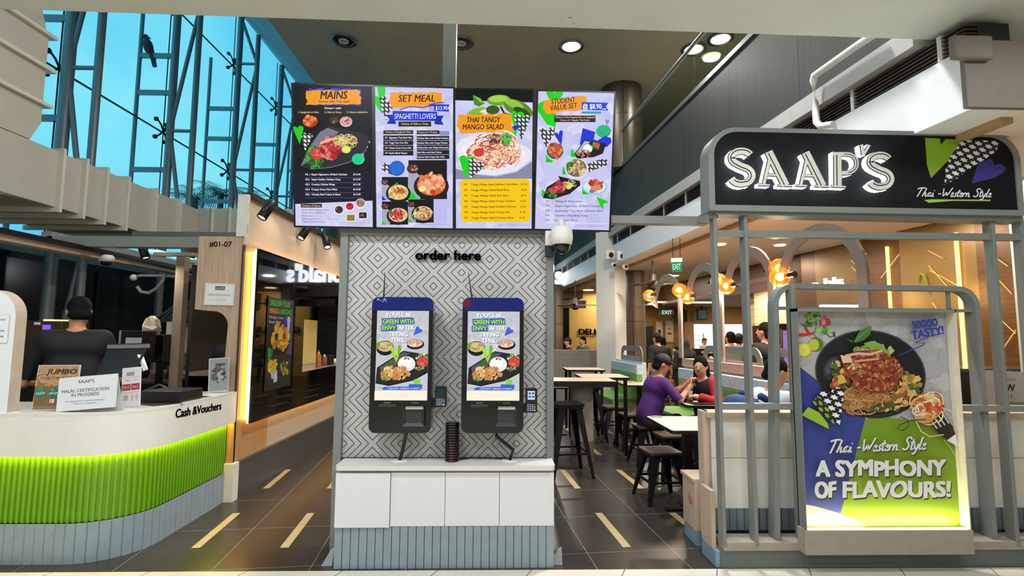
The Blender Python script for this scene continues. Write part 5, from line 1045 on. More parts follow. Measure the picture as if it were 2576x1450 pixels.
# poster light box
t = thing('poster_light_box', 'big food poster in a shallow grey box lit from below, on the sign stand', 'poster', (2.5, 3.4, .272))
x0, x1, z0, z1 = 1.963, 3.035, .272, 1.683
mb = MB(); mb.box((x0, 3.355, z0), (x0+.006, 3.44, z1)); obj('left_edge', mb, M_grey, t)
mb = MB(); mb.box((x1-.006, 3.355, z0), (x1, 3.44, z1)); obj('right_reveal', mb, mat('cream_reveal', '#d6cfbd', .5), t)
mb = MB(); mb.box((x0, 3.355, z1-.02), (x1, 3.44, z1)); obj('top_edge', mb, M_grey, t); bk = obj('back', MB().box((x0, 3.43, z0), (x1, 3.445, z1)), M_grey, t)
obj('base_box', MB().box((x0-.01, 3.35, .12), (x1+.01, 3.444, .272)), mat('beige_curb_cap', '#9c9283'), t, bev=.004)
obj('light_strip', MB().box((x0+.01, 3.364, z0+.002), (x1-.01, 3.372, z0+.008)), mat('poster_led_strip', '#ffffff', .5, noise=0, emit='#fff0b0', es=8), t)
area('poster_glow', ((x0+x1)/2, 3.385, z0+.012), x1-x0-.06, 5.5, (1, .86, .42), rot=(math.radians(180-22), 0, 0), shape='RECTANGLE', sy=.015)
A = Art((x0+.006, 3.43, z0), (1, 0, 0), (0, 0, 1), x1-x0-.012, z1-z0-.02, ((105, 102), (990, 118), (1080, 1388), (163, 1390)))
WL = '#a9a6a6'; PB = '#2c3986'; PG = '#6d8c16'
A.rect(50, 50, 1200, 1500, WL); A.blobs(560, 400, 500, 380, 120, 60, ['#aeabab', '#a4a1a2', '#b2afaf', '#a09fa1'])
A.poly([(90, 385), (118, 412), (330, 590), (520, 700), (530, 760), (385, 1330), (100, 1260)], PB); A.poly([(528, 762), (660, 752), (1030, 800), (1100, 810), (1110, 1450), (350, 1450), (390, 1320)], PG)
A.poly([(150, 1258), (250, 1276), (390, 1318), (540, 1392), (540, 1450), (140, 1450)], '#d9b48e')
# parsley, fig, chilli, limes
A.stroke([(240, 130), (250, 180), (235, 240), (250, 270)], 5, '#4b6a2c'); A.blobs(228, 140, 44, 40, 30, 13, ['#4a7a30', '#6a9a40', '#35602a', '#86ac54']); A.blobs(205, 175, 26, 20, 14, 10, ['#2f5a26', '#4a7a34'])
A.ell(296, 172, 34, 34, '#b03a58'); A.poly([(270, 155), (292, 120), (312, 145)], '#c2566e'); A.ell(288, 168, 12, 18, '#d88aa0'); A.blobs(295, 215, 40, 26, 24, 14, ['#6a9a3a', '#4a7a2c', '#8ab85a'])
A.poly([(108, 248), (150, 235), (205, 236), (240, 222), (225, 245), (170, 256)], '#c22428'); A.poly([(172, 180), (190, 200), (215, 240), (195, 240), (178, 205)], '#a81c22'); A.stroke([(160, 170), (175, 195)], 4, '#8aa03a')
A.ell(245, 305, 42, 42, '#4f7420'); A.ell(232, 308, 30, 36, '#b8b83a'); A.ell(176, 338, 42, 44, '#c2bb2a'); A.ell(176, 338, 34, 36, '#e0da5a')
for k in range(8): A.stroke([(176, 338), (176+32*math.cos(k*.785), 338+34*math.sin(k*.785))], 2.5, '#c9c53a')
A.stroke([(300, 235), (325, 262), (352, 248), (350, 228), (340, 232), (355, 262), (400, 285), (440, 300)], 5, '#23252f')
# bowl
A.ell(560, 490, 318, 262, '#17171b', .22, 48); A.ell(556, 480, 318, 258, '#3a3b42', .22, 48); A.ell(556, 482, 312, 252, '#0e0e11', .22, 48); A.ell(352, 450, 60, 80, '#2c2d33', .5); A.ell(335, 440, 28, 50, '#4a4b52', .5)
A.blobs(585, 560, 250, 140, 160, 24, ['#5a3a22', '#7a5030', '#2f4a20', '#8a6a3a', '#a8763e', '#3b2a1c'])
A.noodles(540, 640, 190, 70, 190, 8, ['#a8703a', '#c08a4e', '#8e5628', '#b8945e', '#9c6438'], .8)
A.blobs(790, 560, 60, 60, 34, 26, ['#c9a048', '#d8b460', '#8a7a34', '#b8823a', '#3f5a28']); A.blobs(735, 610, 60, 70, 34, 22, ['#b98a4a', '#8a5a30', '#d8a860']); A.blobs(360, 500, 36, 90, 30, 22, ['#4a2f22', '#d8a84a', '#8a4a2c', '#3f6a28', '#c96a3a'])
A.blobs(640, 690, 110, 22, 34, 14, ['#2f4a20', '#3f5a28', '#c9a868'])
A.blobs(560, 350, 110, 44, 40, 24, ['#8aa84a', '#5a8a34', '#a8b868']); A.poly([(510, 300), (560, 285), (620, 310), (655, 370), (600, 350), (530, 325)], '#7fa048')
A.poly([(380, 380), (470, 345), (600, 340), (680, 390), (730, 460), (700, 560), (640, 600), (560, 600), (460, 545), (400, 470)], '#8a3c24')
A.blobs(560, 470, 165, 122, 430, 15, ['#9a4626', '#8a3a22', '#a85a34', '#742a1a', '#b06a3e', '#94402a', '#7c3222', '#b87a4a']); A.stroke([(400, 375), (470, 362), (540, 368), (610, 345)], 16, '#d8a488'); A.stroke([(450, 410), (520, 402), (590, 396)], 12, '#cf9478'); A.poly([(370, 370), (430, 380), (440, 415), (385, 420)], '#ddb89c'); A.blobs(450, 440, 40, 20, 10, 14, ['#d8b08e', '#c9926a'])
A.poly([(445, 290), (470, 240), (500, 210), (548, 195), (540, 245), (505, 280), (460, 295)], '#3f7030'); A.stroke([(450, 292), (500, 240), (545, 198)], 4, '#6a9a4c'); A.poly([(440, 300), (400, 270), (445, 285)], '#2f5a26')
A.stroke([(440, 300), (445, 260), (420, 250)], 4, '#1a2a16')
# fork with pasta
A.poly([(860, 740), (940, 690), (1010, 800), (1030, 850), (985, 880), (930, 840)], '#1a1718'); A.poly([(980, 885), (1030, 848), (1050, 925)], '#dad8d6')
for k in range(4): A.stroke([(868+24*k, 742-14*k), (925+22*k, 815-10*k)], 8, '#c9bfae')
A.noodles(870, 690, 70, 78, 110, 8, ['#e0bb80', '#efd8a8', '#c98a50', '#d89a60', '#b8502c', '#e8c898'], .9); A.blobs(905, 690, 50, 30, 16, 16, ['#b8402a', '#c95a3a']); A.stroke([(800, 770), (830, 830), (880, 862), (960, 850)], 6, '#d8c88a'); A.stroke([(960, 880), (1000, 930), (1030, 985)], 4, '#b8c060'); A.stroke([(945, 690), (1000, 710), (1020, 740), (1000, 750)], 5, '#e0c898')
A.stroke([(712, 742), (755, 765), (760, 800), (725, 825), (692, 815), (710, 790), (770, 765), (860, 760)], 5, '#22252c')
# lettering
A.text('SOOOO', 852, 205, 46, '#2b3a98', .045, 0, 'c', 142, -.12, 2, 1, .04); A.text('TASTY!', 868, 262, 48, '#2b3a98', .04, 0, 'c', 184, -.16, 2, 1, .04)
A.stroke([(958, 242), (880, 258), (795, 298), (850, 302), (845, 312), (700, 375)], 6, '#2b3a98')
A.heart(330, 665, 92, -.25, ht, ht, 1.55); A.poly([(205, 640), (250, 620), (300, 680), (340, 790), (260, 720)], houndstooth('houndstooth_green', .04, False, '#10120c', '#86a632')); A.poly([(188, 682), (150, 730), (305, 815), (298, 780), (250, 715)], '#8fb326')
A.script(296, 955, 36, 560, '#d6d6da', 10, -.035, (4, 7, '#33402a'))
for s, y, xs, w_ in (('A', 1088, 236, 72), ('SYMPHONY', 1088, 346, 620), ('OF', 1212, 230, 112), ('FLAVOURS!', 1212, 388, 605)): A.text(s, xs, y, 88, '#d9d7d8', .045, 0, 'l', w_, 0, 3, 1, .05, (5, 9, '#2c3a1e'))
A.build('printed_poster', bk)

# ================================================================== FOOD HALL
# bench end behind the sign partition
t = thing('wooden_bench', 'ash wood bench end with round hand hole and blue plinth, behind the sign stand', 'bench', (1.9, 3.98, 0))
X = 1.425; mb = MB(); mb.box((X, 3.81, .10), (3.2, 4.06, .44)); obj('body', mb, W_bench, t, bev=.003); mb = MB(); mb.box((X-.01, 3.81, .44), (3.2, 4.08, .465)); obj('seat_board', mb, W_bench, t, bev=.003)
obj('plinth', MB().box((X+.003, 3.81, 0), (3.2, 4.05, .10)), mat('blue_grey_bench_plinth', '#7f94a3', .4), t)
mb = MB(); mb.lathe([(.045, -.003), (.045, 0), (.036, .001), (.0, .001)], (X-.001, 3.90, .31), 20, 0, (-1, 0, 0)); obj('hand_hole', mb, mat('oak_hole_rim', '#b8875a', .5), t)
mb = MB(); mb.box((X, 3.53, .10), (X+.03, 3.70, .465)); mb.box((X, 3.47, .0), (X+.03, 3.70, .10), 1); obj('end_cheek', mb, [W_bench, _mc['blue_grey_bench_plinth']], t)

def table(x0, x1, y0, y1, z, label, rz=0, ped='post', grp='wooden topped dining tables', cx=None):
    cx_, cy = (x0+x1)/2, (y0+y1)/2; t = thing('dining_table', label, 'table', (cx_, cy, 0), rz, grp); a, b = (x1-x0)/2, (y1-y0)/2
    mb = MB(); mb.prism([(x, y, z-.004) for x, y in rrect(-a, -b, a, b, .03, 4)], (0, 0, .004)); obj('top_laminate', mb, W_top, t, False)
    mb = MB(); mb.prism([(x, y, z-.03) for x, y in rrect(-a-.002, -b-.002, a+.002, b+.002, .03, 4)], (0, 0, .026)); obj('black_edge', mb, M_black, t, False)
    if ped == 'post':
        obj('pedestal', MB().box((-.035, -.035, .02), (.035, .035, z-.03)), M_blackm, t, False); mb = MB(); mb.box((-.2, -.03, 0), (.2, .03, .02)); mb.box((-.03, -.2, 0), (.03, .2, .02)); obj('foot', mb, M_blackm, t, False)
    elif ped == 'legs':
        for sx in (-1, 1):
            for sy in (-1, 1): obj('leg', MB().box((sx*(a-.05)-.02, sy*(b-.05)-.02, 0), (sx*(a-.05)+.02, sy*(b-.05)+.02, z-.03)), M_blackm, t, False)
    return t
table(1.40, 1.90, 4.20, 4.93, .74, 'pale wood table nearest the aisle beside the near black stool')
table(2.08, 2.62, 5.70, 6.28, .74, 'pale wood table between the man in purple and the woman in red')
table(1.95, 2.55, 7.95, 8.7, .74, 'pale wood table behind the man in purple, before the green bench')
table(2.38, 2.92, 4.12, 4.8, .74, 'pale wood table in front of the man with the blue backpack')
table(.66, 1.02, 7.6, 8.2, .74, 'small pale table behind the high table with concrete leg')
hi = 'high tables by the order wall'
th = table(.30, 1.37, 6.0, 6.5, .97, 'high pale table with thick black edge and round concrete leg', ped=None, grp=hi)
obj('concrete_leg', MB().cyl((.17, .02, .0), (.17, .02, .94), .135, n=28), mat('concrete', '#8f8880', .8, noise=.1, scale=10, bump=.2), th, False); obj('leg_band', MB().cyl((.17, .02, 0), (.17, .02, .26), .138, n=28), mat('dark_concrete', '#5e5852', .8, noise=.1), th, False)
obj('apron', MB().box((-.52, -.24, .90), (.52, .24, .945)), M_black, th, False)
table(1.05, 1.66, 6.54, 7.15, .97, 'high pale table just behind the one with concrete leg', ped='legs', grp=hi); table(1.05, 1.64, 7.95, 8.5, .97, 'high pale table farthest back, before the grey half wall', ped='legs', grp=hi)

def stool(h, label, loc, rz, grp, seat_c):
    t = thing('bar_stool' if h > .6 else 'stool', label, 'stool', loc, rz, grp); s = .155; f = .2 if h < .6 else .23
    mb = MB(); mb.prism([(x, y, h-.02) for x, y in rrect(-s, -s, s, s, .035, 4)], (0, 0, .02)); obj('seat', mb, seat_c, t, False, bev=.004)
    mb = MB(); mb.prism([(x, y, h-.05) for x, y in rrect(-s+.01, -s+.01, s-.01, s-.01, .03, 4)], (0, 0, .03)); obj('seat_rim', mb, M_blackm, t, False)
    for sx in (-1, 1):
        for sy in (-1, 1):
            mb = MB(); a = np.array([sx*.125, sy*.125, h-.04]); b = np.array([sx*f, sy*f, 0])
            w0, w1 = .036, .014; dx, dy = np.array([-sx, 0, 0.]), np.array([0, -sy, 0.])
            mb.add([a, a+dx*w0*2, a+dx*w0*2+dy*.012, a+dx*.012+dy*.012, a+dx*.012+dy*w0*2, a+dy*w0*2]+[b, b+dx*w1*2, b+dx*w1*2+dy*.012, b+dx*.012+dy*.012, b+dx*.012+dy*w1*2, b+dy*w1*2], [(i, (i+1) % 6, 6+(i+1) % 6, 6+i) for i in range(6)]+[(0, 1, 2, 3, 4, 5), (11, 10, 9, 8, 7, 6)])
            obj('leg', mb, M_blackm, t, False)
    zb = h*.42 if h < .6 else .25; q = .125+(f-.125)*(1-zb/h)-.012
    for i, (a, b) in enumerate((((-q, -q), (q, -q)), ((q, -q), (q, q)), ((q, q), (-q, q)), ((-q, q), (-q, -q)))): obj('brace', MB().bar([(*a, zb), (*b, zb)], .012, .02), M_blackm, t, False)
    return t
SB = mat('brown_wood_seat', '#4c3f36', .4, noise=.15)
g = 'low black stools in the food hall'
stool(.45, 'black metal stool with brown seat standing alone nearest in the aisle', (1.50, 4.86, 0), .12, g, SB)
stool(.45, 'low black stool tucked beyond the near wood table', (1.86, 5.62, 0), .1, g, SB)
stool(.45, 'low black stool that the man in purple sits on', (1.76, 6.15, 0), .05, g, SB)
stool(.45, 'low black stool behind the man in purple, the nearer of two', (1.80, 7.05, 0), .1, g, SB)
stool(.45, 'low black stool farthest back beside the high tables', (1.72, 7.8, 0), .1, g, SB)
stool(.76, 'tall black metal bar stool at the high table beside the order wall', (.76, 5.72, 0), .15, 'black bar stools', M_blackm)
stool(.76, 'tall black bar stool tucked under the farther high table', (1.30, 7.55, 0), .1, 'black bar stools', M_blackm)
stool(.45, 'low black stool under the man with the blue backpack', (2.12, 4.42, 0), .05, g, SB)

# banquettes along the hall axis
M_gseat = mat('green_vinyl', '#6b9c48', .45, noise=.06); M_wseat = mat('pale_patterned_vinyl', '#b9c4cc', .5, noise=.2, scale=24); M_ledge = mat('pinkish_wood_ledge', '#c79d86', .5, noise=.06)
def banquette(y0, y1, base, label, ledge=True, green=M_gseat):
    t = thing('banquette', label, 'bench', hl((y0+y1)/2, 0, base), 0, 'green backed banquettes')
    obj('seat_base', hband(MB(), y0, y1, 0, .40, base, -.48, .1), W_bench, t); obj('seat_cushion', hband(MB(), y0, y1, .40, .46, base, -.5, 0), green, t, bev=.01)
    obj('green_back', hband(MB(), y0, y1, .46, .86, base, -.09, 0), green, t, bev=.01); obj('patterned_back', hband(MB(), y0, y1, .86, 1.02, base, -.09, 0), M_wseat, t, bev=.01)
    obj('back_board', hband(MB(), y0, y1, 0, 1.05, base, 0, .07), M_wseat if not ledge else W_bench, t)
    if ledge: obj('ledge', hband(MB(), y0, y1, 1.05, 1.16, base, -.03, .12), M_ledge, t)
    return t
banquette(8.5, 9.9, 3.08, 'green banquette with blue grey top edge, farthest, before the brown column', False)
banquette(5.2, 7.7, 3.42, 'green banquette behind the woman in red')
banquette(3.85, 5.1, 3.45, 'green banquette nearest the sign stand, right of the man with backpack')
def rail(y0, y1, base, label, z0=1.05, z1=1.32):
    t = thing('divider_rail', label, 'rail', hl((y0+y1)/2, z0, base), 0, 'grey rails above the banquettes'); P = [hl(y0, z0, base)]
    for i in range(6): a = math.radians(180-90*i/5); P.append(hl(y0+.12+.12*math.cos(a), z1-.12+.12*math.sin(a), base))
    for i in range(6): a = math.radians(90-90*i/5); P.append(hl(y1-.12+.12*math.cos(a), z1-.12+.12*math.sin(a), base))
    P.append(hl(y1, z0, base)); obj('rail_frame', MB().bar(P, .09, .02, up=HN), M_grey, t); obj('rail_infill', hband(MB(), y0+.03, y1-.03, z0, z1-.13, base, -.006, .006), mat('grey_infill', '#8f9094', .5), t)
rail(8.6, 9.6, 3.115, 'grey rounded rail frame beside the brown column', 1.03, 1.27); rail(5.9, 7.2, 3.50, 'grey rounded rail frame behind the woman in red'); rail(4.5, 5.7, 3.52, 'grey rounded rail frame behind the man with backpack')

# arched lamp frames with amber globes along the banquettes
def globe(c, d, lab):
    t = thing('globe_lamp', lab, 'lamp', c, 0, 'amber globe lamps on the arches')
    c = np.array(c, float); d = np.array(d, float)
    obj('glass_globe', MB().ell(c, .105, 22), mat('amber_glass', '#d8863a', .15, noise=0, emit='#ff8a1e', es=.9), t)
    obj('bulb', MB().ell(c-np.array([0, .0, 0])+d*0, (.045, .045, .045), 12), emi('#ffe9a0', 18), t)
    l = bpy.data.lights.new('globe_light', 'POINT'); l.energy = 7; l.color = (1, .80, .56); l.shadow_soft_size = .06; lo = bpy.data.objects.new('globe_light', l); C.objects.link(lo); lo.location = c-np.array([0, 0, .17])
    obj('neck', MB().cyl(c+d*.10, c+d*.17, .028, n=10), mat('brass', '#c99a3a', .3, metal=.8), t); obj('socket', MB().cyl(c+d*.16, c+d*.24, .034, n=10), M_black, t)
def globe_glass():
    m = _mc['amber_glass']; tt = m.node_tree; ot = [q for q in tt.nodes if q.type == 'OUTPUT_MATERIAL'][0]; b = tt.nodes['Principled BSDF']; tr = tt.nodes.new('ShaderNodeBsdfTransparent'); tr.inputs['Color'].default_value = (1, .62, .25, 1); mx = tt.nodes.new('ShaderNodeMixShader'); mx.inputs['Fac'].default_value = .45
    tt.links.new(tr.outputs[0], mx.inputs[1]); tt.links.new(b.outputs[0], mx.inputs[2]); tt.links.new(mx.outputs[0], ot.inputs['Surface'])
M_arch = mat('pinkish_grey_arch', '#a08a80', .5, noise=.03)
AB = 3.47
glist = [((1633, 744), 9.03), ((1709, 730), 7.75), ((1730, 748), 7.6), ((1808, 708), 6.65), ((1828, 720), 6.5), ((1960, 675), 5.5), ((1962, 697), 5.35)]
glab = ['amber globe lamp farthest left, beside the brown column', 'amber globe lamp, left of the second pair, below the exit sign', 'amber globe lamp, right of the second pair, before the yellow arch mark', 'amber globe lamp, upper of the pair between the two left slats', 'amber globe lamp, lower of the pair between the two left slats', 'amber globe lamp, upper of the nearest pair', 'amber globe lamp, lower of the nearest pair']  # the yellow arch mark stands in for a mirrored arch
pos = [aY(*p, Y) for p, Y in glist]
for i, c in enumerate(pos): globe(c, (HD if i in (0, 1, 3, 5) else -HD)*(1 if i != 0 else -1), glab[i])
globe_glass()
def arch(y0, y1, zs, zt, label, x0=None):
    t = thing('lamp_arch', label, 'arch', hl((y0+y1)/2, 1.16, AB), 0, 'grey arches with lamps above the banquettes'); P = [hl(y1, zs, AB)]; R = (y1-y0)/2; cy = (y0+y1)/2
    for i in range(17): a = math.radians(180*i/16); P.append(hl(cy+R*math.cos(a), zt-R*.9+R*.9*math.sin(a), AB))
    P.append(hl(y0, 1.16, AB)); obj('arch_bar', MB().bar(P, .11, .03, up=HN), M_arch, t)
    obj('cross_bar', MB().bar([hl(y1+.02, zs, AB), hl(y1-(y1-y0)*.55-.2, zs-.02, AB)] if False else [hl(y1, zs, AB), hl(y1+.9, zs-.02, AB)], .05, .03), M_arch, t)
arch(4.30, 5.40, 2.15, 2.52, 'nearest grey lamp arch, above the poster box'); arch(5.58, 6.5, 2.08, 2.50, 'second lamp arch, between the slats of the sign stand'); arch(6.68, 7.6, 2.05, 2.46, 'third lamp arch, left of the first slat'); arch(7.9, 8.9, 2.06, 2.45, 'farthest lamp arch, below the exit sign')

# hanging exit sign, fans, cameras, downlights
t = thing('exit_sign', 'green hanging EXIT sign below the white fascia', 'sign', aY(1702, 672, 7.3), 0)
c = aY(1702.5, 671.5, 7.3); hw, hh = .072, .065; tw = .12
ex_ = np.array([math.cos(-.35), math.sin(-.35), 0]); nn = np.array([ex_[1], -ex_[0], 0])
mb = MB(); mb.obox(c-nn*.02, ex_*hw, nn*.02, np.array([0, 0, hh])); obj('sign_body', mb, emi('#16a06c', .75), t)
mb = MB(); mb.obox(c-nn*.02+np.array([0, 0, hh+.032]), ex_*(hw+.006), nn*.03, np.array([0, 0, .03])); obj('housing', mb, M_white, t)
letters('sign_lettering', 'EXIT', c-ex_*.055-np.array([0, 0, .042])+nn*.001, ex_, (0, 0, 1), .085, .002, emi('#e8fff4', 1.1), t, bold=.01, w=.11)
for s in (-.05, .05): obj('hanger_rod', MB().cyl(c+ex_*s-nn*.02+np.array([0, 0, hh+.06]), c+ex_*s-nn*.02+np.array([0, 0, 2.9-c[2]]), .005, n=6), M_blackm, t)
t = thing('exit_sign', 'small dark green EXIT sign on the far brown wall', 'sign', aY(1678, 787, 15.4)); c = aY(1679, 787, 15.4)
obj('sign_body', MB().box((c[0]-.26, 15.4, c[2]-.07), (c[0]+.2, 15.46, c[2]+.09)), mat('dark_green_sign', '#1c3a28', .4, emit='#184a30', es=.4), t); letters('sign_lettering', 'EXIT', (c[0]-.16, 15.398, c[2]-.045), (1, 0, 0), (0, 0, 1), .11, .002, emi('#d8f4e4', 1.2), t, bold=.01, w=.3); obj('hanger_rod', MB().cyl((c[0], 15.43, c[2]+.08), (c[0], 15.43, 2.42), .01, n=6), M_black, t)
for px, py in ((1699, 694), (1812, 615), (1962, 617), (1955, 597), (2092, 582), (1480, 730), (1487, 753), (1422, 770), (1980, 705)):
    c = aZ(px, py, 2.895) if py < 745 else aZ(px, py, 2.895)
    o = obj('recessed_downlight', MB().cyl((c[0], c[1], 2.885), (c[0], c[1], 2.905), .075 if c[1] < 12 else .16, n=20), emi('#ffdcb0', 6)); o['kind'] = 'thing'
    tag(o, 'round recessed downlight in the peach hall ceiling', 'light', 'recessed downlights in the hall ceiling')
for px, py, lab, on in ((865, 100, 'unlit recessed downlight in the atrium ceiling, left of the post', 0), (1160, 106, 'unlit recessed downlight half hidden by the grey post', 0), (1437, 115, 'bright recessed downlight above the last menu screens', 1), (1745, 122, 'bright recessed downlight seen through the glass balustrade', 1), (1812, 96, 'bright recessed downlight at the top of the glass balustrade', 1)):
    c = aZ(px, py, 6.4); t = thing('atrium_downlight', lab, 'light', (c[0], c[1], 6.36), 0, 'round downlights in the atrium ceiling')
    obj('trim_ring', MB().lathe([(.20, -.0), (.21, -.025), (.16, -.028), (.15, .0)], (c[0], c[1], 6.4), 28), mat('dull_chrome', '#77787a', .25, metal=.8), t)
    obj('reflector', MB().lathe([(.15, -.02), (.12, -.012), (0, -.012)], (c[0], c[1], 6.4), 24), emi('#fff2cf', 14) if on else mat('dark_reflector', '#2b2b2c', .2, metal=.5), t)
    if not on: obj('lamp_rim', MB().lathe([(.085, -.024), (.085, -.04), (.05, -.04), (.045, -.02)], (c[0], c[1], 6.4), 18), mat('pale_lamp', '#a9a7a2', .3), t)
    else: area('atrium_lamp', (c[0], c[1], 6.34), .24, 40, NEUTRAL)
def fan(px, py, Y, lab, L=.45):
    c = aY(px, py, Y); t = thing('ceiling_fan', lab, 'fan', c, 0, 'dark ceiling fans')
    obj('motor', MB().lathe([(.03, .2), (.07, .16), (.07, .06), (.1, .03), (.1, -.08), (.05, -.12), (0, -.12)], c, 16), mat('dark_brown_metal', '#2e2019', .5), t)
    obj('down_rod', MB().cyl(c+np.array([0, 0, .18]), (c[0], c[1], 2.9), .012, n=6), M_blackm, t)
    for k in range(3): a = .2+2.09*k; d = np.array([math.cos(a), math.sin(a), 0]); s = np.array([-d[1], d[0], .2]); obj('blade', MB().add([c+d*.09-s*.05, c+d*L-s*.07, c+d*L+s*.07, c+d*.09+s*.05, c+d*.09-s*.05+np.array([0, 0, .01]), c+d*L-s*.07+np.array([0, 0, .01]), c+d*L+s*.07+np.array([0, 0, .01]), c+d*.09+s*.05+np.array([0, 0, .01])], [(3, 2, 1, 0), (4, 5, 6, 7), (0, 1, 5, 4), (1, 2, 6, 5), (2, 3, 7, 6), (3, 0, 4, 7)]), M_brown, t)
fan(1447, 768, 13.2, 'dark ceiling fan near the DELICIOUS wall', .6); fan(1642, 714, 9.6, 'dark ceiling fan right of the brown column', .5)
def cctv(px, py, Y, lab):
    c = aY(px, py, Y); t = thing('wall_camera', lab, 'camera', c, 0, 'small security cameras on the white column'); obj('mount', MB().box((c[0]-.1, c[1], c[2]-.08), (c[0]+.08, c[1]+.06, c[2]+.1)), M_white, t, bev=.01); obj('lens_ball', MB().ell((c[0], c[1]-.03, c[2]), .05, 12), M_gloss, t)
    obj('lower_ball', MB().ell((c[0]+.04, c[1]-.03, c[2]-.21), .06, 12), M_white, t); obj('lower_lens', MB().ell((c[0]+.05, c[1]-.07, c[2]-.21), .035, 10), M_gloss, t)
cctv(1537, 642, 10.0, 'white security camera on the front of the white column'); cctv(1566, 645, 9.7, 'white security camera under the fascia corner right of the white column')
# white pipe in front of the fascia
pp, pn = hl(5, 3, 3.15, -.14), HN
pts = [onP(x, y, pp, pn) for x, y in ((2200, 86), (2160, 112), (2066, 178), (2049, 190), (2046, 204), (2050, 260), (2054, 308), (2064, 318), (2096, 313))]
o = obj('drain_pipe', MB().tube(pts, .028, 12), M_white); tag(o, 'bent white drain pipe in front of the ventilation grille', 'pipe')
# half wall, storefront and DELICIOUS wall at the end of the corridor
a, b = aY(1380, 881, 11.6), aY(1503, 881, 11.6)
o = obj('half_wall', MB().box((a[0], 11.6, 0), (b[0], 11.8, a[2])), wood('grey_wood_laminate', '#7b736c', '#8f8780', 'X')); o.name = 'wall_half'; o['kind'] = 'structure'
a, b = aY(1432, 742, 18.5), aY(1530, 742, 18.5)
mb = MB(); mb.box((a[0], 18.5, 0), (b[0]+1.5, 18.7, 2.95)); struct('wall_delicious', mb, mat('yellow_lit_tile', '#c9a866', .5, noise=.06, scale=8))
area('delicious_wash', (a[0]+1.2, 17.6, 2.8), .8, 45, (1, .82, .45), rot=(math.radians(35), 0, 0))
p, q = aY(1456, 842, 18.45), aY(1535, 842, 18.45)
o = letters('wall_lettering', 'DELICIOUS', p, (1, 0, 0), (0, 0, 1), .2, .03, mat('dark_olive_letter', '#5a4a22', .5), None, bold=.03, w=1.55); tag(o, 'dark raised DELICIOUS lettering on the far yellow wall', 'lettering')
t = thing('store_sign', 'white lit store lettering high on the corridor end, partly behind the order wall', 'sign', (1, 15, 2.9))
ls = aY(1414, 714, 14.95); letters('sign_lettering', "McDonald's", ls, (1, 0, 0), (0, 0, 1), .50, .06, emi('#f4f8ff', 6.0), t, bold=.03, w=2.8, align='r')
obj('sign_rail', MB().box((ls[0]-3.2, 15.02, ls[2]-.12), (ls[0]-.05, 15.08, ls[2]-.02)), mat('brown_fascia', '#3a2c24', .5), t)
mb = MB(); a, b = aY(1380, 750, 16.5), aY(1466, 718, 16.5); mb.box((a[0]-4, 16.5, a[2]), (b[0], 17.5, b[2])); struct('trim_5', mb, mat('brown_grey_canopy', '#6b5c50', .6))
mb = MB(); mb.box((a[0]-4, 17.6, 0), (a[0]+.3, 17.7, a[2])); struct('wall_store', mb, mat('dark_store_front', '#2a211c', .4))
mb = MB(); q = aY(1470, 775, 15.5); mb.box((.5, 15.2, q[2]-.02), (q[0], 15.4, q[2]+.2)); struct('trim_6', mb, M_black)

# shops on the far side
def wl(Y, z, dx=0.): return np.array([5.87-.085*Y+dx, Y, z])
mb = hband(MB(), 8.6, 25, 2.36, 2.9, 5.87, 0, .2); struct('wall_bulkhead', mb, mat('dark_brown_bulkhead', '#4a3024', .5, noise=.08))
mb = MB(); mb.prism([wl(8.6, 2.42, .2), wl(8.6, 2.42, 4), wl(17, 2.42, 6), wl(17, 2.42, .2)], (0, 0, .1)); struct('ceiling_shops', mb, mat('pale_shop_ceiling', '#b9a58e', .7))
YB = 16.5; a, b = aY(1588, 842, YB), aY(2100, 842, YB); kx0, kx1 = aY(1741, 842, YB)[0], aY(1882, 842, YB)[0]; kz1, kz0 = aY(1800, 816, YB)[2], 1.0
mb = MB(); mb.box((a[0], YB, 0), (kx0, YB+.2, 2.42)); mb.box((kx1, YB, 0), (b[0]+1, YB+.2, 2.42)); mb.box((kx0, YB, kz1), (kx1, YB+.2, 2.42)); mb.box((kx0, YB, 0), (kx1, YB+.2, kz0)); struct('wall_shops', mb, mat('golden_brown_wall', '#a9824e', .6, noise=.08, scale=4))
mb = MB(); mb.box((kx0-.3, YB+2.4, 0), (kx1+.3, YB+2.5, 2.6)); mb.box((kx0-.3, YB+.2, 0), (kx0-.2, YB+2.4, 2.6)); mb.box((kx1+.2, YB+.2, 0), (kx1+.3, YB+2.4, 2.6)); struct('wall_shop_kitchen', mb, mat('white_kitchen_tile', '#e8ebee', .4))
area('shop_kitchen_light', ((kx0+kx1)/2, YB+1.2, 2.5), 1.6, 130, (.95, .98, 1))
for k in range(2): o = obj('kitchen_light_panel', MB().box((kx0+.3+.9*k, YB+.5, 2.5), (kx0+.9+.9*k, YB+1.9, 2.53)), emi('#f4f8ff', 6)); tag(o, 'white ceiling light panel in the bright far kitchen', 'light', 'light panels of the far kitchen')
p0, p1 = aY(1742, 900, YB-.3), aY(1802, 878, YB-.3); t = thing('shop_counter', 'black shop counter below the bright far kitchen', 'counter', ((p0[0]+p1[0])/2, YB-.3, 0)); obj('counter_front', MB().box((p0[0], YB-.4, 0), (kx1, YB-.02, p1[2])), M_black, t); obj('counter_sign', MB().box((p0[0]+.25, YB-.41, p1[2]-.14), (p0[0]+.6, YB-.4, p1[2]-.07)), mat('pale_sign', '#b8bcc0', .5), t)
t = thing('glass_cabinet', 'white shelf rack glowing inside the far kitchen', 'rack', aY(1756, 870, YB+1)); c = aY(1757, 858, YB+.9)
for s in (-.18, .18): obj('upright', MB().box((c[0]+s-.015, YB+.9, 1.0), (c[0]+s+.015, YB+.93, c[2]+.25)), M_steel, t)
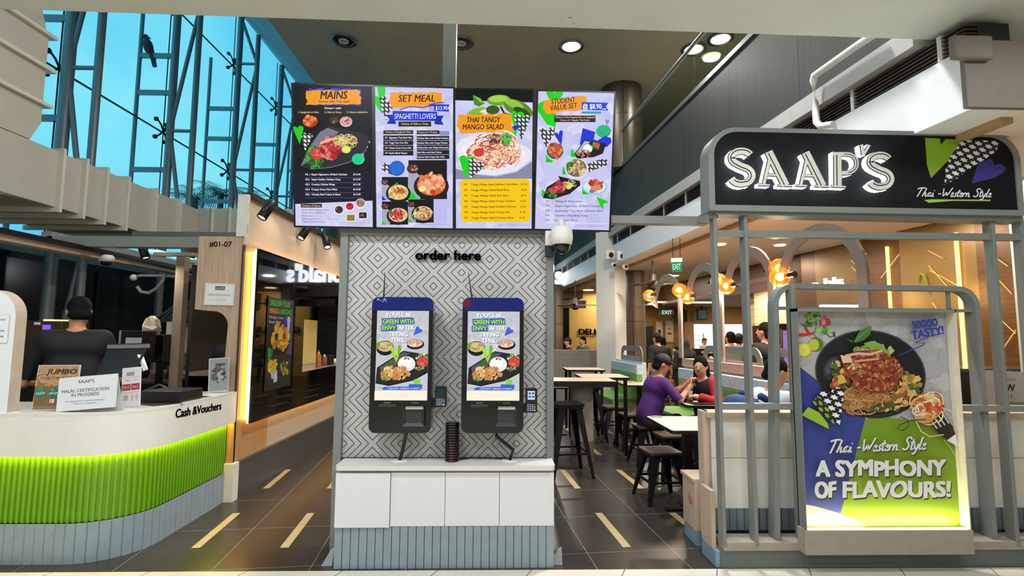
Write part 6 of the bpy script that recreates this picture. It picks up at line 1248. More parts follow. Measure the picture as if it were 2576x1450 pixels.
for k in range(4): obj('shelf', MB().box((c[0]-.18, YB+.75, 1.02+.16*k), (c[0]+.18, YB+.95, 1.035+.16*k)), M_steel, t)
def flat(name, px0, py0, px1, py1, Y, m, lab, cat, fr=None, grp=None, dp=.04):
    a, b = aY(px0, py1, Y), aY(px1, py0, Y); t = thing(name, lab, cat, ((a[0]+b[0])/2, Y, a[2]), 0, grp)
    if fr: obj('frame', MB().box((a[0], Y, a[2]), (b[0], Y+dp, b[2])), fr, t); e = min(.04, (b[0]-a[0])*.12); obj('panel', MB().box((a[0]+e, Y-.006, a[2]+e), (b[0]-e, Y, b[2]-e)), m, t)
    else: obj('panel', MB().box((a[0], Y, a[2]), (b[0], Y+dp, b[2])), m, t)
    return t, a, b
pp_ = mat('warm_paper', '#d8c3a4', .6, noise=.05)
t, a, b = flat('framed_poster', 1649, 808, 1668, 852, YB-.06, pp_, 'narrow framed poster on the far brown wall, left of two', 'picture', W_warm, 'framed posters on the far wall'); obj('printed_figure', MB().box((a[0]+.09, YB-.07, a[2]+.16), (b[0]-.08, YB-.067, a[2]+.28)), M_black, t)
t, a, b = flat('framed_poster', 1673, 806, 1695, 863, YB-.06, pp_, 'taller framed poster on the far brown wall, right of two', 'picture', W_warm, 'framed posters on the far wall'); obj('printed_figure', MB().box((a[0]+.08, YB-.07, a[2]+.26), (b[0]-.08, YB-.067, a[2]+.33)), M_brown, t); obj('printed_figure', MB().box((a[0]+.1, YB-.07, a[2]+.42), (b[0]-.1, YB-.067, a[2]+.46)), M_brown, t)
flat('dark_doorway', 1628, 821, 1644, 960, YB-.03, M_black, 'black door leaf at the left end of the far brown wall', 'door')
t, a, b = flat('hanging_monitor', 1700, 780, 1729, 810, YB-.5, M_black, 'black monitor above the two round plates', 'monitor', M_black); obj('hanger', MB().box(((a[0]+b[0])/2-.03, YB-.48, b[2]), ((a[0]+b[0])/2+.03, YB-.45, 2.42)), M_black, t); t, a, b = flat('menu_monitor', 1754, 778, 1779, 806, YB-.5, mat('dim_menu', '#1c2a26', .3, emit='#3a5a4c', es=.5), 'dark menu monitor above the bright far kitchen', 'monitor', M_black); obj('hanger', MB().box(((a[0]+b[0])/2-.03, YB-.48, b[2]), ((a[0]+b[0])/2+.03, YB-.45, 2.42)), M_black, t)
for py, rx, ry, lb in ((827, 11.5, 7.5, 'larger oval white plate on the far wall'), (840.5, 9, 5.5, 'smaller oval white plate on the far wall')):
    c = aY(1725.5, py, YB-.04); s = YB/1300; t = thing('wall_plate', lb, 'plate', c, 0, 'oval plates on the far wall'); mb = MB(); mb.ell((c[0], YB-.03, c[2]), (rx*s, .02, ry*s), 20); obj('plate', mb, mat('white_enamel', '#d8d2c6', .4), t)
o = obj('pillar_shop', MB().box((kx0-.35, YB-.3, 0), (kx0-.05, YB, 2.42)), W_warm); o['kind'] = 'structure'; o.name = 'column_shop'
# light trough under the bulkhead, tiled wall and gold panelled wall
o = obj('light_trough', MB().box((aY(1640, 760, 14)[0], 13.9, 2.39), (aY(1790, 760, 14)[0], 14.1, 2.42)), emi('#ffe6b8', 3)); tag(o, 'warm linear light under the dark brown bulkhead', 'light')
def tile_mat():
    g = NG('cream_square_tiles', .4); l = g.f('MAXIMUM', g.f('LESS_THAN', g.f('PINGPONG', g.f('ADD', g.X, 20), .1), .004), g.f('LESS_THAN', g.f('PINGPONG', g.f('ADD', g.Z, 20), .075), .004)); return g.out(g.mix(l, g.mix(g.noise(6), '#cdb48c', '#e0cda8'), '#8f7a58'))
a, b = aY(1900, 842, 10.6), aY(2040, 842, 10.6); mb = MB(); mb.box((a[0], 10.6, 0), (b[0], 10.8, 2.42)); struct('wall_tiled', mb, tile_mat()); area('tile_wash', (a[0]+.5, 10.2, 2.3), .5, 22, (1, .8, .5), rot=(math.radians(20), 0, 0))
t, a, b = flat('purple_poster', 1974, 829, 1995, 1046, 9.6, emi('#b48ac8', .75), 'lilac glowing poster stand beside the man in black', 'poster', M_brown)
flat('carved_screen', 1902, 820, 1930, 1034, 10.2, mat('carved_dark_wood', '#3a2016', .6, noise=.3, scale=30), 'dark carved wooden panel before the tiled wall, left of the man in black', 'panel', None, 'carved wooden panels'); flat('carved_screen', 1965, 815, 1992, 1040, 9.9, _mc['carved_dark_wood'], 'dark carved wooden panel above the lilac poster', 'panel', None, 'carved wooden panels')
def gold_mat():
    g = NG('gold_panel_wall', .35); g.b.inputs['Metallic'].default_value = .35
    v = g.f('FRACT', g.f('MULTIPLY', g.f('ADD', g.Y, 30.), .62)); k = g.f('LESS_THAN', v, .38)
    n = g.t.nodes.new('ShaderNodeTexNoise'); mp = g.t.nodes.new('ShaderNodeMapping'); mp.inputs['Scale'].default_value = (1, 1, 26); g.t.links.new(g.tc.outputs['Object'], mp.inputs[0]); g.t.links.new(mp.outputs[0], n.inputs['Vector']); n.inputs['Scale'].default_value = 1.6
    return g.out(g.mix(k, g.mix(g.noise(3), '#6a5230', '#806636'), g.mix(n.outputs['Fac'], '#3c2412', '#6e4a24')))
mb = hband(MB(), 3.2, 8.6, 0, 2.9, 5.87, 0, .2); mb.prism([wl(8.6, 0, .0), wl(8.6, 0, 1.3), wl(8.8, 0, 1.3), wl(8.8, 0, 0)], (0, 0, 2.9)); struct('wall_gold', mb, gold_mat())
for py0, py1, px, lb in ((585, 900, 2266, 'tall warm light strip on the gold wall above the poster'), (600, 870, 2452, 'tall warm light strip on the gold wall behind the right slats')):
    Y = 5.87/((px-1255)/1300+.085); a = wl(Y, .9, -.03); o = obj('wall_light_strip', MB().box((a[0]-.015, Y-.015, .95), (a[0]+.015, Y+.015, 2.72)), emi('#ffcf6a', 3.5)); tag(o, lb, 'light', 'warm light strips on the gold wall'); area('gold_wash', (a[0]-.3, Y, 2.0), .3, 1.6, (1, .72, .3), rot=(0, math.radians(-80), 0))
rr = random.Random(5)
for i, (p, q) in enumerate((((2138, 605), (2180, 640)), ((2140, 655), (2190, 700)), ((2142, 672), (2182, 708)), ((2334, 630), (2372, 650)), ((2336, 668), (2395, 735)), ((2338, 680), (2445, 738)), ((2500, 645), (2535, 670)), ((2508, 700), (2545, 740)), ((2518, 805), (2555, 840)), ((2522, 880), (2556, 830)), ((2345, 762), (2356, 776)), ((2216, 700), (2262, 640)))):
    a, b = onP(*p, wl(5, 1, -.03), HN), onP(*q, wl(5, 1, -.03), HN); o = obj('brass_inlay', MB().bar([a, b], .007, .007), mat('brass_painted_gleam', '#d8b060', .25, metal=.6, emit='#e0a850', es=.7)); tag(o, 'thin diagonal brass strip on the gold wall', 'strip', 'diagonal brass strips on the gold wall')  # emission stands in for light reflected by the brass strips
mb = MB(); a = wl(7.6, 0, -.12); q0, q1 = onP(2040, 727, wl(5, 1, -.05), HN), onP(2124, 724, wl(5, 1, -.05), HN); o = letters('wall_lettering', 'o bls', q0, -HD, (0, 0, 1), .13, .02, emi('#f4f6fa', 2.0), None, bold=.04, w=float(np.linalg.norm((q1-q0)[:2]))); tag(o, 'white lit lettering on the gold wall behind the poster top', 'lettering')
P = [onP(x, y, wl(5, 1, -.04), HN) for x, y in ((2307, 705), (2309, 692), (2316, 687), (2324, 692), (2330, 712), (2333, 732))]; o = obj('yellow_arch_reflection', MB().tube(P, .018, 8), emi('#c9b02a', .7)); tag(o, 'small yellow arch mark on the gold wall', 'mark')  # glowing tube stands in for a mirrored yellow arch
o = obj('lit_ledge', MB().box((4.6, 7.2, 1.86), (5.15, 7.3, 1.95)), emi('#cfe4ff', 1.6)); tag(o, 'pale blue lit menu edge just above the poster', 'light')
a = aY(2300, 915, 4.6); t = thing('dark_counter', 'black counter behind the right slats with pale menu sheet', 'counter', (4.2, 5.0, 0)); obj('counter_body', MB().box((3.55, 4.75, 0), (5.2, 5.2, 1.18)), M_black, t); obj('counter_top', MB().box((3.5, 4.7, 1.18), (5.2, 5.25, 1.21)), mat('polished_dark_top', '#3c3a36', .15), t)
p0, ex2, ez2, W2, H2 = plane_from(aY(2475, 1018, 4.2), aY(2620, 1024, 4.2), aY(2470, 932, 4.2))
t = thing('price_board', 'white price sheet partly hidden by the rightmost slat', 'sign', p0); obj('sheet', board(MB(), p0, ex2, ez2, W2, H2, .01), M_white, t); obj('stand', MB().box((p0[0]+.1, 4.24, 0), (p0[0]+.3, 4.28, p0[2]+.1)), M_blackm, t)
A = Art(p0, ex2, ez2, W2, H2, (0, 0, 160, 90)); A.rect(0, 0, 160, 90, '#b5b2ac'); A.text('SIGN', 62, 26, 9, '#6a6a68', .01); A.text('W', 62, 52, 18, '#222222', .03, w=26); A.text('S1.', 64, 74, 14, '#55555a', 0); A.rect(60, 80, 160, 90, '#6f8a5a'); A.build('printed_sheet', t)

# ================================================================== PEOPLE
def sdf_mesh(name, prims, mats, vox, parent=None, smooth=True, cut=None):
    """one continuous skin around tapered capsules / ellipsoids; prim = (kind, a, b, ra, rb, material, blend)"""
    lo = np.min([np.minimum(np.array(p[1])-np.max(p[3]), np.array(p[2])-np.max(p[4])) for p in prims], axis=0)-vox*3
    hi = np.max([np.maximum(np.array(p[1])+np.max(p[3]), np.array(p[2])+np.max(p[4])) for p in prims], axis=0)+vox*3
    n = np.ceil((hi-lo)/vox).astype(int)+1
    gx, gy, gz = np.meshgrid(*[lo[i]+vox*np.arange(n[i], dtype=np.float32) for i in range(3)], indexing='ij')
    def dist(p, X, Y, Z):
        k, a, b, ra, rb = p[:5]; a = np.array(a); b = np.array(b)
        if k == 'e':
            rx, ry, rz = ra; x, y, z = X-a[0], Y-a[1], Z-a[2]
            if len(p) > 7:                                            # tilt about local x then z
                tx, tz = p[7]; c, s = math.cos(-tz), math.sin(-tz); x, y = x*c-y*s, x*s+y*c; c, s = math.cos(-tx), math.sin(-tx); y, z = y*c-z*s, y*s+z*c
            q = np.sqrt((x/rx)**2+(y/ry)**2+(z/rz)**2); return (q-1)*min(rx, ry, rz)
        ba = b-a; L = float(ba@ba)+1e-9; h = np.clip(((X-a[0])*ba[0]+(Y-a[1])*ba[1]+(Z-a[2])*ba[2])/L, 0, 1)
        return np.sqrt((X-a[0]-h*ba[0])**2+(Y-a[1]-h*ba[1])**2+(Z-a[2]-h*ba[2])**2)-(ra+(rb-ra)*h)
    D = np.full(gx.shape, 9., np.float32)
    for p in prims:
        m = max(np.max(p[3]), np.max(p[4]))+.12; l2 = np.maximum(((np.minimum(p[1], p[2])-m-lo)/vox).astype(int), 0); h2 = np.minimum(((np.maximum(p[1], p[2])+m-lo)/vox).astype(int)+2, n)
        s = tuple(slice(a, b) for a, b in zip(l2, h2)); d = dist(p, gx[s], gy[s], gz[s]); k = p[6]; c = D[s]
        if k < 0: D[s] = np.maximum(c, -d)
        elif k > 0: h = np.clip(.5+.5*(c-d)/k, 0, 1); D[s] = c*(1-h)+d*h-k*h*(1-h)
        else: D[s] = np.minimum(c, d)
    I = D < 0; idx = -np.ones(tuple(n-1), int)
    c8 = [(i, j, k) for i in (0, 1) for j in (0, 1) for k in (0, 1)]
    sl = lambda A_, q: A_[q[0]:A_.shape[0]-1+q[0], q[1]:A_.shape[1]-1+q[1], q[2]:A_.shape[2]-1+q[2]]
    cnt = sum(sl(I, q).astype(np.int8) for q in c8); act = (cnt > 0) & (cnt < 8); cells = np.argwhere(act); idx[act] = np.arange(len(cells))
    V = np.zeros((len(cells), 3)); N = np.zeros(len(cells))
    for q in c8:
        for ax in range(3):
            if q[ax]: continue
            r = list(q); r[ax] = 1; a = D[tuple((cells+q).T)]; b = D[tuple((cells+r).T)]; x = (a < 0) != (b < 0); t = np.where(x, a/(a-b+1e-12), 0)
            P = cells+np.array(q, float); P[:, ax] += t; V[x] += P[x]; N[x] += 1
    V = lo+vox*(V/N[:, None])
    F = []
    for ax in range(3):
        a, b = [i for i in range(3) if i != ax]; s0 = [slice(None)]*3; s1 = [slice(None)]*3; s0[ax] = slice(0, -1); s1[ax] = slice(1, None)
        A0, A1 = I[tuple(s0)], I[tuple(s1)]; e = np.argwhere(A0 != A1); e = e[(e[:, a] > 0) & (e[:, b] > 0) & (e[:, a] < n[a]-1) & (e[:, b] < n[b]-1)]
        da = np.zeros(3, int); da[a] = 1; db = np.zeros(3, int); db[b] = 1
        q = np.stack([idx[tuple((e-da-db).T)], idx[tuple((e-db).T)], idx[tuple(e.T)], idx[tuple((e-da).T)]], 1); fl = A0[tuple(e.T)]; fl = fl if ax != 1 else ~fl; q[~fl] = q[~fl][:, ::-1]; F.append(q)
    F = np.concatenate(F); cen = V[F].mean(1); best = np.full(len(cen), 9.); mi = np.zeros(len(cen), int)
    for p in prims:
        if p[6] < 0: continue
        d = dist(p, cen[:, 0], cen[:, 1], cen[:, 2])+(.0035 if p[5] in (4, 5) else 0); w_ = d < best; best[w_] = d[w_]; mi[w_] = p[5]
    me = bpy.data.meshes.new(name); me.from_pydata(V.tolist(), [], F.tolist())
    for q in mats: me.materials.append(q)
    me.polygons.foreach_set('material_index', mi.astype(np.int32)); me.polygons.foreach_set('use_smooth', [True]*len(F)); me.update()
    o = bpy.data.objects.new(name, me); C.objects.link(o); o.parent = parent
    if smooth: s = o.modifiers.new('relax', 'SMOOTH'); s.factor = .5; s.iterations = 2
    return o
SK = [mat('skin_tan', '#b98462', .5, noise=.05, scale=30), mat('skin_fair', '#cf9f80', .5, noise=.05, scale=30)]
HAIR = mat('black_hair', '#0a0909', .8, noise=.2, scale=60, spec=.15)
def rotv(v, yaw, pitch):                                              # head-local (x right, y forward, z up) -> body
    x, y, z = v; c, s = math.cos(pitch), math.sin(pitch); y, z = y*c-z*s, y*s+z*c; c, s = math.cos(yaw), math.sin(yaw); return np.array([x*c-y*s, x*s+y*c, z])
def person(label, loc, rz, top, legs, seated=False, h=1.68, hands=None, yaw=0., pitch=0., hair='short', sleeve=.55, vox=.014, lean=0., skin=0, female=False, elbows=None, shoe=None, cap=None, grp=None, extra=None, wide=1.):
    """x right, y forward; hands/elbows = [(left), (right)] targets in body space"""
    t = thing('person', label, 'person', loc, rz, grp); s = h/1.70; T, Lg = top, legs
    M = [SK[skin], T, Lg, shoe or M_black, HAIR, mat('lips', '#8f4a42', .5), mat('eye_white', '#d8d4cc', .3)]
    hz = .52*s if seated else .90*s; hip = np.array([0, 0, hz])
    dn = np.array([0, math.sin(lean), math.cos(lean)]); ch = hip+dn*.40*s; nk = hip+dn*.53*s; hd = nk+np.array([0, .02+.05*math.sin(lean), .155*s])
    if lean: hd = nk+dn*.10*s+np.array([0, .02, .06*s])
    sw = (.155 if female else .178)*s*wide; p = []
    R = lambda v: v
    wx = .085*s*wide; 
    p += [('c', hip+(-wx, 0, .0), hip+(wx, 0, .0), .115*s, .115*s, 2, .05), ('c', hip+(-wx*.7, 0, .10*s), hip+(wx*.7, 0, .10*s), .112*s*wide, .112*s*wide, 1, .06),
          ('c', hip+dn*.22*s+(-wx*.8, 0, 0), hip+dn*.22*s+(wx*.8, 0, 0), .108*s*wide, .108*s*wide, 1, .07), ('c', ch+(-sw*.55, .0, 0), ch+(sw*.55, .0, 0), .112*s*wide, .112*s*wide, 1, .07),
          ('c', ch+dn*.075*s+(-sw*.88, 0, -.01), ch+dn*.075*s+(sw*.88, 0, -.01), .062*s, .062*s, 1, .06), ('c', nk-dn*.03*s, hd-(0, .01, .07*s), .056*s, .052*s, 0, .03)]
    for sg in (-1, 1):
        sh = ch+dn*.07*s+np.array([sg*sw, 0, 0]); i = 0 if sg < 0 else 1
        ha = np.array(hands[i]) if hands and hands[i] is not None else sh+np.array([sg*.07, .05, -.56*s])
        if elbows and elbows[i] is not None: el = np.array(elbows[i])
        else:
            mid = (sh+ha)/2; d = np.linalg.norm(ha-sh); bend = math.sqrt(max(0, (.29*s)**2-(d/2)**2)); el = mid+np.array([sg*.35, -.45, -.8])/np.linalg.norm([.35, .45, .8])*bend
        k = sh+(el-sh)*min(1, sleeve*1.6)
        p += [('c', sh, k, .062*s, .054*s, 1, .03), ('c', sh, el, .050*s, .041*s, 0 if sleeve < .62 else 1, .01), ('c', el, ha, .040*s, .028*s, 0 if sleeve < 1 else 1, .02)]
        u = (ha-el)/np.linalg.norm(ha-el); pc = ha+u*.045*s; sd = np.cross(u, (0, 0, 1.)); sd = sd/(np.linalg.norm(sd)+1e-9)
        p.append(('c', ha, pc, .028*s, .033*s, 0, .02))
        for q in range(4): f0 = pc+sd*(q-1.5)*.019*s+u*.012; f1 = f0+u*(.045, .055, .052, .04)[q]*s+np.array([0, 0, -.012]); p.append(('c', f0, f1, .0105*s, .009*s, 0, .006)); p.append(('c', f1, f1+u*.012*s+np.array([0, 0, -.026*s]), .0095*s, .008*s, 0, .006))
        th = pc-sd*sg*.03*s; p.append(('c', pc-u*.03, th+u*.02+np.array([0, 0, -.02]), .013*s, .010*s, 0, .008))
        hj = hip+np.array([sg*.095*s, 0, -.02])
        if seated: kn = np.array([sg*.115*s, .42*s, hz-.01]); an = np.array([sg*.12*s, .36*s, .09*s])
        else: kn = np.array([sg*.105*s, .02, .48*s]); an = np.array([sg*.11*s, -.02, .085*s])
        p += [('c', hj, kn, .090*s, .062*s, 2, .04), ('c', kn, an, .060*s, .042*s, 2, .02), ('c', an+np.array([0, -.02, -.035*s]), an+np.array([sg*.015, .14*s, -.05*s]), .040*s, .034*s, 3, .01)]
    H = lambda x, y, z: hd+rotv((x*s, y*s, z*s), yaw, pitch)
    tl = (pitch, yaw)
    p += [('e', hd, hd, (.074*s, .093*s, .108*s), (.1, .1, .1), 0, .02, tl), ('e', H(0, .025, -.06), H(0, .025, -.06), (.055*s, .066*s, .062*s), (.07, .07, .07), 0, .03, tl), ('c', H(0, .092, .012), H(0, .112, -.024), .011*s, .015*s, 0, .012)]
    for sg in (-1, 1):
        p += [('e', H(sg*.077, -.008, -.012), H(sg*.077, -.008, -.012), (.012*s, .022*s, .033*s), (.04, .04, .04), 0, .008, tl), ('e', H(sg*.032, .083, .008), H(sg*.032, .083, .008), (.013*s, .008*s, .007*s), (.02, .02, .02), 6, .004, tl), ('e', H(sg*.032, .0905, .008), H(sg*.032, .0905, .008), (.007*s, .005*s, .006*s), (.02, .02, .02), 4, .002, tl), ('c', H(sg*.016, .092, .029), H(sg*.048, .083, .031), .0045*s, .003*s, 4, .004)]
    p.append(('c', H(-.017, .092, -.058), H(.017, .092, -.058), .006*s, .006*s, 5, .004))
    if extra: p += extra(H, s)
    sdf_mesh('body', p, M, vox, t)
    hp = []
    if hair == 'short': hp = [('e', H(0, -.014, .028), H(0, -.014, .028), (.084*s, .098*s, .098*s), (.12, .12, .12), 0, 0, tl), ('c', H(-.042, -.056, -.055), H(.042, -.056, -.055), .041*s, .041*s, 0, .03), ('e', H(0, .105, -.045), H(0, .105, -.045), (.09*s, .085*s, .085*s), (.12, .12, .12), 0, -1, tl), ('e', H(.08, .04, -.06), H(.08, .04, -.06), (.05*s, .075*s, .07*s), (.1, .1, .1), 0, -1, tl), ('e', H(-.08, .04, -.06), H(-.08, .04, -.06), (.05*s, .075*s, .07*s), (.1, .1, .1), 0, -1, tl)]
    elif hair == 'long': hp = [('e', H(0, -.014, .026), H(0, -.014, .026), (.086*s, .10*s, .099*s), (.12, .12, .12), 0, 0, tl), ('c', H(.06, -.045, -.02), H(.075, -.05, -.17), .036*s, .03*s, 0, .03), ('c', H(-.06, -.045, -.02), H(-.075, -.05, -.17), .036*s, .03*s, 0, .03), ('c', H(0, -.07, 0), H(0, -.085, -.18), .06*s, .05*s, 0, .04), ('e', H(0, .115, -.03), H(0, .115, -.03), (.072*s, .09*s, .095*s), (.12, .12, .12), 0, -1, tl)]
    elif hair == 'veil': hp = [('e', H(0, -.01, .016), H(0, -.01, .016), (.092*s, .108*s, .115*s), (.13, .13, .13), 0, 0, tl), ('c', H(0, -.03, -.06), nk+(0, -.02, -.12*s), .09*s, .15*s, 0, .06), ('e', H(0, .12, -.02), H(0, .12, -.02), (.06*s, .06*s, .085*s), (.1, .1, .1), 0, -1, tl)]
    if hp: sdf_mesh('headscarf' if hair == 'veil' else 'hair', hp, [M_veil if hair == 'veil' else HAIR], max(.008, vox*.8), t)
    if cap is not None:
        cp = [('e', H(0, -.006, .04), H(0, -.006, .04), (.088*s, .104*s, .09*s), (.12, .12, .12), 0, 0, tl), ('e', H(0, .12, .052), H(0, .12, .052), (.062*s, .075*s, .010*s), (.09, .09, .09), 0, .012, tl), ('c', H(-.2, 0, -.085), H(.2, 0, -.085), .1*s, .1*s, 0, -1)]
        sdf_mesh('cap', cp, [cap], max(.008, vox*.8), t)
    t['hd'] = [float(q) for q in hd]; return t
M_veil = mat('black_cloth', '#0d0d0f', .8, noise=.15, scale=40)
def cloth(h, n=None): return mat('cloth_'+h, h, .8, noise=.12, scale=50)
BLKC, TROU = cloth('#0f0f12'), cloth('#1c1c20')
PI = math.pi
# staff member behind the collection counter, back to the viewer
c = aY(212, 800, 4.55)
person('man in black polo shirt seen from behind, working at the machine behind the left counter', (c[0]-.12, 4.62, 0), .45, BLKC, BLKC, False, 1.80, [(-.30, .36, 1.02), (-.02, .40, 1.0)], yaw=.35, pitch=-.35, vox=.011, sleeve=.5, lean=.06, skin=0, wide=1.06, elbows=[(-.34, .05, 1.06), (.34, .12, 1.08)])
# another worker, only a hand and forearm show beside the pillar
person('second worker in black whose hand shows past the oak pillar, reaching over trays', (-2.86, 5.7, 0), -.2, BLKC, BLKC, False, 1.66, [(-.2, .3, 1.15), (.0, .42, 1.12)], vox=.013, sleeve=.4)
# seated man in purple
person('seated man in a purple T-shirt and black cap, eating with his head bowed', (1.77, 6.13, 0), -PI/2+.12, cloth('#4a1d66'), TROU, True, 1.66, [(-.10, .44, .86), (.12, .46, .90)], yaw=-.1, pitch=-.42, hair='short', vox=.010, sleeve=.55, lean=.26, cap=mat('black_cap', '#121215', .7, noise=.1), wide=1.05, elbows=[(-.30, .22, .76), (.30, .24, .77)])
# seated woman in red
w_ = person('seated woman in a red jacket and glasses sipping a drink through a straw', (2.52, 6.2, 0), PI/2+.5, cloth('#15131a'), TROU, True, 1.62, [(-.16, .36, .80), (.05, .27, .955)], yaw=.45, pitch=-.1, hair='long', vox=.010, sleeve=.5, lean=.2, skin=1, female=True, elbows=[(-.30, .20, .74), (.25, .27, .79)])
def jacket(t):
    hip = np.array([0, 0, .495]); dn = np.array([0, math.sin(.2), math.cos(.2)]); ch = hip+dn*.38; p = []
    for sg in (-1, 1):
        sh = ch+dn*.067+np.array([sg*.155, 0, 0]); el = np.array([-.30, .20, .74]) if sg < 0 else np.array([.25, .27, .79]); p += [('c', sh, el, .072, .062, 0, .03), ('c', hip+np.array([sg*.13, -.02, .05]), sh+np.array([-sg*.02, -.02, -.02]), .085, .075, 0, .05)]
        if sg < 0: p.append(('c', el, np.array([-.18, .34, .80]), .058, .05, 0, .02))
    p.append(('c', hip+np.array([0, -.075, .05]), ch+np.array([0, -.06, .05]), .09, .10, 0, .06)); p.append(('c', ch+dn*.10+np.array([-.08, -.06, 0]), ch+dn*.10+np.array([.08, -.06, 0]), .05, .05, 0, .04))
    sdf_mesh('red_jacket', p, [cloth('#a8121c')], .010, t)
    H = np.array(t['hd'])
    mb = MB()
    for sg in (-1, 1): c_ = H+rotv((sg*.033, .098, .006), .45, -.1); mb.tube([c_+np.array([.023*math.cos(a*.5236), 0, .018*math.sin(a*.5236)]) for a in range(12)], .002, 5, closed=True)
    a, b = H+rotv((-.012, .1, .008), .45, -.1), H+rotv((.012, .1, .008), .45, -.1); mb.tube([a, b], .002, 5); obj('glasses', mb, mat('thin_dark_frame', '#3a2a28', .3), t, False)
jacket(w_)
# man with blue backpack, side on
bp_ = person('seated man in white T-shirt with a blue backpack, head bowed behind the left slats', (2.26, 4.44, 0), -PI/2+.2, cloth('#c9ccd0'), TROU, True, 1.70, [(-.16, .42, .80), (.14, .44, .80)], yaw=0, pitch=-.3, vox=.010, sleeve=.55, lean=.22, skin=0)
sdf_mesh('backpack', [('c', (-.08, -.24, .62), (.08, -.24, .62), .12, .12, 0, 0), ('c', (-.07, -.20, .88), (.07, -.20, .88), .12, .12, 0, .08)]+[('c', (s*.12, -.10, 1.0), (s*.13, .14, .86), .03, .03, 0, .02) for s in (-1, 1)], [cloth('#1d3a6e')], .012, bp_)
# standing people in the hall
def stand(px, py, Y, rz, label, top, legs=TROU, h=1.66, **k):
    c = aY(px, py, Y); hh = (c[2])/1.0
    return person(label, (c[0], Y, 0), rz, top, legs, False, hh, vox=k.pop('vox', .017), **k)
stand(1654, 838, 10.3, .5, 'standing man in dark T-shirt and dark cap, beside the brown column', cloth('#1a1a1c'), cloth('#8a8478'), hair='short', cap=mat('dark_cap', '#141414', .8))
stand(1667, 849, 11.6, .3, 'person in dark clothes just behind the man standing beside the brown column', BLKC)
stand(1722, 851, 9.6, .25, 'woman in a long black robe and headscarf standing in the queue', M_veil, M_veil, hair='veil', sleeve=1.1, extra=lambda H, s: [('c', (0, 0, .92*s), (0, 0, .15*s), .17*s, .25*s, 1, .05)], wide=1.1)
stand(1838, 835, 8.8, .1, 'standing man in grey T-shirt seen from behind at the shop counter', cloth('#8d8278'), BLKC, hands=[(-.2, .3, 1.1), (.22, .3, 1.08)], wide=1.12)
stand(1858, 840, 9.9, -.9, 'person in dark cap in front of the bright kitchen, right of the man in grey', BLKC, cap=mat('dark_cap', '#141414', .8))
stand(1817, 844, 10.3, .6, 'dark haired person left of the man in grey', BLKC)
stand(1926, 812, 6.6, .35, 'standing man in black T-shirt with bare arms, behind the left slats of the stand', BLKC, cloth('#2a2520'), vox=.013, wide=1.05, yaw=.25)
stand(1771, 851, 17.2, PI+.4, 'kitchen worker in dark cap inside the bright far kitchen', cloth('#c9c4bc'), BLKC, cap=mat('dark_cap', '#141414', .8))
stand(1648, 862, 15.2, .2, 'small child-height person in white by the far brown wall', cloth('#d8d2c8')) if False else None
stand(1702, 872, 13.4, 1.0, 'person in white shirt beside the woman in the black robe', cloth('#d8cfc2'), hair='short')
def sit(px, py, Y, rz, label, top, **k):
    c = aY(px, py, Y); return person(label, (c[0], Y, c[2]-1.26), rz, top, TROU, True, 1.66, vox=.018, **k)
sit(1430, 852, 14.2, PI/2, 'seated person in black cap and dark red top at the far yellow wall', cloth('#3a1418'), cap=mat('dark_cap', '#141414', .8))
sit(1467, 850, 14.4, PI/2+.6, 'seated man in grey green shirt below the DELICIOUS lettering', cloth('#4a5048'))

# ================================================================== SMALL THINGS ON TABLES AND COUNTER
# seated diners' things
def tray(x, y, z, a, lab, w=.40, d=.29):
    t = thing('serving_tray', lab, 'tray', (x, y, z), a, 'dark serving trays'); mb = MB(); mb.prism([(u, v, 0) for u, v in rrect(-w/2, -d/2, w/2, d/2, .04, 5)], (0, 0, .008)); obj('tray_base', mb, mat('dark_brown_tray', '#1c1413', .35), t, False)
    obj('tray_rim', MB().tube([(u, v, .014) for u, v in rrect(-w/2, -d/2, w/2, d/2, .04, 5)], .009, 6, closed=True), mat('dark_brown_tray', '#1c1413'), t, False); return t
tray(2.22, 6.08, .741, -.1, 'dark tray with food in front of the man in purple', .3, .26); tray(2.36, 5.84, .741, .05, 'dark tray with a white spoon on the near side of the shared table', .42, .24)
t = thing('plastic_cup', 'clear plastic cup of pale drink with straw held by the woman in red', 'cup', (2.2, 5.95, .75)); cx, cy = 2.20, 5.98
obj('cup_body', MB().lathe([(.033, .0), (.042, .15)], (cx, cy, .755), 18), glass('clear_cup', (.92, .93, .9), .08), t); obj('drink', MB().lathe([(.031, .004), (.039, .11), (0, .11)], (cx, cy, .755), 16), mat('milky_drink', '#b5a487', .3), t)
obj('straw', MB().tube([(cx, cy, .78), (cx+.015, cy+.0, .92), (cx+.05, cy+.04, 1.0)], .0045, 6), mat('pale_straw', '#d8b49a', .4), t)
o = obj('spoon', MB().ell((2.2, 5.80, .765), (.035, .02, .008), 10), M_white); tag(o, 'white spoon on the tray nearest the slats', 'spoon')
t = thing('food_plate', 'plate of food under the hands of the man in purple', 'plate', (2.2, 6.1, .755)); obj('plate', MB().lathe([(.02, 0), (.09, .006), (.11, .02), (.105, .021), (.085, .01), (0, .008)], (2.22, 6.1, .753), 20), M_black, t); obj('food', MB().ell((2.22, 6.1, .77), (.07, .07, .02), 10), mat('noodle_food', '#b58a4a', .6, noise=.3, scale=80), t)
t = thing('paper_box', 'pale open paper box on the table before the man in purple', 'box', (2.22, 6.5, .74)); obj('tray', MB().box((2.0, 6.42, .741), (2.35, 6.44, .83)), W_bench, t); obj('floor', MB().box((2.0, 6.42, .741), (2.35, 6.56, .746)), W_bench, t)
t = thing('napkin', 'crumpled grey napkin on the near pale table', 'napkin', (1.5, 4.86, .741)); obj('cloth', MB().ell((1.48, 4.88, .745), (.06, .03, .006), 10), mat('grey_napkin', '#a89a90', .8), t)
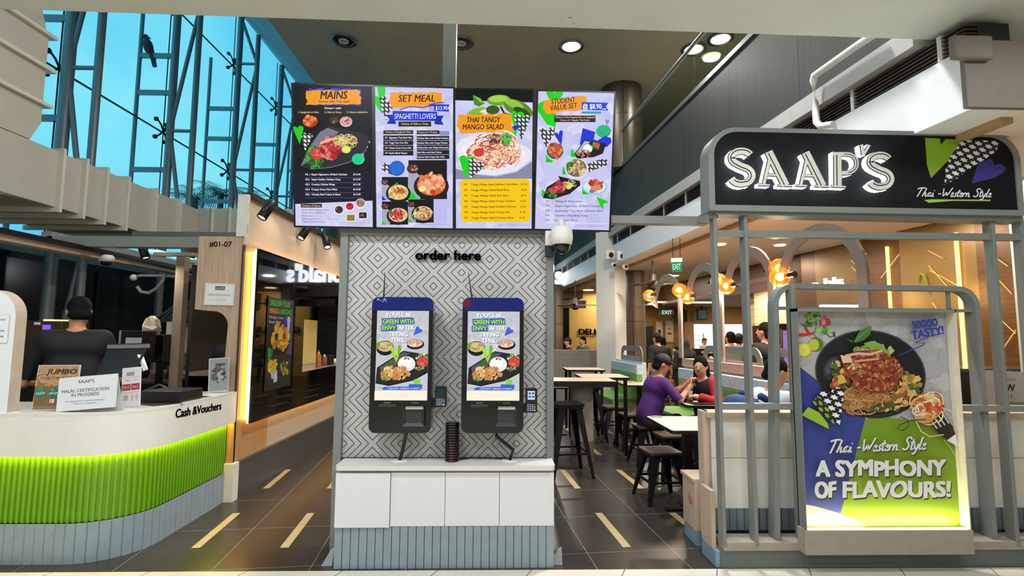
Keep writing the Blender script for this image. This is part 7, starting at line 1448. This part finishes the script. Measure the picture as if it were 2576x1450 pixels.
t = thing('food_flask', 'white food flask with black lid and loop handle, right of the man with backpack', 'flask', (2.6, 4.45, .74)); fx_, fy_ = aY(1987, 1000, 4.5)[0], 4.5
obj('flask_body', MB().lathe([(.05, 0), (.055, .02), (.055, .09), (.05, .1)], (fx_, fy_, .741), 20), M_white, t); obj('lid', MB().lathe([(.056, .1), (.058, .13), (.05, .145), (0, .147)], (fx_, fy_, .741), 20), M_black, t)
obj('handle', MB().tube([(fx_+.055*math.cos(a*.3927), fy_, .87+.06*math.sin(a*.3927)) for a in range(9)], .008, 6), M_black, t)
t = thing('drink_bottle', 'green bottle with black cap between the slats before the man with backpack', 'bottle', (2.4, 4.4, .74)); bx, by = aY(1942, 1000, 4.45)[0], 4.45; obj('bottle_body', MB().lathe([(.04, 0), (.042, .14), (.03, .17), (.03, .19)], (bx, by, .741), 18), mat('green_plastic', '#8ab03a', .3), t); obj('cap', MB().lathe([(.034, .17), (.034, .21), (0, .212)], (bx, by, .741), 16), M_black, t)

# left counter items
ZC = .967
def stand_board(px, Y, lab, name, cat, art, th=.006, lean=.03):
    (x0, y0), (x1, y1), (x2, y2) = px                                    # bl, br, tl pixels
    o, ex, ez, W, H = plane_from(aY(x0, y0, Y), aY(x1, y1, Y), aY(x2, y2, Y+lean)); dz = ZC+.001-min(o[2], (o+ex*W)[2]); o = o+np.array([0, 0, dz])
    t = thing(name, lab, cat, o+ex*W/2); return t, o, ex, ez, W, H
t, o, ex, ez, W, H = stand_board(((79, 1031), (186, 1030), (83, 917)), 3.64, 'brown JUMBO drink poster in a clear stand on the left counter', 'menu_stand', 'menu stand', None)
obj('acrylic_frame', board(MB(), o, ex, ez, W, H, .008), mat('pale_acrylic', '#c4c2bc', .2), t); n = np.cross(ex, ez); obj('stand_foot', MB().obox(o+ex*W/2-n*.03+np.array([0, 0, .003]), ex*W/2, n*.035, np.array([0, 0, .003])), mat('pale_acrylic', '#c4c2bc'), t)
A = Art(o, ex, ez, W, H, (365, 878, 780, 1340)); A.rect(372, 886, 772, 1330, '#a8825c'); A.rect(372, 1050, 772, 1330, '#8c6a4a'); A.blobs(570, 1000, 190, 100, 40, 40, ['#b08a64', '#a07a54', '#b8946e']); A.text('JUMBO', 605, 972, 52, '#3a2018', .03, .2, 'c', 300); A.stroke([(440, 970), (385, 985), (375, 1015), (400, 1048)], 7, '#4a2a20'); A.text('THAI MILK TEA', 575, 1028, 30, '#6a3a2c', .01, .15, 'c', 350); A.stroke([(400, 1072), (490, 1072)], 6, '#4a2a20')
for x in (430, 565): A.poly([(x-70, 1100), (x+70, 1090), (x+60, 1290), (x-55, 1295)], '#7a5636'); A.ell(x, 1165, 58, 52, '#2c6a4a'); A.blobs(x, 1160, 50, 44, 20, 18, ['#3a8a3a', '#2a5a9a', '#4a9a4a', '#24508a']); A.text('SAAPS', x, 1178, 22, '#a8c8d8', .02, .1, 'c', 90)
A.text('S$', 530, 1262, 34, '#e0dcd4', .03, .1); A.build('printed_sheet', t)
t, o, ex, ez, W, H = stand_board(((140, 1041), (290, 1028), (152, 956)), 3.575, 'white folded HALAL CERTIFICATION IN PROGRESS card on the left counter', 'tent_card', 'card', None)
n = np.cross(ex, ez); th_ = .003
mb = MB(); board(mb, o, ex, ez, W, H, .003); b2 = o-n*.08; mb.add([o+ez*H, o+ex*W+ez*H, np.append((b2+ex*W)[:2], ZC+.002), np.append(b2[:2], ZC+.002)], [(0, 1, 2, 3)]); obj('card', mb, mat('white_card', '#d2d3d2', .5, noise=.02), t)
A = Art(o, ex, ez, W, H, ((398, 205), (752, 190), (742, 380), (362, 408))); A.text("SAAP'S", 560, 238, 18, '#5a5a5c', .02, 0, 'c', 96, -.03); A.text('HALAL CERTIFICATION', 554, 290, 19, '#4a4a4c', .012, 0, 'c', 292, -.045); A.text('IN PROGRESS', 552, 316, 19, '#4a4a4c', .012, 0, 'c', 172, -.045); A.text('The establishment is awaiting certification', 548, 346, 7, '#5c5c5e', .01, 0, 'c', 250, -.045); A.text('Thank you - management', 546, 361, 7, '#5c5c5e', .01, 0, 'c', 150, -.045); A.build('printed_sheet', t)
t, o, ex, ez, W, H = stand_board(((304, 1027), (351, 1022), (307, 929)), 3.80, 'slim red and white payment card stand on the left counter', 'payment_stand', 'card stand', None)
obj('board', board(MB(), o, ex, ez, W, H, .008), mat('white_card', '#d2d3d2'), t)
A = Art(o, ex, ez, W, H, (780, 125, 885, 378)); A.rect(783, 128, 882, 375, '#cfc6c2'); A.rect(805, 155, 850, 180, '#8a8886'); A.stroke([(782, 190), (884, 190)], 3, '#a8a09c'); A.text('PAY', 800, 215, 12, '#5a3a3a', .01); A.text('CASH', 840, 213, 9, '#7a5a5a', 0)
for x in (783, 834): A.rect(x, 232, x+48, 274, '#8f2f2c'); A.text('PAY', x+24, 262, 16, '#d8a8a4', .01, 0, 'c', 34)
A.stroke([(790, 290), (880, 288)], 2, '#8a7a78'); A.rect(792, 305, 818, 338, '#b09a98'); A.rect(836, 300, 848, 345, '#b8a8a4'); A.rect(860, 300, 872, 345, '#b8a8a4'); A.build('printed_sheet', t)
t, o, ex, ez, W, H = stand_board(((523, 990), (574, 986), (528, 904)), 4.72, 'clear menu stand beside the oak pillar on the left counter', 'menu_stand', 'menu stand', None)
obj('acrylic_frame', board(MB(), o, ex, ez, W, H, .01), mat('pale_acrylic', '#c4c2bc'), t)
A = Art(o, ex, ez, W, H, (1338, 58, 1462, 272)); A.rect(1344, 64, 1462, 264, '#8f9290'); A.rect(1380, 92, 1440, 108, '#4a4a48'); A.blobs(1400, 160, 40, 55, 40, 16, ['#5a5c58', '#3a3c3a', '#7a5a44', '#a8aaa6', '#6a3a30']); A.build('printed_sheet', t)
def box(name, px0, px1, Y, dp, m, lab, cat, grp=None, z0=None):
    a, b = aY(px0[0], px1[1], Y), aY(px1[0], px0[1], Y); o = obj(name, MB().box((a[0], Y, a[2] if z0 is None else z0), (b[0], Y+dp, b[2])), m, bev=.006); return tag(o, lab, cat, grp)
box('cash_tray', (352, 985), (455, 1010), 4.05, .3, M_black, 'low black cash tray on the left counter', 'tray', z0=ZC+.001)
o = obj('cable', MB().tube([aZ(360, 985, ZC+.07), aZ(400, 968, ZC+.09), aZ(440, 985, ZC+.06), aZ(452, 1003, ZC+.01), aZ(405, 1008, ZC+.008)], .009, 8), M_black); tag(o, 'black looped cable beside the cash tray', 'cable')
o = obj('red_terminal', MB().box(aZ(448, 998, ZC)+np.array([0, 0, .0]), aZ(476, 990, ZC)+np.array([0, .05, .035])), mat('dark_red_plastic', '#5a1c18', .4)); tag(o, 'small dark red device at the end of the cable', 'device')
for k, (p, lb) in enumerate((((395, 1016), 'dark food menu sheet lying on the counter edge, nearer'), ((470, 1000), 'dark food menu sheet lying on the counter beside the menu stand'))):
    c = aZ(*p, ZC+.001); t = thing('menu_sheet', lb, 'menu', c, -.5+.1*k, 'menu sheets lying on the left counter'); mb = MB(); mb.box((-.15, -.105, 0), (.15, .105, .002)); obj('sheet', mb, mat('dark_menu_print', '#3a2c22', .3, noise=.5, scale=40), t, False); obj('white_margin', MB().box((-.16, -.112, -.0004), (.16, .112, .0006)), M_white, t, False)
# point of sale display seen from behind
t = thing('sales_terminal', 'black sales terminal with tilted screen facing away, on the left counter', 'terminal', (-2.95, 4.2, ZC)); Y = 4.15
p = [aY(273, 872, Y), aY(374, 870, Y), aY(372, 885, Y+.02), aY(352, 965, Y-.10), aY(243, 945, Y-.10)]
mb = MB(); q = np.array([0, .03, .0]); pl = [aY(273, 872, Y+.05), aY(374, 870, Y+.05), aY(330, 952, Y-.12), aY(240, 944, Y-.12)]; mb.add(pl+[v+np.array([0, .02, .02]) for v in pl], [(0, 3, 2, 1), (4, 5, 6, 7), (0, 1, 5, 4), (1, 2, 6, 5), (2, 3, 7, 6), (3, 0, 4, 7)]); obj('screen_back', mb, M_black, t)
mb = MB(); mb.bar([aY(272, 873, Y+.04), aY(375, 871, Y+.04)], .02, .03); obj('top_edge', mb, mat('grey_bezel', '#77726a', .4), t)
c = aY(325, 950, Y+.06); obj('stand', MB().cyl((c[0], Y+.08, ZC), (c[0], Y+.06, ZC+.2), .05, .035, 14), M_black, t); obj('foot', MB().lathe([(.1, 0), (.1, .015), (.05, .02)], (c[0], Y+.08, ZC+.001), 20), M_black, t)
o = obj('receipt_paper', MB().add([aY(345, 893, 4.14), aY(360, 893, 4.16), aY(373, 930, 4.12), aY(360, 934, 4.12)], [(0, 1, 2, 3)]), M_white); tag(o, 'white slip of paper hanging on the sales terminal', 'paper')
o.modifiers.new('thick', 'SOLIDIFY').thickness = .002
for k in range(6):
    c = aY(257, 950, 4.06); o = obj('pager', MB().lathe([(.04, 0), (.048, .004), (.048, .014), (.04, .018)], (c[0], 4.1, ZC+.001+.0185*k), 18), M_black); tag(o, 'black round pager in the stack beside the sales terminal', 'pager', 'pagers behind the left counter')
# things on the rear work counter
o = thing('rear_counter', 'dark rear work counter behind the staff at the left booth', 'counter', (-4.0, 6.3, 0)); obj('body', MB().box((-5.8, 5.95, 0), (-3.7, 6.9, .93)), mat('dark_cabinet', '#1a1816', .4), o); obj('top', MB().box((-5.85, 5.92, .93), (-3.66, 6.92, .96)), mat('steel_worktop', '#5c554d', .3, metal=.5), o)
t = thing('coffee_machine', 'dark brown drink machine with glowing violet display behind the staff', 'machine', (-4.9, 6.0, .96)); c = aY(115, 822, 6.0)
obj('body', MB().box((c[0]-.28, 6.0, .96), (c[0]+.18, 6.4, aY(115, 808, 6.0)[2])), mat('dark_bronze_plastic', '#3a2c20', .35), t, bev=.01); d0, d1 = aY(107, 830, 5.99), aY(126, 818, 5.99); obj('display', MB().box((d0[0], 5.985, d0[2]), (d1[0], 6.0, d1[2])), emi('#7a4cff', 1.6), t); obj('label', MB().box((d0[0]-.1, 5.99, d1[2]+.0), (d0[0]-.04, 6.0, d1[2]+.03)), M_white, t)
box('warming_lamp', (108, 804), (130, 810), 6.3, .2, emi('#ffd070', 2.5), 'small warm lit strip above the violet display', 'light'); box('warming_lamp', (157, 805), (170, 809), 6.3, .2, emi('#ffd070', 2.0), 'smaller warm lit strip left of the staff shoulder', 'light')
t = thing('receipt_printer', 'black printer with grey lit screen behind the sales terminal', 'printer', (-3.5, 5.2, ZC)); a, b = aY(302, 880, 5.1), aY(360, 832, 5.1)
obj('body', MB().box((a[0], 5.1, a[2]-.1), (b[0], 5.3, b[2])), M_black, t, bev=.01); d0, d1 = aY(316, 868, 5.09), aY(355, 850, 5.09); obj('display', MB().box((d0[0], 5.085, d0[2]), (d1[0], 5.1, d1[2])), emi('#8d8f90', .8), t); obj('side_glint', MB().box((a[0]-.02, 5.1, a[2]), (a[0], 5.2, b[2])), mat('chrome', '#c9c9c9', .2, metal=.9), t); obj('pole', MB().box((a[0]+.08, 5.15, ZC-.8), (a[0]+.14, 5.2, a[2]-.1)), M_black, t)
t = thing('monitor_box', 'black boxy monitor right of the printer behind the left counter', 'monitor', (-3.4, 5.4, ZC)); a, b = aY(364, 912, 5.4), aY(415, 842, 5.4); obj('body', MB().box((a[0], 5.4, a[2]), (b[0], 5.6, b[2])), M_black, t, bev=.01); obj('pole', MB().box((a[0]+.08, 5.45, .0), (a[0]+.13, 5.5, a[2])), M_black, t)
c = aY(375, 834, 5.45); rq = random.Random(9); t = thing('tissue_bag', 'crumpled white tissue bag on top of the black monitor', 'bag', (c[0], 5.5, c[2])); mb = MB(); mb.ell((c[0], 5.48, c[2]+.03), (.085, .06, .07), 14); mb.v = [(x+rq.uniform(-.016, .016), y+rq.uniform(-.016, .016), z+rq.uniform(-.014, .022)+(.05 if z > c[2]+.07 else 0)) for x, y, z in mb.v]; mb.sm = [False]*len(mb.f); obj('bag', mb, mat('pale_tissue', '#b8a898', .7, bump=.6, scale=30), t)
for k, (px, Y, lb) in enumerate(((60, 6.3, 'dark jug'), (330, 6.2, 'dark pot'), (420, 6.1, 'dark pan'), (455, 6.15, 'steel bowl'), (385, 6.1, 'brown food tub'), (300, 6.3, 'dark kettle'))):
    c = aY(px, 900, Y); t = thing('kitchen_pot', lb+' on the rear work counter of the left booth', 'pot', (c[0], Y+.15, .96)); r = rq.uniform(.07, .11); hh = rq.uniform(.07, .16); obj('vessel', MB().lathe([(r*.8, 0), (r, hh*.5), (r, hh), (r*.94, hh), (r*.9, hh*.6)], (c[0], Y+.15, .961), 16), mat(('steel_pot' if k in (3,) else 'brown_tub' if k == 4 else 'dark_pot'), '#77736c' if k == 3 else '#6a4630' if k == 4 else '#1c1a19', .35, metal=.4 if k == 3 else 0), t); obj('handle', MB().tube([(c[0]+r, Y+.15, .961+hh*.8), (c[0]+r+.05, Y+.13, .961+hh*.9), (c[0]+r+.09, Y+.12, .961+hh*.85)], .009, 6), M_black, t)
# papers and boards on the dark back, tiled awning, security camera, hose
def sheet(px0, px1, Y, lab, m): a, b = aY(px0[0], px1[1], Y), aY(px1[0], px0[1], Y); o = obj('wall_paper', MB().box((a[0], Y, a[2]), (b[0], Y+.004, b[2])), m); return tag(o, lab, 'paper')
t = thing('tiled_awning', 'small dark brown ribbed awning at the back of the left booth', 'awning', (-4.4, 7.2, 0)); mb = MB(); a, b = aY(392, 806, 7.0), aY(575, 800, 7.0); c, d = aY(455, 760, 7.9), aY(600, 752, 7.9)
mb.add([a, b, d, c, a-(0, 0, .03), b-(0, 0, .03), d-(0, 0, .03), c-(0, 0, .03)], [(0, 1, 2, 3), (7, 6, 5, 4), (0, 4, 5, 1), (1, 5, 6, 2), (2, 6, 7, 3), (3, 7, 4, 0)])
for k in range(13): s = k/12; mb.tube([a+(b-a)*s, c+(d-c)*s], .025, 6)
obj('roof', mb, mat('dark_brown_tile', '#33241c', .5), t); obj('back_panel', MB().box((a[0]-.2, 7.95, 0), (b[0]+.1, 8.0, a[2]+.1)), mat('dark_wood_back', '#2e2119', .5, noise=.2), t)
for px in (465, 545): c = aY(px, 900, 7.05); obj('roof_post', MB().box((c[0]-.03, 7.05, 0), (c[0]+.03, 7.1, a[2])), W_pale if px == 545 else M_brown, t)
sheet((417, 810), (438, 848), 6.95, 'plain white paper on the dark back of the left booth', M_white); sheet((456, 825), (476, 888), 6.95, 'red and white printed sheet on the dark back of the left booth', mat('pink_print', '#a88a86', .6, noise=.5, scale=25)); sheet((483, 722), (500, 742), 7.3, 'small framed picture high at the back of the left booth', mat('grey_print', '#a9a9a6'))
t = thing('booth_post', 'square beige post standing behind the left counter', 'post', (-3.2, 5.4, 0)); c = aY(445, 800, 5.5); obj('post', MB().box((c[0]-.045, 5.5, 0), (c[0]+.045, 5.59, 2.3)), mat('beige_grey_post', '#8c7c69', .5), t)
c = aY(268, 655, 5.2); t = thing('dome_camera', 'white dome security camera under the beige beam of the left booth', 'camera', c); obj('housing', MB().lathe([(.05, .05), (.065, .03), (.065, -.01), (.05, -.015)], c, 20), M_white, t); obj('dome', MB().lathe([(.05, -.012), (.045, -.04), (.02, -.055), (0, -.058)], c, 16), M_gloss, t)
track_spot(aY(361, 632, 5.3), (.12, 0, -.3), 'black track spotlight under the left booth header', 'spotlights of the left booth', (0, .32, .1), L=.16, r=.04)
o = obj('flexible_hose', MB().tube([aY(x, y, 6.9) for x, y in ((337, 700), (352, 695), (368, 686))]+[aY(x, y, 6.9) for x, y in ((420, 685), (410, 705), (395, 725), (375, 738), (355, 735), (345, 722))][::-1][:0]+[], .02, 8) if False else MB().tube([aY(x, y, 6.9) for x, y in ((345, 722), (355, 735), (375, 738), (395, 725), (410, 705), (420, 685))]+[np.array([-4.03, 6.9, 2.25])], .022, 8), mat('grey_hose', '#a8a8a4', .5)); tag(o, 'grey flexible hose hanging in the left booth', 'hose')
t = thing('sprayer_ball', 'small white ball sensor with short arm left of the hose', 'sensor', aY(336, 699, 6.9)); c = aY(336, 699, 6.9); obj('ball', MB().ell(c, .045, 12), M_white, t); obj('arm', MB().tube([c, aY(352, 694, 6.9), np.array([-4.03, 6.9, 2.24])], .018, 8), _mc['grey_hose'], t)
for x, y, z, p_ in ((-3.6, 5.4, 2.2, 7), (-4.6, 5.6, 2.2, 6)): area('booth_lamp', (x, y, z), .12, p_, WARM)
# lamps hanging over
